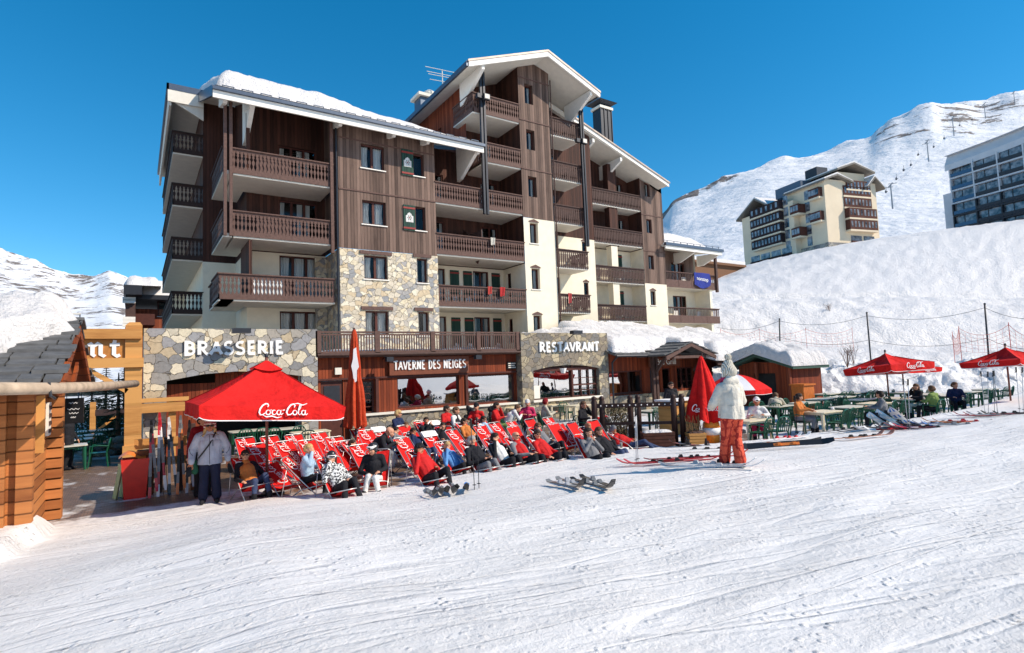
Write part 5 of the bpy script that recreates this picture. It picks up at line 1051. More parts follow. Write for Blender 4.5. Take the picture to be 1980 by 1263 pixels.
# low timber ridge seen past the annex, far left of the beige residence
lo = thing('snow_shed', 'long low brown shed behind the right end of the apartment building', 'shed', atD(1400, 520, 95)); mb = MB(); mb.box(-9, 5, 0, 4, -2, .5, 0); mb.box(-9.5, 5.5, -.5, 4.5, .5, .9, 0); LB(mb, 'timber_wall', plain('shed_brown', hx(118,84,60), .8), lo); mb = MB(); mb.box(-9.4, 5.4, -.4, 4.4, .9, 1.5); LB(mb, 'snow_layer', MAT['roof_snow'], lo)
from mathutils.bvhtree import BVHTree
_sg = bpy.data.objects['snow_ground'].data; _bv = BVHTree.FromPolygons([v.co[:] for v in _sg.vertices], [tuple(p.vertices) for p in _sg.polygons])
def gp(px, py):
    """point of the snow field seen at a pixel of the photograph"""
    h = _bv.ray_cast(Vector((0,0,0)), ray(px, py).normalized(), 90)[0]; t_ = onZ(px, py, GZ)
    return h if h is not None and h.length < t_.length+.2 else t_
def gnd(p):
    h = _bv.ray_cast(Vector((p.x, p.y, 5)), Vector((0,0,-1)), 20)[0]; return Vector((p.x, p.y, max(GZ, h.z) if h is not None else GZ))
# ================================================================ PARASOLS
RED = fabric('red_canvas', (.66, .014, .012)); RED2 = fabric('red_canvas_worn', (.52, .035, .018))
def pleat(mb, c, prof, k, amp, m=0, n=64, tw=0, lean=(0, 0)):
    z0 = prof[0][1]; zt = prof[-1][1]
    def fn(u, v):
        i = v*(len(prof)-1); j = min(int(i), len(prof)-2); f = i-j; r = prof[j][0]+(prof[j+1][0]-prof[j][0])*f; z = prof[j][1]+(prof[j+1][1]-prof[j][1])*f
        a = 2*math.pi*u+tw*v; rr = r*(1+amp*(1-v*.6)*(abs(math.cos(a*k/2))*2-1)+.12*nz(math.cos(a)*2, math.sin(a)*2, z*1.3)); s_ = (z-z0)/(zt-z0)
        dz = -.12*abs(math.sin(a*k/2))*(1-v)**4
        return (c[0]+rr*math.cos(a)+lean[0]*s_, c[1]+rr*math.sin(a)+lean[1]*s_, c[2]+z+dz)
    mb.grid(fn, n, 24, m)
def parasol_square(loc, rz, half, zedge, zapex, val, label, logo=(), tilt=(0, 0), piping=True, pole_r=.03, logow=1.1, group=None, cap=.3):
    t = thing('parasol', label, 'parasol', loc, rz, group)
    T = Matrix.Rotation(tilt[0], 4, 'Y') @ Matrix.Rotation(tilt[1], 4, 'X'); S = lambda p: T @ Vector((p[0], p[1], p[2]-zapex)) + Vector((0, 0, zapex))
    mb = MB(); cs = [(-half, -half), (half, -half), (half, half), (-half, half)]
    for k in range(4):
        a, b = cs[k], cs[(k+1) % 4]
        def fn(u, v, a=a, b=b):
            x = a[0]+(b[0]-a[0])*u; y = a[1]+(b[1]-a[1])*u; sag = -.13*math.sin(math.pi*u)*math.sin(math.pi*v)-.03*math.sin(math.pi*v)
            inn = 1-.035*math.sin(math.pi*u)*(1-v)
            return S((x*(1-v)*inn, y*(1-v)*inn, zedge+(zapex-zedge)*v+sag+.022*nz(x*3+k, y*3, v*4)-.012*abs(math.sin(u*math.pi*3))*(1-v)))
        mb.grid(fn, 18, 14, 0)
        def fv(u, v, a=a, b=b):
            x = a[0]+(b[0]-a[0])*u; y = a[1]+(b[1]-a[1])*u; inn = 1-.035*math.sin(math.pi*u); w_ = .012*math.sin(u*22)*v
            cr = .06*(abs(2*u-1)**12)*v
            return S((x*(inn-cr*.3+w_), y*(inn-cr*.3+w_), zedge-val*v+cr))
        mb.grid(fv, 30, 3, 0)
        def fp(u, v, a=a, b=b):
            p = fv(u, 1); d = .018*v; return (p[0]*1.002, p[1]*1.002, p[2]-d)
        if piping: mb.grid(fp, 30, 1, 1)
        if cap:
            def fc(u, v, a=a, b=b):
                x = a[0]+(b[0]-a[0])*u; y = a[1]+(b[1]-a[1])*u; r_ = .21*(1-v); return S((x*r_, y*r_, zapex+.05+(-.17*(1-v))*1.15-.05*math.sin(math.pi*u)*(1-v)))
            mb.grid(fc, 8, 4, 0)
    can = LB(mb, 'canopy', [RED, MAT['letter_w']], t, True)
    for k, lw, off in logo:
        a, b = Vector(cs[k]), Vector(cs[(k+1) % 4]); u = (b-a).normalized(); n_ = Vector((u.y, -u.x)); mid = (a+b)/2*(1-.035)+u*off
        sl = math.atan2(zapex-zedge, half); L = MB()
        z0_ = zedge-val*.55; base = Vector((mid.x+n_.x*.045-u.x*lw/2, mid.y+n_.y*.045-u.y*lw/2, z0_))
        # logo straddles valance and the foot of the panel: lean it with the cloth
        cola(L, base, (u.x, u.y, 0), (-n_.x*.12, -n_.y*.12, .99), (n_.x, n_.y, 0), lw, .006)
        L.v = [tuple(S(p)) for p in L.v]; LB(L, 'lettering', MAT['letter_w'], can)
    mb = MB()
    for a in cs: mb.tube([S((a[0]*(1-v), a[1]*(1-v), zedge+(zapex-zedge)*v-.03*math.sin(math.pi*v)+.004)) for v in (0, .2, .4, .6, .8)], .009, 4)
    LB(mb, 'seam', fabric('seam_red', (.35,.01,.01)), can)
    for k in range(4):
        mb = MB(); a = cs[k]; mb.tube([S((a[0]*.97, a[1]*.97, zedge-.03)), S((a[0]*.05, a[1]*.05, zapex-.1))], .013, 5); LB(mb, 'rib', MAT['soffit'], t)
    mb = MB(); mb.tube([(0, 0, 0), (0, 0, zapex+.1)], pole_r, 10); LB(mb, 'pole', plain('pole_brown', hx(120,70,56), .45, .5), t, True)
    mb = MB(); mb.ball((0, 0, zapex+.13), (.04, .04, .06), 8, 6); LB(mb, 'finial', MAT['metal_dark'], t, True)
    mb = MB(); mb.tube([(-.35, 0, .03), (.35, 0, .03)], .03); mb.tube([(0, -.35, .03), (0, .35, .03)], .028); mb.lathe([(.05, 0), (.05, .35)], (0, 0, 0), 8); LB(mb, 'foot', MAT['metal_dark'], t)
    return t
MAT['letter_w'] = plain('cola_white', (.86, .84, .82), .6, var=.02)
b = onZ(500, 957, GZ); b = Vector((2.36, 13.16, GZ))
parasol_square(b, R(1), 1.35, 1.93, 2.84, .26, 'large open red parasol with white script over the left end of the deck chairs', [(0, .92, .12)], (R(4.5), 0))
b = onZ(1722, 806, GZ); parasol_square(b, R(-18), 1.1, 2.02, 2.5, .27, 'open square red parasol standing among the green tables, the middle one on the right', [(0, .85, .1), (3, .8, 0)], (R(-1), R(-5)))
b = atD(1957, 800, 20.5); b.z = GZ; parasol_square(b, R(-16), 1.0, 2.1, 2.55, .2, 'open red parasol cut by the right edge of the photo', [(3, .7, 0), (0, .7, .2)], (0, R(-3)))
b = atD(1752, 800, 27); b.z = GZ; parasol_square(b, R(-16), 1.1, 1.75, 2.15, .2, 'open red parasol half hidden behind the middle parasol on the right', [(0, .7, .3)], (0, R(-2)))
def parasol_round(loc, label, r=1.1, ze=1.7, za_=2.15, tilt=0):
    t = thing('parasol', label, 'parasol', loc, R(20)); T = Matrix.Rotation(tilt, 4, 'Y'); S = lambda p: T @ (Vector(p)-Vector((0,0,za_))) + Vector((0,0,za_)); mb = MB()
    for k in range(8):
        a0 = k*math.pi/4; a1 = a0+math.pi/4
        def fn(u, v, a0=a0, a1=a1):
            a = a0+(a1-a0)*u; q = 1-.06*math.sin(math.pi*u); rr = r*(1-v)*q; z = ze+(za_-ze)*(1-(1-v)**1.8); return S((rr*math.cos(a), rr*math.sin(a), z-.03*math.sin(math.pi*u)*math.sin(math.pi*v)))
        mb.grid(fn, 6, 8, 0 if k % 4 else 1)
        mb.grid(lambda u, v, fn=fn: (fn(u, 0)[0], fn(u, 0)[1], fn(u, 0)[2]-.14*v-.02*v*math.sin(math.pi*u)), 6, 1, 0)
        mb.grid(lambda u, v, fn=fn: (fn(u, 0)[0]*1.003, fn(u, 0)[1]*1.003, fn(u, 0)[2]-.14-.02*math.sin(math.pi*u)-.012*v), 6, 1, 1)
    LB(mb, 'canopy', [RED, MAT['letter_w']], t, True); mb = MB(); mb.tube([(0,0,0), (0,0,za_+.06)], .022, 8); LB(mb, 'pole', MAT['soffit'], t)
    mb = MB(); mb.lathe([(.22, 0), (.2, .1), (.04, .16)], (0,0,0), 12); LB(mb, 'foot', MAT['metal_dark'], t)
b = atD(1428, 800, 19.5); b.z = GZ; parasol_round(b, 'round red and white table parasol behind the woman in the knitted hat', 1.12, 1.5, 2.0)
# closed parasols
b = atD(689, 880, 16.8); b.z = GZ
t = thing('closed_parasol', 'tall closed orange red parasol with a white cross, standing among the deck chairs', 'parasol', b)
mb = MB(); pleat(mb, (0,0,0), [(.27, 1.02), (.25, 1.25), (.235, 1.7), (.2, 2.1), (.155, 2.45), (.16, 2.7), (.12, 3.2), (.08, 3.7), (.04, 3.84)], 9, .3, tw=.4, n=108); LB(mb, 'canopy', fabric('orange_canvas', (.50, .06, .02)), t, True)
mb = MB(); vv = (Vector((0,0,0))-b); vv.z = 0; vv.normalize(); sv = Vector((-vv.y, vv.x, 0))
mb.prism([(-.035, 2.25), (.05, 2.3), (.06, 2.62), (.12, 2.72), (.07, 3.05), (.05, 3.3), (-.03, 3.25), (-.05, 2.95), (-.1, 2.75), (-.06, 2.55)], vv*.185, sv, (0,0,1), vv*.012); LB(mb, 'cross_patch', MAT['letter_w'], t)
mb = MB(); mb.tube([(0,0,0), (0,0,3.9)], .03, 8); LB(mb, 'pole', MAT['rail_dark'], t); mb = MB(); mb.box(-.3, .3, -.3, .3, 0, .08); mb.lathe([(.05, .08), (.05, .4)], (0,0,0), 8); LB(mb, 'foot', MAT['metal_dark'], t)
b = atD(1372, 853, 17.2); b.z = GZ
t = thing('closed_parasol', 'closed bright red parasol hanging in folds beside the woman in the knitted hat', 'parasol', b)
ln = ray(1357, 692)*17.2-b
mb = MB(); pleat(mb, (-.05, .02, 0), [(.56, .78), (.5, 1.0), (.43, 1.35), (.3, 1.8), (.17, 2.25), (.06, 2.6), (.03, 2.66)], 7, .22, n=98, lean=(ln.x*.8, ln.y*.8)); cn = LB(mb, 'canopy', RED, t, True)
mb = MB(); vv = -b.copy(); vv.z = 0; vv.normalize(); sv = Vector((-vv.y, vv.x, 0)); cola(mb, vv*.56+sv*-.45+Vector((0,0,1.05)), sv, (0,0,1), vv, .8, .005); LB(mb, 'lettering', MAT['letter_w'], cn)
mb = MB(); mb.tube([(0,0,0), (ln.x*.9, ln.y*.9, 2.75)], .022, 8); LB(mb, 'pole', MAT['rail_dark'], t); mb = MB(); mb.lathe([(.22, 0), (.2, .1), (.04, .16)], (0,0,0), 12); LB(mb, 'foot', MAT['metal_dark'], t)
# ================================================================ DECK CHAIRS
def deckchair_parts(t, top=(.5, .95), mid=(-.12, .3), front=(-.52, .42), pad=False, logo=True):
    W = .27; (yt, zt_), (ym, zm), (yf, zf) = top, mid, front
    def c(v):   # cloth line
        a = Vector((yt, zt_)); b_ = Vector((ym, zm)); d = Vector((yf, zf)); return a.lerp(b_, v/.65) if v < .65 else b_.lerp(d, (v-.65)/.35)
    def sag(v): return -.05*math.sin(math.pi*min(1, v))
    mb = MB(); mb.grid(lambda u, v: (-W+2*W*u, c(v).x, c(v).y+sag(v)-.02*math.sin(math.pi*u)), 4, 12, 0); mb.grid(lambda u, v: (-W+2*W*u, c(v).x+.008, c(v).y+sag(v)-.02*math.sin(math.pi*u)-.012), 4, 12, 0)
    cl_ = LB(mb, 'sling', RED, t, True)
    if logo:
        L = MB(); a = Vector((0, yt, zt_)); b_ = Vector((0, ym, zm)); u = (a-b_).normalized(); n_ = Vector((0, -u.z, u.y)); n_ = n_ if n_.y < 0 else -n_; ln_ = (a-b_).length
        o = b_+u*(.12*ln_)+Vector((.02, 0, 0))+n_*.05; cola(L, o+Vector((.12, 0, 0)), (u+Vector((-.25, 0, 0))).normalized(), Vector((-1, 0, -.25)).normalized(), n_, ln_*.9, -.012); L.v = [(x, y, z-.045*0) for x, y, z in L.v]; LB(L, 'lettering', MAT['letter_w'], cl_)
    fm = MB()
    for s_ in (-1, 1):
        x = s_*(W+.02); fm.tube([(x, yt, zt_), (x, ym*.3+yt*.1-.02, .42), (x, -.42, .015)], .012, 6); fm.tube([(x*.94, yf, zf), (x*.94, .1, .28), (x*.94, .48, .015)], .012, 6)
        fm.tube([(x*1.05, yt-.12, zt_-.22), (x*1.05, .46, .3), (x*1.05, .5, .1)], .009, 5)
    fm.tube([(-W-.02, yt, zt_), (-W*.8, yt+.01, zt_+.03), (W*.8, yt+.01, zt_+.03), (W+.02, yt, zt_)], .013, 6); fm.tube([(-W, yf, zf), (W, yf, zf)], .012, 6); fm.tube([(-W, -.42, .02), (W, -.42, .02)], .01, 6); fm.tube([(-W, .48, .02), (W, .48, .02)], .01, 6)
    LB(fm, 'frame', plain('alloy', (.55,.54,.52), .35, .5, .6), t, True)
    if pad:
        mb = MB(); a = Vector((yt, zt_)); d = (Vector((ym, zm))-a).normalized(); p = lambda s_, o: (a.x+d.x*s_-o, a.y+d.y*s_)
        mb.prism([p(-.03, .0), p(-.03, .07), p(.16, .075), p(.18, .0)], (-W-.005, 0, 0), (0,1,0), (0,0,1), (2*W+.01, 0, 0)); LB(mb, 'headrest', MAT['letter_w'], t)
def mk_dc(kind):
    t = thing('deck_chair', '', 'deck chair', (0,0,0))
    if kind == 'n': deckchair_parts(t)
    elif kind == 'p': deckchair_parts(t, pad=True)
    elif kind == 'l': deckchair_parts(t, (.62, .72), (-.1, .22), (-.6, .34))
    elif kind == 'f': deckchair_parts(t, (.72, .5), (-.1, .2), (-.65, .36))
    elif kind == 'b': deckchair_parts(t, (.42, 1.0), logo=False)
    t.scale = (.9, .9, .9); return t
DCP = {k: mk_dc(k) for k in 'nplfb'}; DCT = {'n': (.45, .88), 'p': (.45, .88), 'l': (.56, .68), 'f': (.65, .48), 'b': (.38, .93)}; DCU = set()
CH = []   # (loc, rz, kind, px)
def deck(px, py, kind='n', az=None, loc=None):
    az = az if az is not None else random.uniform(8, 22)
    if loc is None:
        yt, zt_ = DCT[kind]; p = onZ(px, py, GZ+zt_); loc = Vector((p.x+math.sin(R(az))*yt, p.y-math.cos(R(az))*yt, GZ))
    CH.append((loc, R(az), kind, px))
# ================================================================ PLASTIC CHAIRS AND TABLES
GRN = plain('green_plastic', hx(20, 84, 58), .35, .5, var=.12); CRM = plain('cream_plastic', hx(226, 212, 180), .4, .4, var=.06)
def mk_gchair():
    t = thing('plastic_chair', '', 'plastic chair', (0,0,0))
    mb = MB(); mb.grid(lambda u, v: ((u-.5)*.44, (v-.5)*.42, .43-.02*math.sin(u*math.pi)*math.sin(v*math.pi)), 4, 4); mb.grid(lambda u, v: ((u-.5)*.44, (v-.5)*.42, .40), 1, 1); mb.box(-.22, .22, -.22, -.2, .36, .44); LB(mb, 'seat', GRN, t)
    mb = MB()
    for i in range(5): x = -.15+i*.075; mb.tube([(x, .2, .42), (x*1.1, .27, .8)], .014, 5)
    mb.tube([(-.22, .2, .42), (-.24, .27, .7), (-.15, .29, .82), (0, .3, .85), (.15, .29, .82), (.24, .27, .7), (.22, .2, .42)], .02, 6); LB(mb, 'backrest', GRN, t)
    for s_ in (-1, 1):
        mb = MB(); mb.tube([(s_*.25, .26, .62), (s_*.27, 0, .66), (s_*.26, -.2, .64), (s_*.24, -.22, .42)], .02, 6); LB(mb, 'armrest', GRN, t)
        for y in (-.2, .2): mb = MB(); mb.tube([(s_*.2, y, .42), (s_*.24, y*1.25, 0)], [.026, .018], 6); LB(mb, 'leg', GRN, t)
    return t
def mk_table(w=1.15, d=.75, legm=None, top=CRM, nm='garden_table', fl=.03):
    t = thing(nm, '', 'table', (0,0,0)); mb = MB()
    mb.prism([(-w/2+.06, -d/2), (w/2-.06, -d/2), (w/2, -d/2+.06), (w/2, d/2-.06), (w/2-.06, d/2), (-w/2+.06, d/2), (-w/2, d/2-.06), (-w/2, -d/2+.06)], (0, 0, .7), (1,0,0), (0,1,0), (0,0,.03)); LB(mb, 'tabletop', top, t)
    mb = MB(); mb.box(-w/2+.06, w/2-.06, -d/2+.05, -d/2+.07, .64, .699); mb.box(-w/2+.06, w/2-.06, d/2-.07, d/2-.05, .64, .699); mb.box(-w/2+.05, -w/2+.07, -d/2+.07, d/2-.07, .64, .699); mb.box(w/2-.07, w/2-.05, -d/2+.07, d/2-.07, .64, .699); LB(mb, 'apron', legm or top, t)
    for sx in (-1, 1):
        for sy in (-1, 1): mb = MB(); mb.tube([(sx*(w/2-.08), sy*(d/2-.08), .7), (sx*(w/2-.06), sy*(d/2-.06), 0)], [.05, .035], 8); LB(mb, 'leg', legm or top, t)
    return t
gch = mk_gchair(); gtb = mk_table(); gtg = mk_table(1.2, .75, GRN, plain('pale_top', hx(206,200,182), .35, .5)); _use = {'c': 0, 't': 0, 'g': 0}
def put(proto, key, loc, rz, label, group):
    _use[key] += 1
    if _use[key] == 1: proto.location = loc; proto.rotation_euler = (0,0,rz); proto['label'] = label; proto['group'] = group; return proto
    return dup(proto, loc, rz, label, group)
ORD = ['first', 'second', 'third', 'fourth', 'fifth', 'sixth', 'seventh', 'eighth', 'ninth', 'tenth', 'eleventh', 'twelfth', 'thirteenth', 'fourteenth', 'fifteenth', 'sixteenth', 'seventeenth', 'eighteenth', 'nineteenth', 'twentieth']
GC = []; GT = []
def gtable(px, py, rz=0, kind='g', ch=(0, 1, 2, 3), z=.73, w=1.2):
    p = onZ(px, py, GZ+z); p.z = GZ; GT.append((p, R(rz), kind, px))
    for k in ch:
        random.seed(int(px*3+py*7+k)); dx, dy, a = [(-.3, -.62, 180), (.3, -.62, 180), (-.3, .62, 0), (.3, .62, 0), (-.85, 0, 90), (.85, 0, -90)][k]
        dx += random.uniform(-.06, .06); dy += random.uniform(-.08, .08); c_, s_ = math.cos(R(rz)), math.sin(R(rz)); GC.append((p+Vector((dx*c_-dy*s_, dx*s_+dy*c_, 0)), R(rz+a+random.uniform(-14, 14)), px))
for a in [(1590, 795, -4, 't', (0, 1, 3)), (1450, 811, -3, 't', (1, 0)), (1505, 784, 0, 'g', (0, 1, 2, 3)), (1555, 778, 4, 'g', (0, 3)), (1640, 786, -6, 'g', (0, 1, 2, 3)), (1690, 779, -5, 't', (0, 1, 2)), (1585, 771, 3, 'g', (0, 1)), (1625, 767, 0, 'g', (0, 1, 3)), (1665, 772, -3, 'g', (0, 1)), (1715, 769, -2, 'g', (0, 2)), (1600, 761, 2, 'g', (0, 1)), (1650, 759, 0, 'g', (0, 1)), (1690, 757, 0, 'g', (0,)), (1760, 771, -4, 'g', (1, 2)), (1795, 762, 0, 'g', ()), (1830, 764, 0, 'g', (0,)), (1870, 757, -3, 'g', (0, 1)), (1745, 758, 0, 'g', (0, 1)), (1905, 752, 0, 'g', (0, 1)),
          (1300, 797, 5, 't', (0, 3)), (1262, 793, 0, 'g', (1,)), (1290, 786, 2, 'g', (0,))]: gtable(*a)
for a in [(480, 832, 0, 'g', (0, 1)), (540, 829, 2, 'g', (0, 1)), (600, 834, 0, 't', (0,)), (1007, 788, 0, 't', ()), (1075, 782, 0, 't', ()), (1120, 783, 0, 't', (2,))]: gtable(*a)
for a in [(158, 842, 12, 'g', (0, 1, 4)), (182, 832, 0, 'g', (0, 1, 5)), (135, 850, 0, 'g', (0, 1)), (120, 862, 5, 'g', (5,))]: gtable(*a)
# low white tables, stool
def lowtable(px, py, w, d, h, label, rz=10):
    p = onZ(px, py, GZ+h); p.z = GZ; t = thing('low_table', label, 'low table', p, R(rz)); mb = MB(); mb.box(-w/2, w/2, -d/2, d/2, h-.04, h); LB(mb, 'tabletop', MAT['letter_w'], t)
    for sx in (-1, 1):
        for sy in (-1, 1): mb = MB(); mb.box(sx*(w/2-.03)-.025, sx*(w/2-.03)+.025, sy*(d/2-.03)-.025, sy*(d/2-.03)+.025, 0, h-.04); LB(mb, 'leg', MAT['letter_w'], t)
    return p
def cup(p, dx, dy, h, label, kind='cup'):
    t = thing('cup' if kind == 'cup' else 'beer_glass', label, 'cup' if kind == 'cup' else 'glass', p+Vector((dx, dy, h))); mb = MB()
    if kind == 'cup':
        mb.lathe([(.03, 0), (.045, .03), (.05, .075), (.045, .074), (.03, .02)], (0,0,0), 12); mb.tube([(.045, 0, .06), (.075, 0, .05), (.07, 0, .025), (.04, 0, .02)], .006, 5); LB(mb, 'cup_body', MAT['letter_w'], t, True)
        mb = MB(); mb.lathe([(.03, -.0), (.075, .012), (.075, .016), (.02, .006)], (0,0,0), 14); LB(mb, 'saucer', MAT['letter_w'], t, True)
    else:
        mb.lathe([(.032, 0), (.04, .15), (.038, .15), (.03, .01)], (0,0,0), 12); LB(mb, 'glass_body', MAT['glass'], t, True); mb = MB(); mb.lathe([(.029, .01), (.036, .12)], (0,0,0), 12); LB(mb, 'beer', plain('beer', (.6,.3,.03), .2), t, True)
p = lowtable(944, 896, .62, .4, .32, 'low white table with two cups at the snow edge below the grey trousers'); cup(p, -.15, .02, .32, 'white cup at the left of the low table by the man in grey trousers'); cup(p, .08, -.04, .32, 'white cup in the middle of the low table by the man in grey trousers')
p = lowtable(1092, 884, .6, .35, .3, 'low white table with one cup right of the couple in red jackets'); cup(p, -.15, .03, .3, 'white cup on the low table right of the couple in red jackets')
p = lowtable(1188, 868, .8, .35, .3, 'long low white table in front of the person lying in the red jacket'); cup(p, -.3, .03, .3, 'white cup on the long low table'); cup(p, .25, .0, .3, 'glass of beer on the right end of the long low table', 'b')
lowtable(763, 869, .42, .35, .42, 'small white slatted stool between the red deck chairs', 20)
for k, (px, py, lb) in enumerate([(1075, 780, 'white cup on the cream table beside the dark haired woman at the wall'), (1005, 787, 'white cup on the cream table by the woman in the pink jacket'), (1610, 792, 'white cup on the cream table left of the ski poles')]):
    p = onZ(px, py, GZ+.74); p.z = GZ; cup(p, 0, 0, .735, lb)
# ================================================================ SKIS, BOARDS AND POLES
def ski_mesh(L, wd, mats):
    mb = MB(); n_ = 16; vs = []
    for i in range(n_+1):
        s_ = i/n_; y = (s_-.5)*L; w_ = wd*(1-.28*math.sin(math.pi*s_))*(1 if .04 < s_ < .94 else .62); z = .012+(.1*max(0, (s_-.88)/.12)**1.6)+.03*max(0, (.05-s_)/.05)
        vs += [(-w_/2, y, z), (w_/2, y, z), (w_/2, y, z+.014), (-w_/2, y, z+.014)]
    fs = []; mi = []
    for i in range(n_):
        a = i*4
        for q in range(4): fs.append((a+q, a+(q+1) % 4, a+4+(q+1) % 4, a+4+q)); mi.append(0 if q != 2 else (1 if 9 <= i <= 12 or i < 3 else 0))
    fs += [(3,2,1,0), tuple(n_*4+q for q in range(4))]; mi += [0, 0]; mb.v = vs; mb.f = fs; mb.m = mi; return mb.mesh('ski', mats)
def bind_mesh(c):
    mb = MB()
    for y, h in ((.14, .035), (-.16, .05)):
        mb.box(-.03, .03, y-.04, y+.05, .03, .026+h*.6); mb.box(-.024, .024, y-.02, y+.04, .026+h*.6, .03+h)
    mb.box(-.03, .03, -.26, .25, .022, .03); return mb.mesh('binding', c)
_sk = {}
def skis(px, py, ang, cols, label, L=1.62, wd=.1, gap=.14, group='skis lying on the snow', loc=None, pitch=None, lift=.0, edge=0):
    key = (cols, L, wd)
    if key not in _sk: _sk[key] = (ski_mesh(L, wd, [plain('ski_'+cols[0], SC[cols[0]], .3, .5, var=.05), plain('ski_'+cols[1], SC[cols[1]], .3, .5, var=.05)]), bind_mesh(plain('binding_'+cols[2], SC[cols[2]], .4, .4)))
    if loc is None:
        loc = gp(px, py)
    t = thing('ski_pair', label, 'skis', loc+Vector((0,0,lift)), 0, group); t.rotation_euler = (0, 0, R(ang))
    if pitch is not None: t.rotation_euler = pitch
    for s_ in (-1, 1):
        o = bpy.data.objects.new('ski', _sk[key][0]); col.objects.link(o); o.parent = t; o.location = (s_*gap/2, s_*.09, .0); o.rotation_euler = (0, edge*s_, R(2.5*s_))
        b_ = bpy.data.objects.new('binding', _sk[key][1]); col.objects.link(b_); b_.parent = o
    return t
SC = {'red': (.55,.02,.03), 'white': (.75,.75,.74), 'black': (.02,.02,.022), 'grey': (.22,.23,.24), 'blue': (.05,.18,.5), 'orange': (.7,.2,.04), 'silver': (.45,.46,.48), 'brown': (.3,.12,.06), 'sky': (.35,.6,.8), 'yellow': (.7,.5,.05)}
def poles(px, py, ang, label, lean=(4, -3), h=1.22, colr='black', loc=None, gap=.12):
    if loc is None:
        loc = gp(px, py)
    t = thing('ski_poles', label, 'ski poles', loc, R(ang), 'ski poles stuck upright in the snow')
    for s_, l_ in ((-1, lean[0]), (1, lean[1])):
        q = Vector((math.sin(R(l_))*h, .02*s_, h)); b_ = Vector((s_*gap/2, 0, -.06)); mb = MB(); mb.tube([b_, b_+q], [.006, .009], 6); po = LB(mb, 'pole', plain('pole_'+colr, SC[colr], .35, .5, .3), t, True)
        d = q.normalized(); g = MB(); g.tube([b_+q-d*.13, b_+q-d*.02, b_+q+d*.02], [.016, .018, .024], 6); g.tube([b_+q, b_+q+Vector((.03, .02, -.07)), b_+q+Vector((.02, .03, -.15)), b_+q+Vector((0, 0, -.05))], .005, 4); LB(g, 'grip', MAT['black'], po, True)
        k = MB(); k.lathe([(.01, 0), (.042, .008), (.01, .016)], b_+d*.14, 8); LB(k, 'basket', MAT['black'], po, True)
def skis2(a, b, cols, label, L=1.62, wd=.1, gap=.2, **k):
    p, q = gp(*a), gp(*b); m = (p+q)/2; d = (q-p).normalized(); p = gnd(m-d*L*.5); q = gnd(m+d*L*.5); d = (q-p).normalized(); c = gnd(m); x_ = d.cross(Vector((0,0,1))).normalized(); s1 = gnd(m+x_*.2)-gnd(m-x_*.2); z_ = s1.cross(d).normalized(); x_ = d.cross(z_)
    e_ = Matrix((x_, d, z_)).transposed().to_euler(); return skis(0, 0, 0, cols, label, L, wd, gap, loc=Vector((m.x, m.y, max(c.z, (p.z+q.z)/2)))+z_*(.035+.05*k.get('edge', 0)), pitch=tuple(e_), **k)
# foreground sets
skis2((824, 944), (872, 968), ('black', 'grey', 'grey'), 'short grey skis on the left of the heap near the crossed dark poles', 1.0, .11, .2, edge=.6); skis2((848, 936), (884, 968), ('black', 'black', 'grey'), 'short black skis in the middle of the heap near the crossed dark poles', 1.0, .11, .2, edge=.9); skis2((890, 932), (892, 970), ('black', 'blue', 'grey'), 'short black and blue skis on the right of the heap in the snow', 1.0, .11, .18, edge=.5)
skis2((1048, 931), (1165, 965), ('black', 'grey', 'silver'), 'grey skis lying alone on the open snow, left pair of the two', 1.5, .1, .16); skis2((1100, 930), (1212, 965), ('black', 'black', 'grey'), 'black and grey skis lying alone on the open snow, right pair of the two', 1.5, .1, .16)
skis2((1380, 892), (1200, 903), ('red', 'red', 'black'), 'red skis pointing left on the snow beside the knitted hat woman', 1.7, .1, .2); skis2((1270, 897), (1420, 889), ('red', 'black', 'black'), 'red and black skis just behind the feet of the woman in orange', 1.7, .1, .25); skis2((1275, 907), (1475, 908), ('white', 'grey', 'silver'), 'white and grey skis nearest the feet of the woman in orange', 1.7, .1, .25)
skis2((1315, 877), (1420, 871), ('white', 'silver', 'black'), 'white skis lying behind the legs of the woman in orange', 1.6, .1, .2); skis2((1430, 873), (1598, 862), ('black', 'black', 'orange'), 'long black skis with orange bindings lying right of the woman in orange', 1.8, .13, .2, edge=1.1)
skis2((1482, 856), (1560, 846), ('white', 'red', 'red'), 'white skis with red bindings in front of the green chairs', 1.6, .1, .2); skis2((1600, 856), (1735, 842), ('brown', 'orange', 'black'), 'brown and orange skis lying by themselves right of the black pair', 1.7, .12, .2)
skis2((1605, 839), (1700, 828), ('black', 'silver', 'black'), 'black skis lying in front of the cream leg of a table', 1.6, .1, .25)
random.seed(11); FARS = [('white', 'red', 'red'), ('black', 'red', 'black'), ('grey', 'black', 'red'), ('red', 'white', 'black'), ('black', 'white', 'black'), ('blue', 'white', 'black'), ('silver', 'black', 'grey'), ('orange', 'black', 'red')]
LAB1 = ['leftmost skis of the long heap below the middle red parasol', 'second skis from the left in the long heap', 'third skis from the left in the long heap', 'fourth skis from the left in the long heap', 'fifth skis from the left in the long heap', 'sixth skis from the left in the long heap', 'seventh skis from the left in the long heap', 'rightmost skis of the long heap below the parasols']
for k, px in enumerate([1725, 1748, 1768, 1790, 1808, 1828, 1845, 1862]): skis(px, 834-(px-1700)*.085+random.uniform(-3, 3), 38+random.uniform(-14, 18), FARS[k], LAB1[k], 1.6, .1, .24, edge=random.uniform(0, .5), lift=.01)
LAB2 = ['leftmost skis of the small heap by the upright poles at the far right', 'second skis of the small heap at the far right', 'third skis of the small heap at the far right', 'skis nearest the right edge of the photo']
for k, px in enumerate([1893, 1918, 1942, 1966]): skis(px, 806-(px-1890)*.06, 30+k*9, FARS[(k*3) % 8], LAB2[k], 1.6, .1, .24, lift=.01)
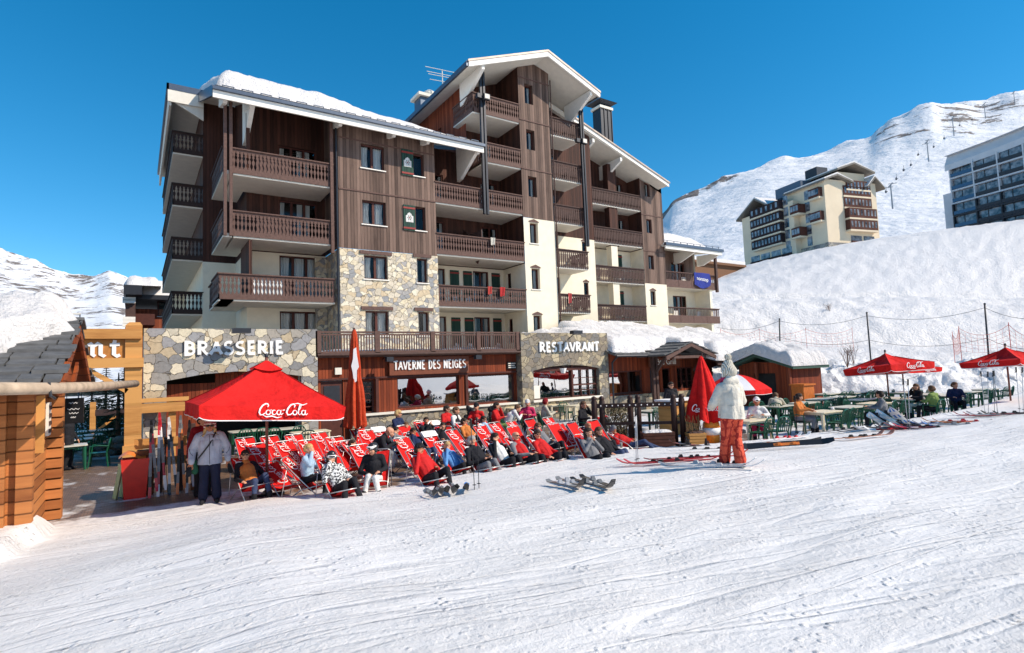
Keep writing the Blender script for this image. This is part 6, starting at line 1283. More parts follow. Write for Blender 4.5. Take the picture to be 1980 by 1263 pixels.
poles(922, 946, 20, 'two thin black ski poles standing crossed in the open snow', (-3, 1), 1.3, 'black', gap=.12)
poles(1232, 897, 30, 'two silver ski poles standing in the snow right of the deck chairs', (5, 7), 1.12, 'silver', gap=.16)
poles(1542, 841, 30, 'two black ski poles with an orange jacket behind them', (0, 1), 1.3, 'black', gap=.2); poles(1758, 832, 30, 'two silver ski poles just right of the middle parasol pole', (-10, 0), 1.35, 'silver', gap=.22)
for k, (px, py, l1, l2, lb) in enumerate([(1908, 803, -9, -2, 'leftmost pair of upright ski poles at the far right'), (1926, 803, 1, -12, 'second pair of upright ski poles at the far right'), (1975, 797, -7, -5, 'pair of upright ski poles nearest the right edge')]): poles(px, py, 35, lb, (l1, l2), 1.3, 'grey' if k % 2 else 'silver', gap=.22)
def board(px, py, rot, cols, label, L=1.5, wd=.28, flat=True, lift=0):
    loc = gp(px, py)+Vector((0,0,lift)); t = thing('snowboard', label, 'snowboard', loc, 0, 'snowboards on the snow'); t.rotation_euler = rot; mb = MB(); n_ = 22
    def W(s_): e = min(s_, 1-s_); return wd/2*(1-.1*math.sin(math.pi*s_))*min(1, math.sqrt(max(0, e)/.09)) if e < .09 else wd/2*(1-.1*math.sin(math.pi*s_))
    def Z(s_): return .1*(max(0, abs(s_-.5)-.38)/.12)**2
    mb.grid(lambda u, v: ((u-.5)*2*W(v), (v-.5)*L, Z(v)+.012), 5, n_, 0); mb.grid(lambda u, v: ((u-.5)*2*W(v), (v-.5)*L, Z(v)), 5, n_, 0)
    mb.m = [1 if (i % 5 in (1, 3) and (i//5) % 6 < 3) else 0 for i in range(len(mb.f))]; LB(mb, 'deck', [plain('board_'+cols[0], SC[cols[0]], .25, .6, var=.2), plain('board_'+cols[1], SC[cols[1]], .25, .6)], t)
    for s_ in (-.25, .25): q = MB(); q.box(-.06, .06, s_-.05, s_+.05, .013, .05); q.tube([(-.07, s_, .03), (-.05, s_+.02, .13), (.05, s_+.02, .13), (.07, s_, .03)], .015, 5); q.box(-.05, .05, s_+.06, s_+.08, .03, .2); LB(q, 'binding', MAT['black'], t)
board(1350, 862, (R(8), 0, R(58)), ('grey', 'red'), 'dark snowboard with red stripes lying beside the wooden crate'); board(1385, 855, (R(-5), R(8), R(52)), ('blue', 'red'), 'blue and red snowboard lying left of the woman in orange')
for k, (px, rr, lb) in enumerate([(1705, 30, 'leftmost pale blue and white snowboard leaning on the heap'), (1728, 22, 'middle pale blue snowboard leaning on the heap'), (1745, 36, 'rightmost white and blue snowboard leaning on the heap')]): board(px, 828-k*2, (R(20+4*k), R(6*k), R(60+rr)), ('sky', 'white') if k != 2 else ('white', 'blue'), lb, 1.4, .26, lift=.16)
# upright skis in the rack at the left
rk = thing('ski_rack', 'low timber ski rack on stacked log blocks left of the woman in grey', 'ski rack', (.75, 15.3, GZ), R(-4))
mb = MB(); mb.box(-.75, .75, -.04, .04, 1.02, 1.24); LB(mb, 'plank', MAT['beam'], rk); mb = MB(); mb.box(-.75, .75, .1, .16, .6, .78); LB(mb, 'plank', MAT['beam'], rk)
for x in (-.55, .5): mb = MB(); [mb.box(x-.16+.02*(i % 2), x+.16+.02*(i % 2), -.1, .3, i*.11, i*.11+.1) for i in range(9)]; LB(mb, 'block_stack', plain('block_brown', hx(128,86,60), .85, .2, var=.3), rk)
for x in (-.3, .1, .35): mb = MB(); mb.box(x, x+.09, .05, .14, 0, 1.5); LB(mb, 'post', MAT['rail_dark'], rk)
RKS = [(-.42, ('black', 'red', 'grey'), 1.55, 'black skis standing at the left end of the rack'), (-.26, ('red', 'white', 'grey'), 1.72, 'red and white skis standing second from the left in the rack'), (-.06, ('white', 'black', 'grey'), 1.6, 'white skis standing in the middle of the rack'), (.12, ('grey', 'orange', 'black'), 1.62, 'grey and orange skis standing right of the white pair in the rack'), (.3, ('black', 'silver', 'black'), 1.5, 'black and silver skis standing second from the right in the rack'), (.58, ('blue', 'black', 'black'), 1.82, 'tall dark blue skis standing at the right end of the rack')]
for i, (x, c_, L, lb) in enumerate(RKS):
    pt = 90-9-i % 3*2; y0 = -.42+.04*(i % 3); skis(0, 0, 0, c_, lb, L, .066, .075, 'skis standing in the left rack', Vector((.75+x, 15.3+y0+.03*i*0+math.cos(R(pt))*L/2, GZ+math.sin(R(pt))*L/2+.02)), (R(pt), R(random.uniform(-3, 3)), 0))
for i, (x, lb) in enumerate([(-.16, 'ski poles hooked over the middle of the rack'), (.44, 'ski poles hooked over the right of the rack')]): poles(0, 0, 5, lb, (2, -3), 1.25, 'black', Vector((.75+x, 15.0, GZ+.05)), .08)
bn = thing('bin', 'red plastic bin standing left of the ski rack', 'bin', (.02, 15.2, GZ)); mb = MB(); mb.add([(-.2,-.2,0), (.2,-.2,0), (.2,.2,0), (-.2,.2,0), (-.26,-.26,.85), (.26,-.26,.85), (.26,.26,.85), (-.26,.26,.85), (-.23,-.23,.85), (.23,-.23,.85), (.23,.23,.85), (-.23,.23,.85), (-.18,-.18,.1), (.18,-.18,.1), (.18,.18,.1), (-.18,.18,.1)], [(0,1,5,4), (1,2,6,5), (2,3,7,6), (3,0,4,7), (4,5,9,8), (5,6,10,9), (6,7,11,10), (7,4,8,11), (8,9,13,12), (9,10,14,13), (10,11,15,14), (11,8,12,15), (12,13,14,15)]); LB(mb, 'bin_body', plain('bin_red', (.6,.03,.02), .4), bn)
mb = MB(); mb.grid(lambda u, v: (-.3+.5*u, -.2+.45*v, .88+.08*math.sin(u*5)+.12*u*v), 6, 6); LB(mb, 'bag', plain('bag_orange', (.75,.2,.03), .4), bn, True)
for i, lb in enumerate(['yellow plastic sledge leaning on the left of the red bin', 'second yellow sledge between the first one and the red bin']):
    sg_ = thing('sledge', lb, 'sledge', (-.36+.12*i, 15.25+.1*i, GZ), R(8)); sg_.rotation_euler = (0, R(9-4*i), R(10)); mb = MB(); mb.grid(lambda u, v: (.03*math.sin(u*math.pi), (u-.5)*.4, v*(.72-.03*math.cos(u*6))), 8, 8); mb.grid(lambda u, v: (.025+.03*math.sin(u*math.pi), (u-.5)*.4, v*.7), 8, 8); LB(mb, 'shell', plain('sledge_yellow', (.62,.56,.16), .4), sg_, True); mb = MB(); mb.box(-.01, .06, -.22, .22, .68, .74); LB(mb, 'rim', plain('sledge_yellow', (.62,.56,.16), .4), sg_)
# ================================================================ DARK TIMBER FENCE, PLANTERS, BIN
fz = onZ(1150, 862, GZ); 
def fpt(px): return atD(px, 850, 17.4 if px < 1250 else 17.0)
fe = thing('terrace_fence', 'dark stained timber fence with paired round topped posts and a rail dotted with white studs', 'fence', (fpt(1240).x, fpt(1240).y, GZ))
MAT['fence_dark'] = plain('fence_dark', hx(52,30,24), .6, .4, var=.3)
for px in (1152, 1167, 1222, 1237, 1306, 1322):
    p = fpt(px); mb = MB(); mb.lathe([(.09, 0), (.09, 1.38), (.07, 1.42), (.085, 1.46), (.07, 1.52), (.02, 1.55)], (p.x, p.y, GZ), 8); mb.build('post', MAT['fence_dark'], fe, True)
pa, pb = fpt(1148), fpt(1318); mb = MB(); mb.beam((pa.x, pa.y, GZ+1.25), (pb.x, pb.y, GZ+1.25), .07, .13); rl = mb.build('rail', MAT['fence_dark'], fe)
mb = MB(); nrm = Vector((pb.y-pa.y, pa.x-pb.x, 0)).normalized(); nrm = -nrm if nrm.dot(pa) > 0 else nrm
for i in range(15): q = pa.lerp(pb, (i+.5)/15)+nrm*.045; mb.ball((q.x, q.y, GZ+1.25), .022, 6, 4)
mb.build('stud', MAT['letter_w'], rl)
mb = MB(); mb.beam((pa.x, pa.y, GZ+.7), (pb.x, pb.y, GZ+.7), .05, .09); mb.build('rail', MAT['fence_dark'], fe)
def planter(pxa, pxb, D, h, label, mat, snow=True):
    a, b_ = atD(pxa, 850, D), atD(pxb, 850, D); t = thing('planter', label, 'planter', ((a.x+b_.x)/2, (a.y+b_.y)/2, GZ)); n_ = 5; mb = MB(); d = (b_-a); d.z = 0; L = d.length
    t.rotation_euler = (0, 0, math.atan2(d.y, d.x))
    for i in range(n_): mb.box(-L/2+.01*(i % 2), L/2-.01*(i % 2), -.22, .22, h*i/n_, h*(i+1)/n_-.012)
    LB(mb, 'trough', mat, t); mb = MB(); mb.grid(lambda u, v: ((u-.5)*(L-.06), (v-.5)*.4, h-.03+.1*math.sin(math.pi*u)**.4*math.sin(math.pi*v)**.5+.03*nz(u*9, v*3)), 20, 6); LB(mb, 'snow_layer' if snow else 'soil', MAT['roof_snow'] if snow else MAT['rail_dark'], t, True); return t, L
planter(1241, 1302, 16.6, .5, 'brown log planter topped with snow in front of the dark fence', plain('trough_brown', hx(88,52,40), .8, var=.3))
tp_, L_ = planter(1329, 1362, 16.7, .42, 'pale wooden crate holding dried stalks below the closed bright red parasol', MAT['beam'], False)
random.seed(5); mb = MB()
for i in range(46): x = random.uniform(-L_/2, L_/2)*.8; y = random.uniform(-.15, .15); h = random.uniform(.25, .55); mb.tube([(x, y, .4), (x+random.uniform(-.12, .12), y+random.uniform(-.1, .1), .4+h)], .005, 4)
LB(mb, 'stalks', plain('dry_stalk', hx(120,92,60), .9), tp_)
p = atD(1377, 850, 16.9); bn = thing('litter_bin', 'orange litter bin with a white liner beside the wooden crate', 'bin', (p.x, p.y, GZ))
mb = MB(); mb.lathe([(.2, 0), (.24, .5)], (0,0,0), 14); LB(mb, 'bin_body', plain('bin_orange', (.85,.25,.02), .4), bn, True); mb = MB(); mb.lathe([(.25, .32), (.27, .42), (.262, .52), (.2, .53)], (0,0,0), 14); LB(mb, 'liner', MAT['letter_w'], bn, True); mb = MB(); mb.lathe([(.25, .53), (.22, .68), (.14, .72)], (0,0,0), 14); LB(mb, 'lid', plain('bin_orange', (.85,.25,.02)), bn, True)
# ================================================================ PLANTS
MAT['needles'] = plain('needles', (.035,.06,.03), .8, .2, var=.4); MAT['dryleaf'] = plain('dry_leaf', (.12,.09,.045), .9, .2, var=.4); MAT['twig'] = plain('twig', hx(110,84,70), .9); MAT['bark'] = plain('bark', hx(84,64,50), .9)
def shrub(loc, label, w, h, mat, n_=500, nm='shrub', leaf=.05):
    t = thing(nm, label, 'shrub', loc); mb = MB(); random.seed(int(abs(loc[0])*97+abs(loc[1])*31))
    for i in range(n_):
        a = random.uniform(0, 6.28); rr = random.random()**.6; z = random.random(); r_ = w*rr*math.sin(math.pi*(.15+.8*z))**.6*(1+.3*math.sin(a*3+z*5)); c = Vector((r_*math.cos(a), r_*math.sin(a), h*z)); d = Vector((random.uniform(-1,1), random.uniform(-1,1), random.uniform(-.4,1))).normalized()*leaf; e = Vector((random.uniform(-1,1), random.uniform(-1,1), random.uniform(-1,1))).normalized()*leaf*.35
        mb.add([c-d-e*.2, c+e, c+d, c-e], [(0,1,2,3)])
    LB(mb, 'foliage', mat, t); mb = MB()
    for i in range(6): a = i*1.05; mb.tube([(0,0,-.05), (.3*w*math.cos(a), .3*w*math.sin(a), h*.5), (.7*w*math.cos(a+.3), .7*w*math.sin(a+.3), h*.9)], [.018, .012, .005], 5)
    LB(mb, 'stems', MAT['bark'], t)
for px, lb in ((1185, 'brownish evergreen shrub behind the fence, left of the middle posts'), (1208, 'brownish evergreen shrub behind the fence, next to the middle posts'), (1196, 'small dark shrub between the two fence shrubs')):
    p = atD(px, 850, 18.3 if px != 1196 else 18.9); shrub((p.x, p.y, GZ), lb, .42, 1.15, MAT['needles'] if px == 1196 else MAT['dryleaf'], 700)
def conifer(loc, h, label, r0=1.1, seed=1, dens=1.0):
    t = thing('conifer_tree', label, 'tree', loc); mb = MB(); mb.tube([(0,0,-.2), (0,0,h)], [.12, .02], 7); LB(mb, 'trunk', MAT['bark'], t); random.seed(seed); mb = MB(); z = .35
    while z < h-.1:
        f = 1-z/h; L = r0*f**.8+.08; nb = int(7+4*f)
        for i in range(nb):
            a = random.uniform(0, 6.28); Lb = L*random.uniform(.7, 1.1); dr = random.uniform(.15, .35)
            mb.tube([(0,0,z), (Lb*math.cos(a), Lb*math.sin(a), z-Lb*dr)], [.012, .004], 4)
            for k in range(int(16*dens*Lb)+3):
                s_ = random.uniform(.15, 1.02); c = Vector((Lb*s_*math.cos(a), Lb*s_*math.sin(a), z-Lb*dr*s_)); ww = .16*(1.1-s_)+.05; d = Vector((math.cos(a+random.uniform(-1.2, 1.2)), math.sin(a+random.uniform(-1.2, 1.2)), random.uniform(-.5, .1)))*ww; e = Vector((-d.y, d.x, random.uniform(-.05, .05)))*.22
                mb.add([c-e, c+d, c+e, c-d*.2+Vector((0,0,.02))], [(0,1,2,3)])
        z += .13+.1*f
    LB(mb, 'crown', MAT['needles'], t); return t
p = atD(228, 850, 21.5); conifer((p.x, p.y, GZ), 2.9, 'small snowy conifer just left of the gate post', .75, 4)
for k, (px, D, h, lb) in enumerate([(205, 40, 4.2, 'conifer beyond the barrier, under the gate sign'), (178, 60, 5.0, 'far conifer seen left of the gate brace'), (240, 52, 5.0, 'far conifer seen just left of the gate post')]):
    p = atD(px, 745, D); conifer((p.x, p.y, GZ-.3), h, lb, 1.2, 20+k, .8)
for k, (px, D, w_, h, lb) in enumerate([(165, 28, 1.1, 1.5, 'dark bush behind the left tables'), (195, 31, 1.2, 1.7, 'dark bush right of the blackboard sign'), (215, 27, .8, 1.2, 'low bush behind the small conifer')]):
    p = atD(px, 745, D); shrub((p.x, p.y, GZ), lb, w_, h, MAT['dryleaf'] if k == 1 else MAT['needles'], 900, 'bush', .11)
def bare(px, py, D, label, h=1.5, n_=12):
    p = atD(px, py, D); t = thing('bare_shrub', label, 'shrub', p); random.seed(px); mb = MB()
    for i in range(n_):
        a = random.uniform(0, 6.28); s_ = random.uniform(.1, .5); q = Vector((s_*math.cos(a), s_*math.sin(a), random.uniform(.6, 1)*h)); mb.tube([(0,0,-.3), q*.5, q], [.016, .01, .005], 4)
        for j in range(3): e = q*random.uniform(.5, .9); mb.tube([e, e+Vector((random.uniform(-.3,.3), random.uniform(-.3,.3), .3))], [.006, .004], 4)
    LB(mb, 'twigs', MAT['twig'], t)
bare(1603, 606, 56, 'bare shrub on the bumpy slope between the two fence poles', 1.0); bare(1638, 702, 33, 'thin bare shrub above the snow bank beside the bar hut', .9); bare(1650, 700, 34, 'bare shrub right of the thin one above the snow bank', 1.1, 7)
# ================================================================ SAFETY NET, POLES ON THE SLOPE
FP = [(1507, 670, 617, 44, 'left-hand thin pole at the foot of the slope'), (1683, 686, 605, 38, 'middle thin pole at the foot of the slope'), (1911, 690, 588, 34, 'right-hand thin pole at the foot of the slope')]
FT = []
for px, pb, pt, D, lb in FP:
    a = atD(px, pb, D); b_ = atD(px-7 if px > 1600 else px, pt, D); t = thing('slope_pole', lb, 'pole', a, 0, 'thin poles along the foot of the slope'); mb = MB(); mb.tube([(0,0,-1), b_-a], .05, 8); LB(mb, 'mast', MAT['metal_dark'], t, True); mb = MB(); mb.ball(b_-a, .07, 6, 4); LB(mb, 'cap', MAT['metal_dark'], t); FT.append((a, b_))
w_ = thing('fence_wire', 'pair of slack wires strung between the thin poles on the slope', 'wire', FT[0][0]); mb = MB()
ex = [(atD(1385, 668, 50), atD(1385, 630, 50))]+FT+[(atD(2050, 700, 30), atD(2050, 600, 30))]
for fr in (.35, .93):
    pts = []
    for (a, b_), (c, d) in zip(ex, ex[1:]):
        for i in range(8): u = i/8; q = a.lerp(b_, fr).lerp(c.lerp(d, fr), u); q.z -= 1.0*u*(1-u)*4*.45; pts.append(q)
    mb.tube(pts, .012, 4)
mb.build('wire', MAT['metal_dark'], w_)
MAT['net'] = plain('net_red', (.7,.2,.16), .8)
def net(pts, label, h=1.6, D0_=30):
    t = thing('safety_net', label, 'safety net', pts[0]); mb = MB(); ht = 0
    for a, b_, ha, hb in zip(pts, pts[1:], [h]*9, [h]*9):
        L = (b_-a).length; k = max(6, int(L/.35)); sg__ = lambda u: -1.0*u*(1-u)*1.6
        for i in range(k): u = i/k; q = a.lerp(b_, u); mb.tube([q+Vector((0,0,sg__(u)*.3)), q+Vector((0,0,h+sg__(u)))], .0055, 3)
        for j in range(6): mb.tube([a.lerp(b_, i/8)+Vector((0,0,(h+sg__(i/8))*j/5+sg__(i/8)*.3*(1-j/5))) for i in range(9)], .0055 if j < 5 else .012, 3)
    mb.build('netting', MAT['net'], t)
    for q in pts: mb = MB(); mb.tube([q-Vector((0,0,.5)), q+Vector((0,0,h+.1))], .014, 6); mb.build('net_post', plain('net_post', (.6,.08,.06), .6), t)
net([atD(1845, 684, 31), atD(1858, 678, 28), atD(1955, 676, 25), atD(2030, 690, 23)], 'sagging red safety net behind the right-hand parasol', 1.1)
net([atD(1395, 668, 47), atD(1470, 668, 46), atD(1560, 668, 45), atD(1650, 668, 44)], 'faint red safety net along the foot of the slope behind the snow roofs', 1.3)
# ================================================================ LEFT BACKGROUND: sign, barrier, rocks, lamp, car
bb = atD(143, 795, 14); sg = thing('blackboard_sign', 'hanging blackboard with white chalk writing beyond the log hut', 'sign', (bb.x, bb.y, bb.z)); sg.rotation_euler = (0, 0, R(-12)); mb = MB(); mb.box(-.2, .2, -.02, .02, -.3, .32); LB(mb, 'panel', MAT['black'], sg)
mb = MB()
for i, (a, b_, z) in enumerate([(-.1, .08, .2), (-.13, .12, .05), (-.09, .1, -.05), (-.06, .05, -.15)]): strokes(mb, [[(a+(b_-a)*j/9, z+.018*math.sin(j*2.1+i)) for j in range(10)]], (0, -.021, 0), (1,0,0), (0,0,1), (0,-1,0), 1, .012, .018, .002)
LB(mb, 'chalk_writing', MAT['letter_w'], sg); mb = MB(); mb.tube([(-.15, 0, .32), (-.15, 0, .62)], .008); mb.tube([(.15, 0, .32), (.15, 0, .62)], .008); LB(mb, 'hanger', MAT['metal_dark'], sg)
bar = thing('timber_barrier', 'brown rail fence with a diagonal brace beyond the left tables', 'barrier', atD(200, 790, 24)); mb = MB()
for px in (180, 262): p = atD(px, 780, 24); q = MB(); q.box(p.x-.1, p.x+.1, p.y-.1, p.y+.1, GZ, GZ+1.75); q.build('post', MAT['beam'], bar)
a, b_ = atD(180, 780, 24), atD(275, 780, 24); mb.beam((a.x, a.y, GZ+1.3), (b_.x, b_.y, GZ+1.3), .08, .25); mb.build('rail', MAT['rail_wood'], bar); mb = MB(); mb.beam((a.x, a.y, GZ+.4), (a.x+.9, a.y, GZ+1.2), .06, .1); mb.build('brace', MAT['beam'], bar)
rw = thing('rock_wall', 'low dark dry stone wall at the foot of the small conifer', 'wall', (atD(232, 880, 20).x, atD(232, 880, 20).y, GZ)); mb = MB(); random.seed(9)
for i in range(26): mb.ball((random.uniform(-.9, .6), random.uniform(-.2, .3), .12+.2*(i//9)), (random.uniform(.14, .24), .16, random.uniform(.09, .14)), 7, 5)
LB(mb, 'stones', MAT['stone_grey'], rw)
lp = thing('street_lamp', 'slim grey street lamp above the ridge of the log hut', 'lamp', atD(153, 700, 55)); mb = MB(); hh = (atD(153, 606, 55)-atD(153, 700, 55)).z; mb.tube([(0,0,-4), (0,0,hh)], .06); LB(mb, 'mast', MAT['metal_blue'], lp); mb = MB(); mb.box(-.55, .05, -.1, .1, hh-.08, hh+.05); LB(mb, 'lamp_head', MAT['soffit'], lp)
# ================================================================ PEOPLE
SKIN = plain('skin', hx(206,150,120), .5, .3, var=.06); SKIN2 = plain('skin_tan', hx(172,112,82), .5, .3, var=.06)
def capsule(vs, fs, a, b, ra, rb, n=12, h=4):
    a = Vector(a); b = Vector(b); d = b-a; L = d.length
    if L < 1e-5: d = Vector((0,0,1)); L = 1e-5
    d = d/L; u = d.cross(Vector((.3,.2,.93))); u = u.normalized() if u.length > 1e-3 else Vector((1,0,0)); v = d.cross(u); o = len(vs); rings = 0
    for i in range(h+1): t = math.pi/2*(1-i/h); rings += 1; c = a-d*(ra*math.sin(t)); r = max(1e-4, ra*math.cos(t)); vs += [c+u*(r*math.cos(2*math.pi*j/n))+v*(r*math.sin(2*math.pi*j/n)) for j in range(n)]
    for i in range(h+1): t = math.pi/2*i/h; rings += 1; c = b+d*(rb*math.sin(t)); r = max(1e-4, rb*math.cos(t)); vs += [c+u*(r*math.cos(2*math.pi*j/n))+v*(r*math.sin(2*math.pi*j/n)) for j in range(n)]
    for i in range(rings-1):
        for j in range(n): fs.append((o+i*n+j, o+i*n+(j+1) % n, o+(i+1)*n+(j+1) % n, o+(i+1)*n+j))
    fs += [tuple(o+n-1-j for j in range(n)), tuple(o+(rings-1)*n+j for j in range(n))]
import numpy as np
def fuse(name, caps, mats, parent, vox=.012, sm=2):
    """one continuous skin over tapered limbs (a, b, ra, rb, material)"""
    vs = []; fs = []
    for c in caps: capsule(vs, fs, *c[:4])
    me = bpy.data.meshes.new('tmp'); me.from_pydata(vs, [], fs); me.update(); ob = bpy.data.objects.new('tmp', me); col.objects.link(ob)
    md = ob.modifiers.new('r', 'REMESH'); md.mode = 'VOXEL'; md.voxel_size = vox; md.use_smooth_shade = True
    m2 = ob.modifiers.new('s', 'SMOOTH'); m2.iterations = sm; m2.factor = .5
    dg = bpy.context.evaluated_depsgraph_get(); dg.update(); out = bpy.data.meshes.new_from_object(ob.evaluated_get(dg)); bpy.data.objects.remove(ob); bpy.data.meshes.remove(me)
    out.name = name; out.materials.clear()
    for m in mats: out.materials.append(m)
    n_ = len(out.polygons); co = np.empty(n_*3); out.polygons.foreach_get('center', co); co = co.reshape(-1, 3); best = np.full(n_, 1e9); mi = np.zeros(n_, int)
    for a, b, ra, rb, m in caps:
        a = np.array(a, float); b = np.array(b, float); d = b-a; L = max(1e-9, d@d); t = np.clip((co-a)@d/L, 0, 1); ds = np.linalg.norm(co-(a+t[:, None]*d), axis=1)-(ra+(rb-ra)*t)
        k = ds < best; best[k] = ds[k]; mi[k] = m
    out.polygons.foreach_set('material_index', mi.tolist()); out.polygons.foreach_set('use_smooth', [True]*n_); out.update()
    o = bpy.data.objects.new(name, out); col.objects.link(o); o.parent = parent; return o
def hand(caps, w_, dr, side, r, m, curl=.35, up=Vector((0,0,1)), s=1.0):
    """palm, four unequal bent fingers and a thumb leaving the side of the palm"""
    d = Vector(dr).normalized(); sd = d.cross(up).normalized()*side; pn = sd.cross(d).normalized()*side
    w_ = Vector(w_); pc = w_+d*.055*s; caps.append((w_, pc, r, .026*s, m)); caps.append((w_+d*.03*s-sd*.018*s, w_+d*.075*s-sd*.022*s, .017*s, .015*s, m)); caps.append((w_+d*.03*s+sd*.018*s, w_+d*.075*s+sd*.022*s, .017*s, .014*s, m))
    for k, (o, L) in enumerate(((-.03, .062), (-.011, .074), (.01, .068), (.03, .052))):
        b0_ = w_+d*.085*s+sd*o*s; b1 = b0_+(d*math.cos(curl*.5)-pn*math.sin(curl*.5))*L*.5*s; b2 = b1+(d*math.cos(curl*1.6)-pn*math.sin(curl*1.6))*L*.5*s; caps += [(b0_, b1, .0105*s, .009*s, m), (b1, b2, .009*s, .0075*s, m)]
    t0 = w_+d*.03*s-sd*.026*s; t1 = t0+(d*.6-sd*.8-pn*.2).normalized()*.035*s; t2 = t1+(d*.9-sd*.3-pn*.3).normalized()*.03*s; caps += [(t0, t1, .014*s, .011*s, m), (t1, t2, .011*s, .0085*s, m)]
def head(caps, c, f, up, m, s=1.0):
    """skull, jaw, nose, ears; c = head centre, f = face direction"""
    f = Vector(f).normalized(); up = Vector(up).normalized(); sd = f.cross(up).normalized(); c = Vector(c)
    P = lambda x, y, z: c+sd*x*s+f*y*s+up*z*s
    caps += [(P(0,-.02,.03), P(0,.02,.035), .088*s, .08*s, m), (P(0,.03,-.02), P(0,.045,-.075), .062*s, .034*s, m), (P(-.035,.02,-.04), P(-.02,.05,-.08), .04*s, .026*s, m), (P(.035,.02,-.04), P(.02,.05,-.08), .04*s, .026*s, m), (P(0,.088,.012), P(0,.108,-.025), .011*s, .016*s, m), (P(-.03,.08,.035), P(.03,.08,.035), .022*s, .022*s, m), (P(-.04,.066,-.02), P(-.025,.075,-.045), .026*s, .02*s, m), (P(.04,.066,-.02), P(.025,.075,-.045), .026*s, .02*s, m)]
    for q in (-1, 1): caps += [(P(.085*q,-.005,.015), P(.088*q,-.012,-.025), .014*s, .011*s, m)]
    return P
COLS = {'red': (.55,.02,.02), 'black': (.018,.018,.022), 'grey': (.2,.2,.21), 'blue': (.12,.3,.6), 'navy': (.02,.03,.08), 'white': (.72,.71,.68), 'orange': (.6,.2,.05), 'green': (.2,.28,.08), 'beige': (.5,.46,.36), 'jean': (.05,.07,.14), 'pink': (.5,.03,.1), 'light': (.4,.55,.7), 'brown': (.12,.06,.03), 'blond': (.5,.33,.14), 'dark': (.03,.018,.012), 'greyh': (.32,.3,.28), 'dred': (.22,.01,.015)}
def cm(c): return fabric('cloth_'+c, COLS[c])
def hairm(c): return plain('hair_'+c, COLS[c], .7, .3, var=.3, sc=30)
PATT = NT('patterned_cloth'); PATT = PATT.done(PATT.ramp(PATT.noise(22, 3, .6), [(.46, (.03,.03,.035)), (.52, (.7,.7,.68))]), .85, None, .2)
def person(loc, rz, pose, label, jacket='red', pants='black', hair='dark', acc='', skin=None, hstyle='short', group=None, turn=0, pat=False, vest=None, vox=.014):
    t = thing('person', label, 'person', loc, rz, group); caps = []; SK_, JK, PT, BT = 0, 1, 2, 3
    mats = [skin or SKIN, PATT if pat else cm(jacket), cm(pants), cm('black'), cm(vest or jacket)]
    V_ = Vector
    if pose == 'recline': hip, ch, nk, hd = V_((0,-.06,.37)), V_((0,.2,.66)), V_((0,.33,.86)), V_((0,.34,.99)); kn = [V_((-.12,-.44,.52)), V_((.13,-.42,.54))]; ft = [V_((-.15,-.5,.1)), V_((.17,-.56,.1))]; el = [V_((-.3,.06,.5)), V_((.3,.06,.5))]; hn = [V_((-.09,-.2,.56)), V_((.07,-.21,.58))]; fdir = V_((0,-1,.12))
    elif pose == 'lie': hip, ch, nk, hd = V_((0,-.06,.34)), V_((0,.26,.5)), V_((0,.44,.64)), V_((0,.5,.76)); kn = [V_((-.12,-.5,.46)), V_((.13,-.52,.38))]; ft = [V_((-.14,-.8,.12)), V_((.16,-.9,.12))]; el = [V_((-.32,.3,.42)), V_((.3,.25,.46))]; hn = [V_((-.1,.0,.5)), V_((.1,-.02,.5))]; fdir = V_((0,-.8,.6))
    elif pose == 'hold': hip, ch, nk, hd = V_((0,-.06,.37)), V_((0,.16,.68)), V_((0,.24,.9)), V_((0,.22,1.04)); kn = [V_((-.12,-.44,.52)), V_((.13,-.42,.54))]; ft = [V_((-.15,-.5,.1)), V_((.17,-.54,.1))]; el = [V_((-.27,-.04,.6)), V_((.27,-.04,.6))]; hn = [V_((-.06,-.06,.88)), V_((.07,-.05,.86))]; fdir = V_((0,-1,0))
    elif pose == 'sit': hip, ch, nk, hd = V_((0,.02,.52)), V_((0,.02,.84)), V_((0,0,1.06)), V_((0,-.02,1.2)); kn = [V_((-.11,-.42,.54)), V_((.11,-.42,.54))]; ft = [V_((-.12,-.42,.1)), V_((.14,-.46,.1))]; el = [V_((-.28,-.08,.78)), V_((.28,-.08,.78))]; hn = [V_((-.14,-.34,.8)), V_((.12,-.34,.8))]; fdir = V_((0,-1,-.05))
    elif pose == 'sitlow': hip, ch, nk, hd = V_((0,-.2,.42)), V_((0,-.2,.74)), V_((0,-.26,.96)), V_((0,-.3,1.09)); kn = [V_((-.12,-.6,.5)), V_((.13,-.6,.5))]; ft = [V_((-.14,-.66,.1)), V_((.16,-.68,.1))]; el = [V_((-.28,-.26,.62)), V_((.28,-.26,.62))]; hn = [V_((-.1,-.5,.6)), V_((.12,-.5,.62))]; fdir = V_((0,-1,-.25))
    elif pose == 'lean': hip, ch, nk, hd = V_((0,.05,.52)), V_((0,-.16,.8)), V_((0,-.3,.98)), V_((0,-.42,1.06)); kn = [V_((-.11,-.4,.54)), V_((.11,-.4,.54))]; ft = [V_((-.12,-.3,.1)), V_((.14,-.3,.1))]; el = [V_((-.27,-.36,.7)), V_((.27,-.36,.7))]; hn = [V_((-.1,-.52,.78)), V_((.1,-.52,.78))]; fdir = V_((0,-1,-.5))
    elif pose == 'stand': hip, ch, nk, hd = V_((0,.01,.95)), V_((0,.01,1.27)), V_((0,.0,1.47)), V_((0,-.01,1.61)); kn = [V_((-.1,-.02,.5)), V_((.1,-.02,.5))]; ft = [V_((-.12,0,.09)), V_((.12,0,.09))]; el = [V_((-.29,.04,1.13)), V_((.29,.04,1.13))]; hn = [V_((-.31,-.05,.88)), V_((.31,-.05,.88))]; fdir = V_((0,-1,0))
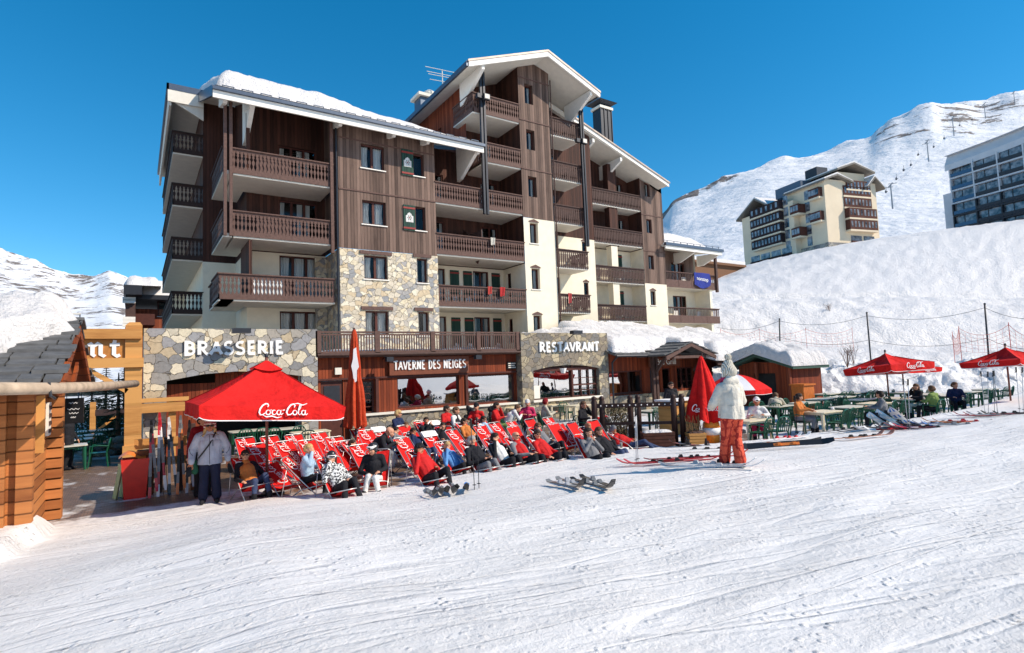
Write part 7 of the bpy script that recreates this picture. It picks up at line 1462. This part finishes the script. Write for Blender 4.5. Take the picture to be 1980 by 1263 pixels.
    rj = random.Random(label); J_ = lambda p, k: p+V_((rj.uniform(-k, k), rj.uniform(-k, k), rj.uniform(-k*.7, k)))
    el = [J_(p, .04) for p in el]; kn = [J_(p, .05) for p in kn]; hn = [J_(p, .045) if pose != 'stand' else p for p in hn]; turn = turn or (rj.uniform(-38, 38) if pose != 'stand' else 0)
    if pose in ('recline', 'sit') and rj.random() < .35: i_ = rj.choice((0, 1)); hn[i_] = hd+V_(((-.1, .1)[i_], -.1, -.08)); el[i_] = el[i_]+V_(((-.04, .04)[i_], -.08, .06))
    elif pose == 'recline' and rj.random() < .4: el = [p+V_((0, .0, .02)) for p in el]; hn = [V_((-.3, -.26, .5)), V_((.28, -.3, .47))]
    if turn: fdir = Matrix.Rotation(R(turn), 3, 'Z') @ fdir
    ax = (ch-hip).normalized(); sh = ch+ax*.16; j = 1.0
    caps += [(hip+V_((-.07,0,0)), hip+V_((.07,0,0)), .125, .125, PT), (hip+ax*.1, ch, .15, .165, JK), (hip+ax*.12+V_((-.07,0,0)), ch+V_((-.09,0,0)), .11, .12, JK), (hip+ax*.12+V_((.07,0,0)), ch+V_((.09,0,0)), .11, .12, 4 if vest else JK), (sh+V_((-.15,0,-.01)), sh+V_((.15,0,-.01)), .085, .085, 4 if vest else JK), (nk-ax*.06, nk+(hd-nk)*.5, .062, .055, SK_), (nk-ax*.07, nk-ax*.0, .085, .075, JK)]
    for i, s_ in enumerate((-1, 1)):
        S0 = sh+V_((s_*.18,0,0)); caps += [(S0, el[i], .068, .056, 4 if vest else JK), (el[i], hn[i], .056, .043, 4 if vest else JK)]; hand(caps, hn[i], hn[i]-el[i], s_, .03, SK_)
        H0 = hip+V_((s_*.09,-.02,0)); caps += [(H0, kn[i], .1, .075, PT), (kn[i], ft[i]+V_((0,0,.1)), .072, .056, PT), (ft[i]+V_((0,0,.12)), ft[i]+V_((0,.02,-.02)), .06, .06, BT), (ft[i]+V_((0,.03,-.045)), ft[i]+V_((0,-.14,-.05)), .055, .045, BT)]
    P = head(caps, hd, fdir, (hd-nk)*.4+V_((0,0,1)), SK_); body = fuse('body', caps, mats, t, vox)
    hm = hairm(hair if hair != 'bald' else 'greyh')
    if hstyle != 'bald' and 'helmet' not in acc and 'hat' not in acc:
        hc = [(P(0,-.03,.045), P(0,.02,.06), .094, .084, 0), (P(-.03,-.05,.0), P(.03,-.05,.0), .08, .08, 0), (P(-.05,.03,.06), P(.05,.03,.065), .045, .045, 0)]
        if hstyle == 'long': hc += [(P(q*.06,-.05,0), P(q*.085,-.03,-.19), .05, .04, 0) for q in (-1, 1)]+[(P(0,-.07,0), P(0,-.08,-.2), .06, .05, 0)]
        fuse('hair', hc, [hm], t, .016, 1)
    elif hstyle == 'long': fuse('hair', [(P(q*.075,-.03,-.02), P(q*.09,-.0,-.2), .038, .03, 0) for q in (-1, 1)], [hm], t, .016, 1)
    if 'helmet' in acc: fuse('helmet', [(P(0,-.03,.045), P(0,.02,.06), .108, .1, 0), (P(-.08,-.01,0), P(-.085,0,-.04), .04, .035, 0), (P(.08,-.01,0), P(.085,0,-.04), .04, .035, 0), (P(0,-.06,0), P(0,-.06,-.02), .085, .08, 0)], [plain('helmet_black', (.02,.02,.022), .3, .6)], t, .014, 1)
    if 'hat' in acc:
        hcol = acc.split('hat:')[1].split(',')[0]; fuse('hat', [(P(0,-.03,.06), P(0,.01,.085), .102, .09, 0), (P(0,-.05,.03), P(0,.04,.05), .1, .072, 0)], [cm(hcol)], t, .014, 1)
    if 'cap' in acc: fuse('cap', [(P(0,-.02,.06), P(0,.02,.07), .096, .088, 0), (P(-.04,.09,.05), P(.04,.09,.05), .02, .02, 0), (P(0,.09,.05), P(0,.15,.035), .03, .02, 0)], [cm('black')], t, .014, 1)
    if 'shades' in acc or 'goggles' in acc:
        g = 'goggles' in acc; up_ = .05 if acc.endswith('up') else 0; mb = MB(); w_ = .075 if g else .07
        if g: mb.tube([P(-.092, 0, .03+up_), P(-.06, .085+.02*bool(up_), .025+up_), P(0, .112, .02+up_), P(.06, .085+.02*bool(up_), .025+up_), P(.092, 0, .03+up_)], [.016, .034, .036, .034, .016], 8); LB(mb, 'goggles', MAT['letter_w'], t, True); mb = MB(); mb.tube([P(-.055, .112, .022+up_), P(0, .132, .018+up_), P(.055, .112, .022+up_)], [.016, .024, .016], 8); LB(mb, 'lens', MAT['black'], t, True)
        else:
            for q in (-1, 1): mb.tube([P(q*.012, .104, .015), P(q*.035, .1, .013), P(q*.058, .088, .015)], [.012, .02, .013], 6)
            mb.tube([P(-.015, .108, .02), P(.015, .108, .02)], .004, 4); mb.tube([P(-.06, .085, .022), P(-.09, -.01, .02)], .004, 4); mb.tube([P(.06, .085, .022), P(.09, -.01, .02)], .004, 4); LB(mb, 'sunglasses', MAT['black'], t, True)
    else:
        mb = MB()
        for q in (-1, 1): mb.ball(P(q*.032, .094, .015), .0085, 6, 4)
        LB(mb, 'eyes', MAT['black'], t)
    mb = MB(); mb.tube([P(-.02, .088, -.052), P(0, .094, -.054), P(.02, .088, -.052)], [.003, .005, .003], 5); LB(mb, 'mouth', plain('lip', hx(150,70,62), .5), t)
    return t
RS = .9
HZ = {'recline': (.34, 1.0), 'lie': (.5, .78), 'hold': (.22, 1.05), 'sit': (-.02, 1.21), 'sitlow': (-.3, 1.1), 'lean': (-.42, 1.08), 'stand': (0, 1.62)}
def seat(px, py, pose, az, label, chair='n', **kw):
    y, z = HZ[pose]; sc_ = kw.pop('scale', 1.0)*(RS if pose in ('recline', 'lie', 'hold', 'sitlow') else 1); p = onZ(px, py, GZ+z*sc_); a = R(az); o = Vector((p.x+math.sin(a)*y*sc_, p.y-math.cos(a)*y*sc_, GZ))
    t = person(o, a, pose, label, **kw)
    if sc_ != 1: t.scale = (sc_, sc_, sc_)
    if chair == 'g': GC.append((o, a, px))
    elif chair: CH.append((o, a, chair, px))
    return t
seat(474, 880, 'recline', 14, 'person in dark jacket with orange blanket reclining under the big parasol', 'n', jacket='orange', pants='jean', acc='shades', vest='black')
seat(597, 868, 'sit', 60, 'blond child in a light blue top between the reclined empty chairs', 'n', jacket='light', pants='black', hair='blond', scale=.85)
seat(641, 884, 'recline', 12, 'person in black helmet, white goggles and black and white patterned jacket', 'n', pat=True, pants='black', acc='helmet goggles', hstyle='long')
seat(681, 858, 'recline', 40, 'dark haired boy in a red sweater behind the patterned jacket', 'n', jacket='dred', pants='light', scale=.9)
seat(721, 868, 'sitlow', -28, 'person in black helmet and jacket with white trousers sitting upright', 'n', jacket='black', pants='white', acc='helmet goggles up', turn=-30)
seat(754, 834, 'lean', 60, 'bald man in black jacket leaning forward over the white stool', None, jacket='black', pants='grey', hstyle='bald', hair='bald')
seat(770, 800, 'sit', 30, 'blond person in a navy jacket sitting by the stone base of the timber front', 'g', jacket='navy', pants='beige', hair='blond', acc='shades', turn=40)
seat(765, 833, 'recline', 12, 'dark haired woman in grey behind the bald man in black', 'n', jacket='grey', pants='black', hstyle='long')
seat(785, 823, 'recline', 12, 'person in a black and white top left of the man in the dark pullover', 'n', pat=True, pants='grey', hair='brown')
seat(799, 835, 'recline', 14, 'man in a dark pullover dozing left of the white headrest chair', 'n', jacket='navy', pants='jean', hair='dark', skin=SKIN2)
seat(811, 868, 'recline', 12, 'man in red jacket with folded hands in the front row', 'n', jacket='red', pants='black', acc='cap', skin=SKIN2)
seat(865, 862, 'recline', 16, 'fair haired child in a blue jacket in the front row', 'n', jacket='blue', pants='black', hair='blond', scale=.88)
seat(824, 813, 'hold', 10, 'person in black holding hands to the face between two white headrests', 'n', jacket='black', pants='black')
seat(856, 824, 'recline', -30, 'person with long dark hair in black right of the white headrests', 'n', jacket='black', pants='black', hstyle='long')
seat(912, 852, 'recline', 12, 'grey haired man in black jacket and grey trousers beside the dark ski poles', 'n', jacket='black', pants='grey', hair='greyh')
seat(957, 846, 'recline', 10, 'man in black and white jacket in the middle of the front row', 'n', jacket='white', pants='black', hair='dark', vest='black')
seat(997, 843, 'recline', 14, 'bald man in dark and red jacket stretched out in the front row', 'n', jacket='red', pants='black', hstyle='bald', hair='bald', vest='grey', acc='shades')
seat(1039, 840, 'recline', 16, 'dark haired woman in red jacket right of the bald man', 'n', jacket='red', pants='black', hstyle='long', acc='shades')
seat(1040, 825, 'recline', 14, 'man with sunglasses in grey behind the woman in red', 'n', jacket='grey', pants='black', hair='brown', acc='shades')
seat(1137, 836, 'hold', -8, 'woman in dark grey jacket with hands at her mouth, right front', 'n', jacket='grey', pants='black', hstyle='long')
seat(1158, 834, 'recline', 10, 'woman in black with a pale face right of the woman in dark grey', 'n', jacket='black', pants='jean', hair='brown', hstyle='long')
seat(1186, 832, 'lie', 30, 'person in bright red jacket and grey cap lying back at the right end', 'l', jacket='red', pants='jean', acc='hat:grey', skin=SKIN2)
seat(1137, 824, 'recline', 14, 'bald man in brown behind the woman in dark grey', 'n', jacket='brown', pants='black', hstyle='bald', hair='bald', skin=SKIN2)
seat(864, 791, 'sit', 25, 'man in red jacket and sunglasses seated under the large window', 'g', jacket='red', pants='black', acc='shades', hair='dark')
seat(882, 794, 'sit', 35, 'man in a black vest with white sleeves seated beside the man in red', 'g', jacket='black', pants='black', vest='white', hair='brown')
seat(921, 787, 'sit', -40, 'person in black hat and red jacket with a white stripe by the right window', 'g', jacket='red', pants='black', acc='hat:black')
seat(897, 815, 'recline', 20, 'man in an orange jacket in the back row left of the pale blue top', 'n', jacket='orange', pants='brown', acc='shades')
seat(935, 811, 'recline', 16, 'person in a pale blue top lying in the back row', 'n', jacket='light', pants='grey', acc='shades')
seat(960, 785, 'sit', 40, 'person in red jacket with a green bag seated at the wall', 'g', jacket='red', pants='green', turn=20)
seat(1001, 789, 'lean', 75, 'young person in a white top bending over the cream table', 'g', jacket='white', pants='navy', hair='brown')
seat(1020, 780, 'sit', -35, 'person in pink jacket and white knitted hat by the stone pillar', 'g', jacket='pink', pants='black', acc='hat:white')
seat(1055, 778, 'sit', 70, 'person in beige jacket and dark red hat at the cream table', 'g', jacket='beige', pants='grey', acc='hat:dred')
seat(1128, 783, 'sit', 20, 'woman with long hair in a dark jacket seated left of the dark fence', 'g', jacket='black', pants='black', hair='brown', hstyle='long', acc='shades')
seat(1463, 777, 'sit', -55, 'person in a white jacket with goggles on a white hat behind the woman in orange', 'g', jacket='white', pants='pink', acc='hat:white,goggles up', skin=SKIN2)
seat(1500, 765, 'lean', 120, 'person in a beige jacket turned away at the far tables by the bar hut', 'g', jacket='beige', pants='black', hair='brown', hstyle='bald' if False else 'short')
seat(1545, 768, 'sit', 10, 'person in an orange jacket behind the black ski poles', 'g', jacket='orange', pants='grey', hair='dark')
seat(1701, 763, 'sit', -150, 'dark haired person in grey left of the middle parasol pole, back turned', 'g', jacket='grey', pants='black')
seat(1771, 748, 'sit', -120, 'long haired person in black jacket at the far right tables', 'g', jacket='black', pants='beige', hair='brown', hstyle='long')
seat(1801, 752, 'sit', 170, 'red haired person in a green jacket seen from behind at the far tables', 'g', jacket='green', pants='black', hair='orange' if False else 'brown')
seat(1846, 745, 'sit', -60, 'person in a dark blue jacket drinking at the far tables', 'g', jacket='navy', pants='black', hair='brown')
p_ = atD(1297, 745, 20.5); person((p_.x, p_.y, p_.z-1.62), R(-20), 'stand', 'waiter with sunglasses in black behind the porch counter', jacket='black', pants='black', acc='shades')
ct = thing('counter', 'pale wooden counter under the gabled porch', 'counter', (atD(1310, 760, 20.2).x, atD(1310, 760, 20.2).y, GZ), R(0)); mb = MB(); mb.box(-.7, .7, -.3, .3, 0, 1.15); LB(mb, 'panel', MAT['beam'], ct); mb = MB(); mb.box(-.8, .8, -.38, .38, 1.15, 1.21); LB(mb, 'counter_top', MAT['letter_w'], ct)
p_ = onZ(397, 812, GZ+1.66); person((p_.x, p_.y+.5, GZ), R(20), 'stand', 'person in a dark red jacket standing just behind the woman in grey', jacket='dred', pants='black', hair='dark')
p_ = atD(133, 790, 17); person((p_.x, p_.y, GZ), R(60), 'stand', 'person in dark clothes walking beyond the log hut', jacket='black', pants='black', hair='dark')
# ---- woman in the grey jacket
def hero_grey():
    loc = Vector((1.3, 13.35, GZ)); a = math.atan2(-loc.x, loc.y)*1.0; t = thing('person', 'woman in pale grey ski jacket, patterned knitted hat and sunglasses left of the big parasol', 'person', loc, R(-8)); V_ = Vector; caps = []
    hip, ch, nk, hd = V_((0,0,.93)), V_((0,.01,1.24)), V_((0,-.01,1.42)), V_((0,-.03,1.555)); J, Pn, B_, S_ = 1, 2, 3, 0
    caps += [(V_((-.08,0,.9)), V_((.08,0,.9)), .13, .13, Pn), (V_((-.06,0,.93)), V_((-.08,0,1.2)), .16, .155, J), (V_((.06,0,.93)), V_((.08,0,1.2)), .16, .155, J), (V_((0,-.03,.92)), V_((0,-.02,1.25)), .16, .165, J), (V_((-.15,0,1.36)), V_((.15,0,1.36)), .092, .092, J), (V_((-.1,.0,1.3)), V_((.1,0,1.3)), .12, .12, J), (nk-V_((0,0,.06)), nk+V_((0,-.01,.06)), .06, .055, S_), (V_((-.05,0,1.4)), V_((.05,0,1.4)), .085, .085, J), (V_((0,.03,1.38)), V_((0,.03,1.45)), .1, .075, J)]
    for s_ in (-1, 1):
        sh = V_((s_*.2,0,1.34)); el = V_((s_*.315,.02,1.1)); wr = V_((s_*.33,-.06,.86)); caps += [(sh, el, .09, .078, J), (el, wr, .08, .062, J), (wr+V_((0,0,.04)), wr, .066, .06, J)]
        hand(caps, wr-V_((0,0,.02)), V_((s_*.02,-.12,-1)), s_, .036, S_, .45, V_((0,-1,0)), 1.05)
        kn = V_((s_*.105,-.01,.49)); an = V_((s_*.125,.0,.14)); caps += [(V_((s_*.09,0,.86)), kn, .115, .086, Pn), (kn, an, .088, .092, Pn), (an-V_((0,0,.02)), an+V_((0,-.02,-.08)), .088, .06, Pn), (V_((s_*.125,.04,.05)), V_((s_*.14,-.16,.045)), .055, .045, B_)]
    P = head(caps, hd, V_((.05,-1,.0)), V_((0,0,1)), S_, 1.0)
    fuse('body', caps, [SKIN2, fabric('grey_jacket', hx(172,178,192)), fabric('blue_jeans', hx(36,40,62)), cm('black')], t, .0085, 3)
    fuse('hair', [(P(q*.07,.0,.0), P(q*.1,.03,-.13), .035, .03, 0) for q in (-1, 1)]+[(P(.085,.02,-.12), P(.13,.05,-.2), .03, .02, 0), (P(-.085,.02,-.12), P(-.12,.05,-.18), .03, .02, 0), (P(0,-.06,-.0), P(0,-.07,-.12), .07, .05, 0)], [hairm('blond')], t, .01, 1)
    hm = NT('knit_pattern'); sp = hm.n('ShaderNodeSeparateXYZ'); hm.l(hm.co(), sp.inputs[0]); wv = hm.n('ShaderNodeTexWave', bands_direction='Z'); wv.inputs['Scale'].default_value = 5.5; wv.inputs['Distortion'].default_value = 2.5; wv.inputs['Detail Scale'].default_value = 9; hm.l(hm.co(), wv.inputs[0])
    hm = hm.done(hm.ramp(wv.outputs['Fac'], [(.42, hx(214,196,186)), (.5, hx(150,60,66))]), .9, hm.bump(hm.noise(90, 2), .5, .01), .1)
    fuse('knitted_hat', [(P(0,-.03,.07), P(0,.005,.1), .104, .09, 0), (P(0,-.05,.04), P(0,.03,.065), .104, .08, 0), (P(-.085,.0,.03), P(-.09,.02,-.06), .035, .025, 0), (P(.085,.0,.03), P(.09,.02,-.06), .035, .025, 0), (P(0,0,.17), P(0,0,.19), .03, .02, 0)], [hm], t, .01, 2)
    mb = MB()
    for q in (-1, 1): mb.tube([P(q*.01, .106, .015), P(q*.036, .104, .01), P(q*.062, .09, .015)], [.014, .024, .015], 8)
    mb.tube([P(-.015, .11, .022), P(.015, .11, .022)], .005, 5); mb.tube([P(-.06, .09, .02), P(-.09, -.01, .02)], .005, 4); mb.tube([P(.06, .09, .02), P(.09, -.01, .02)], .005, 4); LB(mb, 'sunglasses', MAT['black'], t, True)
    mb = MB(); mb.tube([P(-.022, .09, -.052), P(0, .097, -.055), P(.022, .09, -.052)], [.004, .007, .004], 6); LB(mb, 'mouth', plain('lip', hx(150,70,62)), t)
    # jacket trim: hem, zip, piping, cuffs, diagonal strap and green bag
    mb = MB()
    for i in range(36):
        a0, a1 = 2*math.pi*i/36, 2*math.pi*(i+1)/36; f = lambda a_, r_, z: (math.cos(a_)*(.225+r_), math.sin(a_)*(.165+r_)-.012, z)
        mb.quad(f(a0, .004, .79), f(a1, .004, .79), f(a1, .0, .97), f(a0, .0, .97)); mb.quad(f(a0, .004, .79), f(a1, .004, .79), f(a1, -.03, .79), f(a0, -.03, .79))
    LB(mb, 'jacket_hem', fabric('grey_jacket', hx(172,178,192)), t, True)
    mb = MB(); mb.tube([(.0, -.19, 1.38), (.0, -.196, 1.2), (0, -.194, 1.0), (0, -.182, .8)], .004, 5); mb.tube([(.06, -.178, 1.28), (.062, -.19, 1.16)], .006, 5)
    for s_ in (-1, 1): mb.tube([(s_*.06, -.11, 1.43), (s_*.16, -.09, 1.37), (s_*.24, -.05, 1.3)], .004, 5); mb.tube([(s_*.37, -.04, 1.12), (s_*.35, -.08, 1.04), (s_*.3, -.1, .98)], .004, 5)
    LB(mb, 'piping', MAT['black'], t)
    mb = MB(); mb.beam((.11, -.1, 1.43), (.0, -.2, 1.2), .03, .006, 0, (0,-1,0)); mb.beam((.0, -.2, 1.2), (-.2, -.17, .93), .03, .006, 0, (0,-1,0)); mb.beam((-.2, -.17, .93), (-.25, -.06, .8), .03, .006, 0, (1,0,0)); st_ = LB(mb, 'shoulder_strap', MAT['black'], t)
    fuse('shoulder_bag', [(V_((-.27,-.02,.84)), V_((-.27,-.02,.66)), .055, .065, 0), (V_((-.27,.06,.82)), V_((-.27,.06,.67)), .05, .06, 0)], [cm('green') if False else fabric('bag_green', (.02,.09,.05))], t, .012, 1)
    for s_ in (-1, 1): g = []; hand(g, V_((s_*.35,-.09,.74)), V_((s_*.25,-.25,-1)), s_, .03, 0, .15, V_((0,-1,0)), 1.15); fuse('glove', g, [cm('black')], t, .0085, 1)
hero_grey()
# ---- woman in orange trousers, seen from behind
def hero_orange():
    loc = gp(1420, 903)
    t = thing('person', 'woman seen from behind in cream jacket, cream bobble hat and checked orange ski trousers', 'person', loc, R(-200)); t.scale = (.95, .95, .95); V_ = Vector; caps = []; S_, J, Pn, B_, Gv = 0, 1, 2, 3, 4
    caps += [(V_((-.08,.02,.9)), V_((.08,.02,.9)), .135, .135, Pn), (V_((-.06,.02,.98)), V_((-.08,.01,1.26)), .15, .145, J), (V_((.06,.02,.98)), V_((.08,.01,1.26)), .15, .145, J), (V_((0,.04,.97)), V_((0,.03,1.3)), .17, .17, J), (V_((-.14,0,1.38)), V_((.14,0,1.38)), .095, .095, J), (V_((-.09,.03,1.36)), V_((.09,.03,1.36)), .13, .13, J), (V_((0,.0,1.42)), V_((0,-.01,1.55)), .07, .06, S_), (V_((-.07,.07,1.48)), V_((.07,.07,1.48)), .075, .075, J), (V_((0,.05,1.46)), V_((0,.04,1.53)), .1, .09, J)]
    el = [V_((-.26,-.04,1.13)), V_((.27,-.08,1.12))]; wr = [V_((-.2,-.27,1.04)), V_((.18,-.3,1.03))]
    for i, s_ in enumerate((-1, 1)):
        caps += [(V_((s_*.17,0,1.37)), el[i], .092, .08, J), (el[i], wr[i], .086, .068, J)]; hand(caps, wr[i], V_((-s_*.4,-.8,.1)), s_, .04, Gv, .8, V_((0,0,1)), 1.15)
    L = [((-.085,.02,.86), (-.085,-.02,.5), (-.08,.07,.13)), ((.085,.02,.86), (.07,-.08,.5), (.045,-.2,.13))]
    for i, (h_, k_, a_) in enumerate(L):
        h_, k_, a_ = V_(h_), V_(k_), V_(a_); caps += [(h_, k_, .125, .092, Pn), (k_, a_, .09, .1, Pn), (a_, a_-V_((0,0,.04)), .1, .094, Pn), (a_+V_((0,.04,-.08)), a_+V_((0,-.17,-.085)), .055, .05, B_), (a_+V_((0,.02,-.0)), a_+V_((0,.03,-.08)), .075, .065, B_)]
    hd = V_((0,-.02,1.64)); P = head(caps, hd, V_((.35,-1,.0)), V_((0,0,1)), S_, 1.0)
    ck = NT('checked_trousers'); br = ck.n('ShaderNodeSeparateXYZ'); ck.l(ck.co(), br.inputs[0]); nn = ck.noise(4, 3)
    fx = ck.math('FRACT', ck.math('MULTIPLY', ck.math('ADD', br.outputs[0], ck.math('MULTIPLY', nn, .3)), 9)); fz_ = ck.math('FRACT', ck.math('MULTIPLY', ck.math('ADD', br.outputs[2], ck.math('MULTIPLY', nn, .25)), 6))
    mx = ck.math('MAXIMUM', ck.ramp(fx, [(.66, (0,0,0)), (.72, (1,1,1))]), ck.math('MULTIPLY', ck.ramp(fz_, [(.74, (0,0,0)), (.8, (1,1,1))]), .6))
    ck = ck.done(ck.mix(mx, hx(220,92,66), hx(158,44,38)), .8, ck.bump(ck.noise(9, 5, .7), .8, .05), .2)
    fuse('body', caps, [SKIN2, fabric('cream_jacket', hx(212,206,192)), ck, cm('black'), cm('black')], t, .0085, 3)
    mb = MB()
    for i in range(40):
        a0, a1 = 2*math.pi*i/40, 2*math.pi*(i+1)/40; w_ = lambda a_: .012*math.sin(a_*7); f = lambda a_, r_, z: (math.cos(a_)*(.212+r_+w_(a_)), math.sin(a_)*(.185+r_+w_(a_))+.02, z+.015*math.cos(a_))
        mb.quad(f(a0, .012, .84), f(a1, .012, .84), f(a1, .0, 1.06), f(a0, .0, 1.06)); mb.quad(f(a0, .012, .84), f(a1, .012, .84), f(a1, -.05, .845), f(a0, -.05, .845))
    LB(mb, 'jacket_hem', fabric('cream_jacket', hx(212,206,192)), t, True)
    kn = NT('cream_knit'); wv = kn.n('ShaderNodeTexWave', wave_type='BANDS', bands_direction='X'); wv.inputs['Scale'].default_value = 14; wv.inputs['Distortion'].default_value = .6; kn.l(kn.co(), wv.inputs[0]); kn = kn.done(kn.ramp(wv.outputs['Fac'], [(.2, hx(180,172,152)), (.6, hx(238,232,216))]), .9, kn.bump(wv.outputs['Fac'], .8, .02), .1)
    fuse('knitted_hat', [(P(0,-.03,.06), P(0,.0,.1), .116, .1, 0), (P(0,-.03,.1), P(0,-.03,.17), .098, .075, 0), (P(0,-.06,.02), P(0,.03,.05), .116, .09, 0), (P(-.09,0,.02), P(-.095,.02,-.09), .04, .03, 0), (P(.09,0,.02), P(.095,.02,-.09), .04, .03, 0)], [kn], t, .01, 1)
    mb = MB(); random.seed(2); c = P(0,-.03,.27)
    for i in range(260): d = Vector((random.gauss(0,1), random.gauss(0,1), random.gauss(0,1))).normalized(); e = d.orthogonal().normalized()*.006; mb.add([c-e, c+d*random.uniform(.07,.09), c+e], [(0,1,2)])
    mb.ball(c, .06, 10, 8); LB(mb, 'bobble', kn, t)
    fuse('hair', [(P(.07,.03,-.03), P(.1,.07,-.16), .035, .025, 0), (P(0,-.05,-.05), P(0,-.04,-.12), .07, .05, 0)], [hairm('blond')], t, .012, 1)
    fuse('scarf', [(V_((-.08,-.02,1.53)), V_((.08,-.02,1.53)), .06, .06, 0), (V_((.1,-.05,1.5)), V_((.12,-.1,1.32)), .035, .03, 0)], [cm('pink')], t, .014, 1)
hero_orange()
def bag(px, py, z, colr, label, kind='backpack', s_=1):
    p = onZ(px, py, GZ+z); t = thing(kind, label, 'bag' if kind == 'backpack' else 'jacket', p); random.seed(px); c = []
    for i in range(6): q = Vector((random.uniform(-.12, .12), random.uniform(-.06, .06), random.uniform(-.14, .16)))*s_; c.append((q, q+Vector((random.uniform(-.09, .09), random.uniform(-.05, .05), random.uniform(-.1, .1)))*s_, .085*s_, .06*s_, 0))
    fuse('cloth_body' if kind != 'backpack' else 'bag_body', c, [cm(colr)], t, .016, 1)
    mb = MB(); mb.tube([(-.08*s_, -.04, .16*s_), (-.03*s_, -.06, .27*s_), (.04*s_, -.05, .27*s_), (.08*s_, -.04, .16*s_)], .01, 5); LB(mb, 'strap', MAT['black'], t)
for a in [(1108, 838, .5, 'navy', 'navy jacket heaped on an empty deck chair near the right end', 'jacket', 1.5), (741, 850, .4, 'black', 'black backpack on the ground beside the white stool', 'backpack', 1.3), (836, 850, .3, 'black', 'black backpack under the front white headrest chair', 'backpack', 1.1), (1090, 850, .3, 'grey', 'grey bag beside the low table right of the red jackets', 'backpack', 1.1), (1168, 820, .5, 'grey', 'grey jacket thrown over a chair right of the bald man in brown', 'jacket', 1.4), (1160, 812, .6, 'red', 'bright red jacket thrown over a chair at the back right', 'jacket', 1.4), (745, 808, .7, 'black', 'black coat over a chair at the foot of the closed orange parasol', 'jacket', 1.4), (905, 800, .7, 'black', 'black coat over a chair between the red jackets at the wall', 'jacket', 1.2), (951, 795, .7, 'black', 'black coat over the chair left of the green bag', 'jacket', 1.2), (1015, 855, .2, 'black', 'black gloves and scarf heaped on the snow before the front row', 'jacket', .8), (655, 905, .15, 'black', 'black rucksack on the ground behind the patterned jacket', 'backpack', 1)]: bag(*a)
# ================================================================ PLACE THE CHAIRS
for a in [(473, 846, 'n'), (520, 843, 'n'), (493, 858, 'n'), (549, 853, 'n'), (567, 840, 'n'), (592, 851, 'n'), (615, 836, 'n'), (645, 845, 'n'), (660, 853, 'n'), (691, 828, 'n'), (693, 860, 'n'), (706, 832, 'n'), (729, 826, 'p'), (779, 822, 'b'), (811, 813, 'b'), (836, 814, 'p'), (826, 834, 'p'), (775, 846, 'n'), (872, 831, 'n'), (883, 814, 'n'), (927, 822, 'n'), (955, 817, 'n'), (987, 814, 'n'), (991, 824, 'b'), (1023, 810, 'b'), (1058, 807, 'n'), (1069, 818, 'b'), (1078, 819, 'n'), (1104, 816, 'b'), (1145, 812, 'b')]: deck(*a)
deck(517, 893, 'l', 20); deck(548, 897, 'f', 34)
row_of = lambda o: min(4, int((o.dot(Vector((.55, .83, 0)))-10.8)/1.75)); RN = ['front row', 'second row', 'third row', 'fourth row', 'back row']
rows_ = {}
for c in CH: rows_.setdefault(row_of(c[0]), []).append(c)
KD = {'n': 'red deck chair with white script', 'p': 'red deck chair with white headrest', 'l': 'low reclined red deck chair', 'f': 'nearly flat red deck chair', 'b': 'plain red deck chair'}
for r_, cs in rows_.items():
    cs.sort(key=lambda c: c[3])
    for i, (o, a, k, px) in enumerate(cs):
        lb = '%s, %s from the left in the %s' % (KD[k], ORD[i] if i < 20 else 'last', RN[r_])
        if k not in DCU: DCU.add(k); q = DCP[k]; q.location = o; q.rotation_euler = (0,0,a); q['label'] = lb; q['group'] = 'red deck chairs on the terrace'
        else: dup(DCP[k], o, a, lb, 'red deck chairs on the terrace')
def numbered(lst, place, proto, key, what, group):
    """left to right within three zones of the terrace"""
    Z = {'beyond the timber gate': [], 'along the restaurant wall': [], 'on the right-hand terrace, nearer row': [], 'on the right-hand terrace, farther row': []}; nm = list(Z)
    for c in lst:
        px = c[-1]; D = c[0].dot(Vector((.55, .83, 0))); Z[nm[0] if px < 300 else nm[1] if px < 1240 else nm[2] if D < 22.5 else nm[3]].append(c)
    for zn, cs in Z.items():
        cs.sort(key=lambda c: (c[0].x*.83-c[0].y*.55)/max(1, c[0].dot(Vector((.55, .83, 0)))))
        for i, c in enumerate(cs):
            o_ = ORD[i] if i < 20 else ('twenty-'+ORD[i-20] if i < 29 else 'thirty-'+ORD[i-30] if 30 <= i < 39 else 'thirtieth'); place(proto(c), key(c), c[0], c[1], '%s %s from the left %s' % (o_, what(c), zn), group)
numbered(GC, put, lambda c: gch, lambda c: 'c', lambda c: 'green plastic chair', 'green plastic terrace chairs')
numbered(GT, put, lambda c: gtb if c[2] == 't' else gtg, lambda c: c[2], lambda c: 'cream plastic table' if c[2] == 't' else 'green legged table', 'terrace tables')
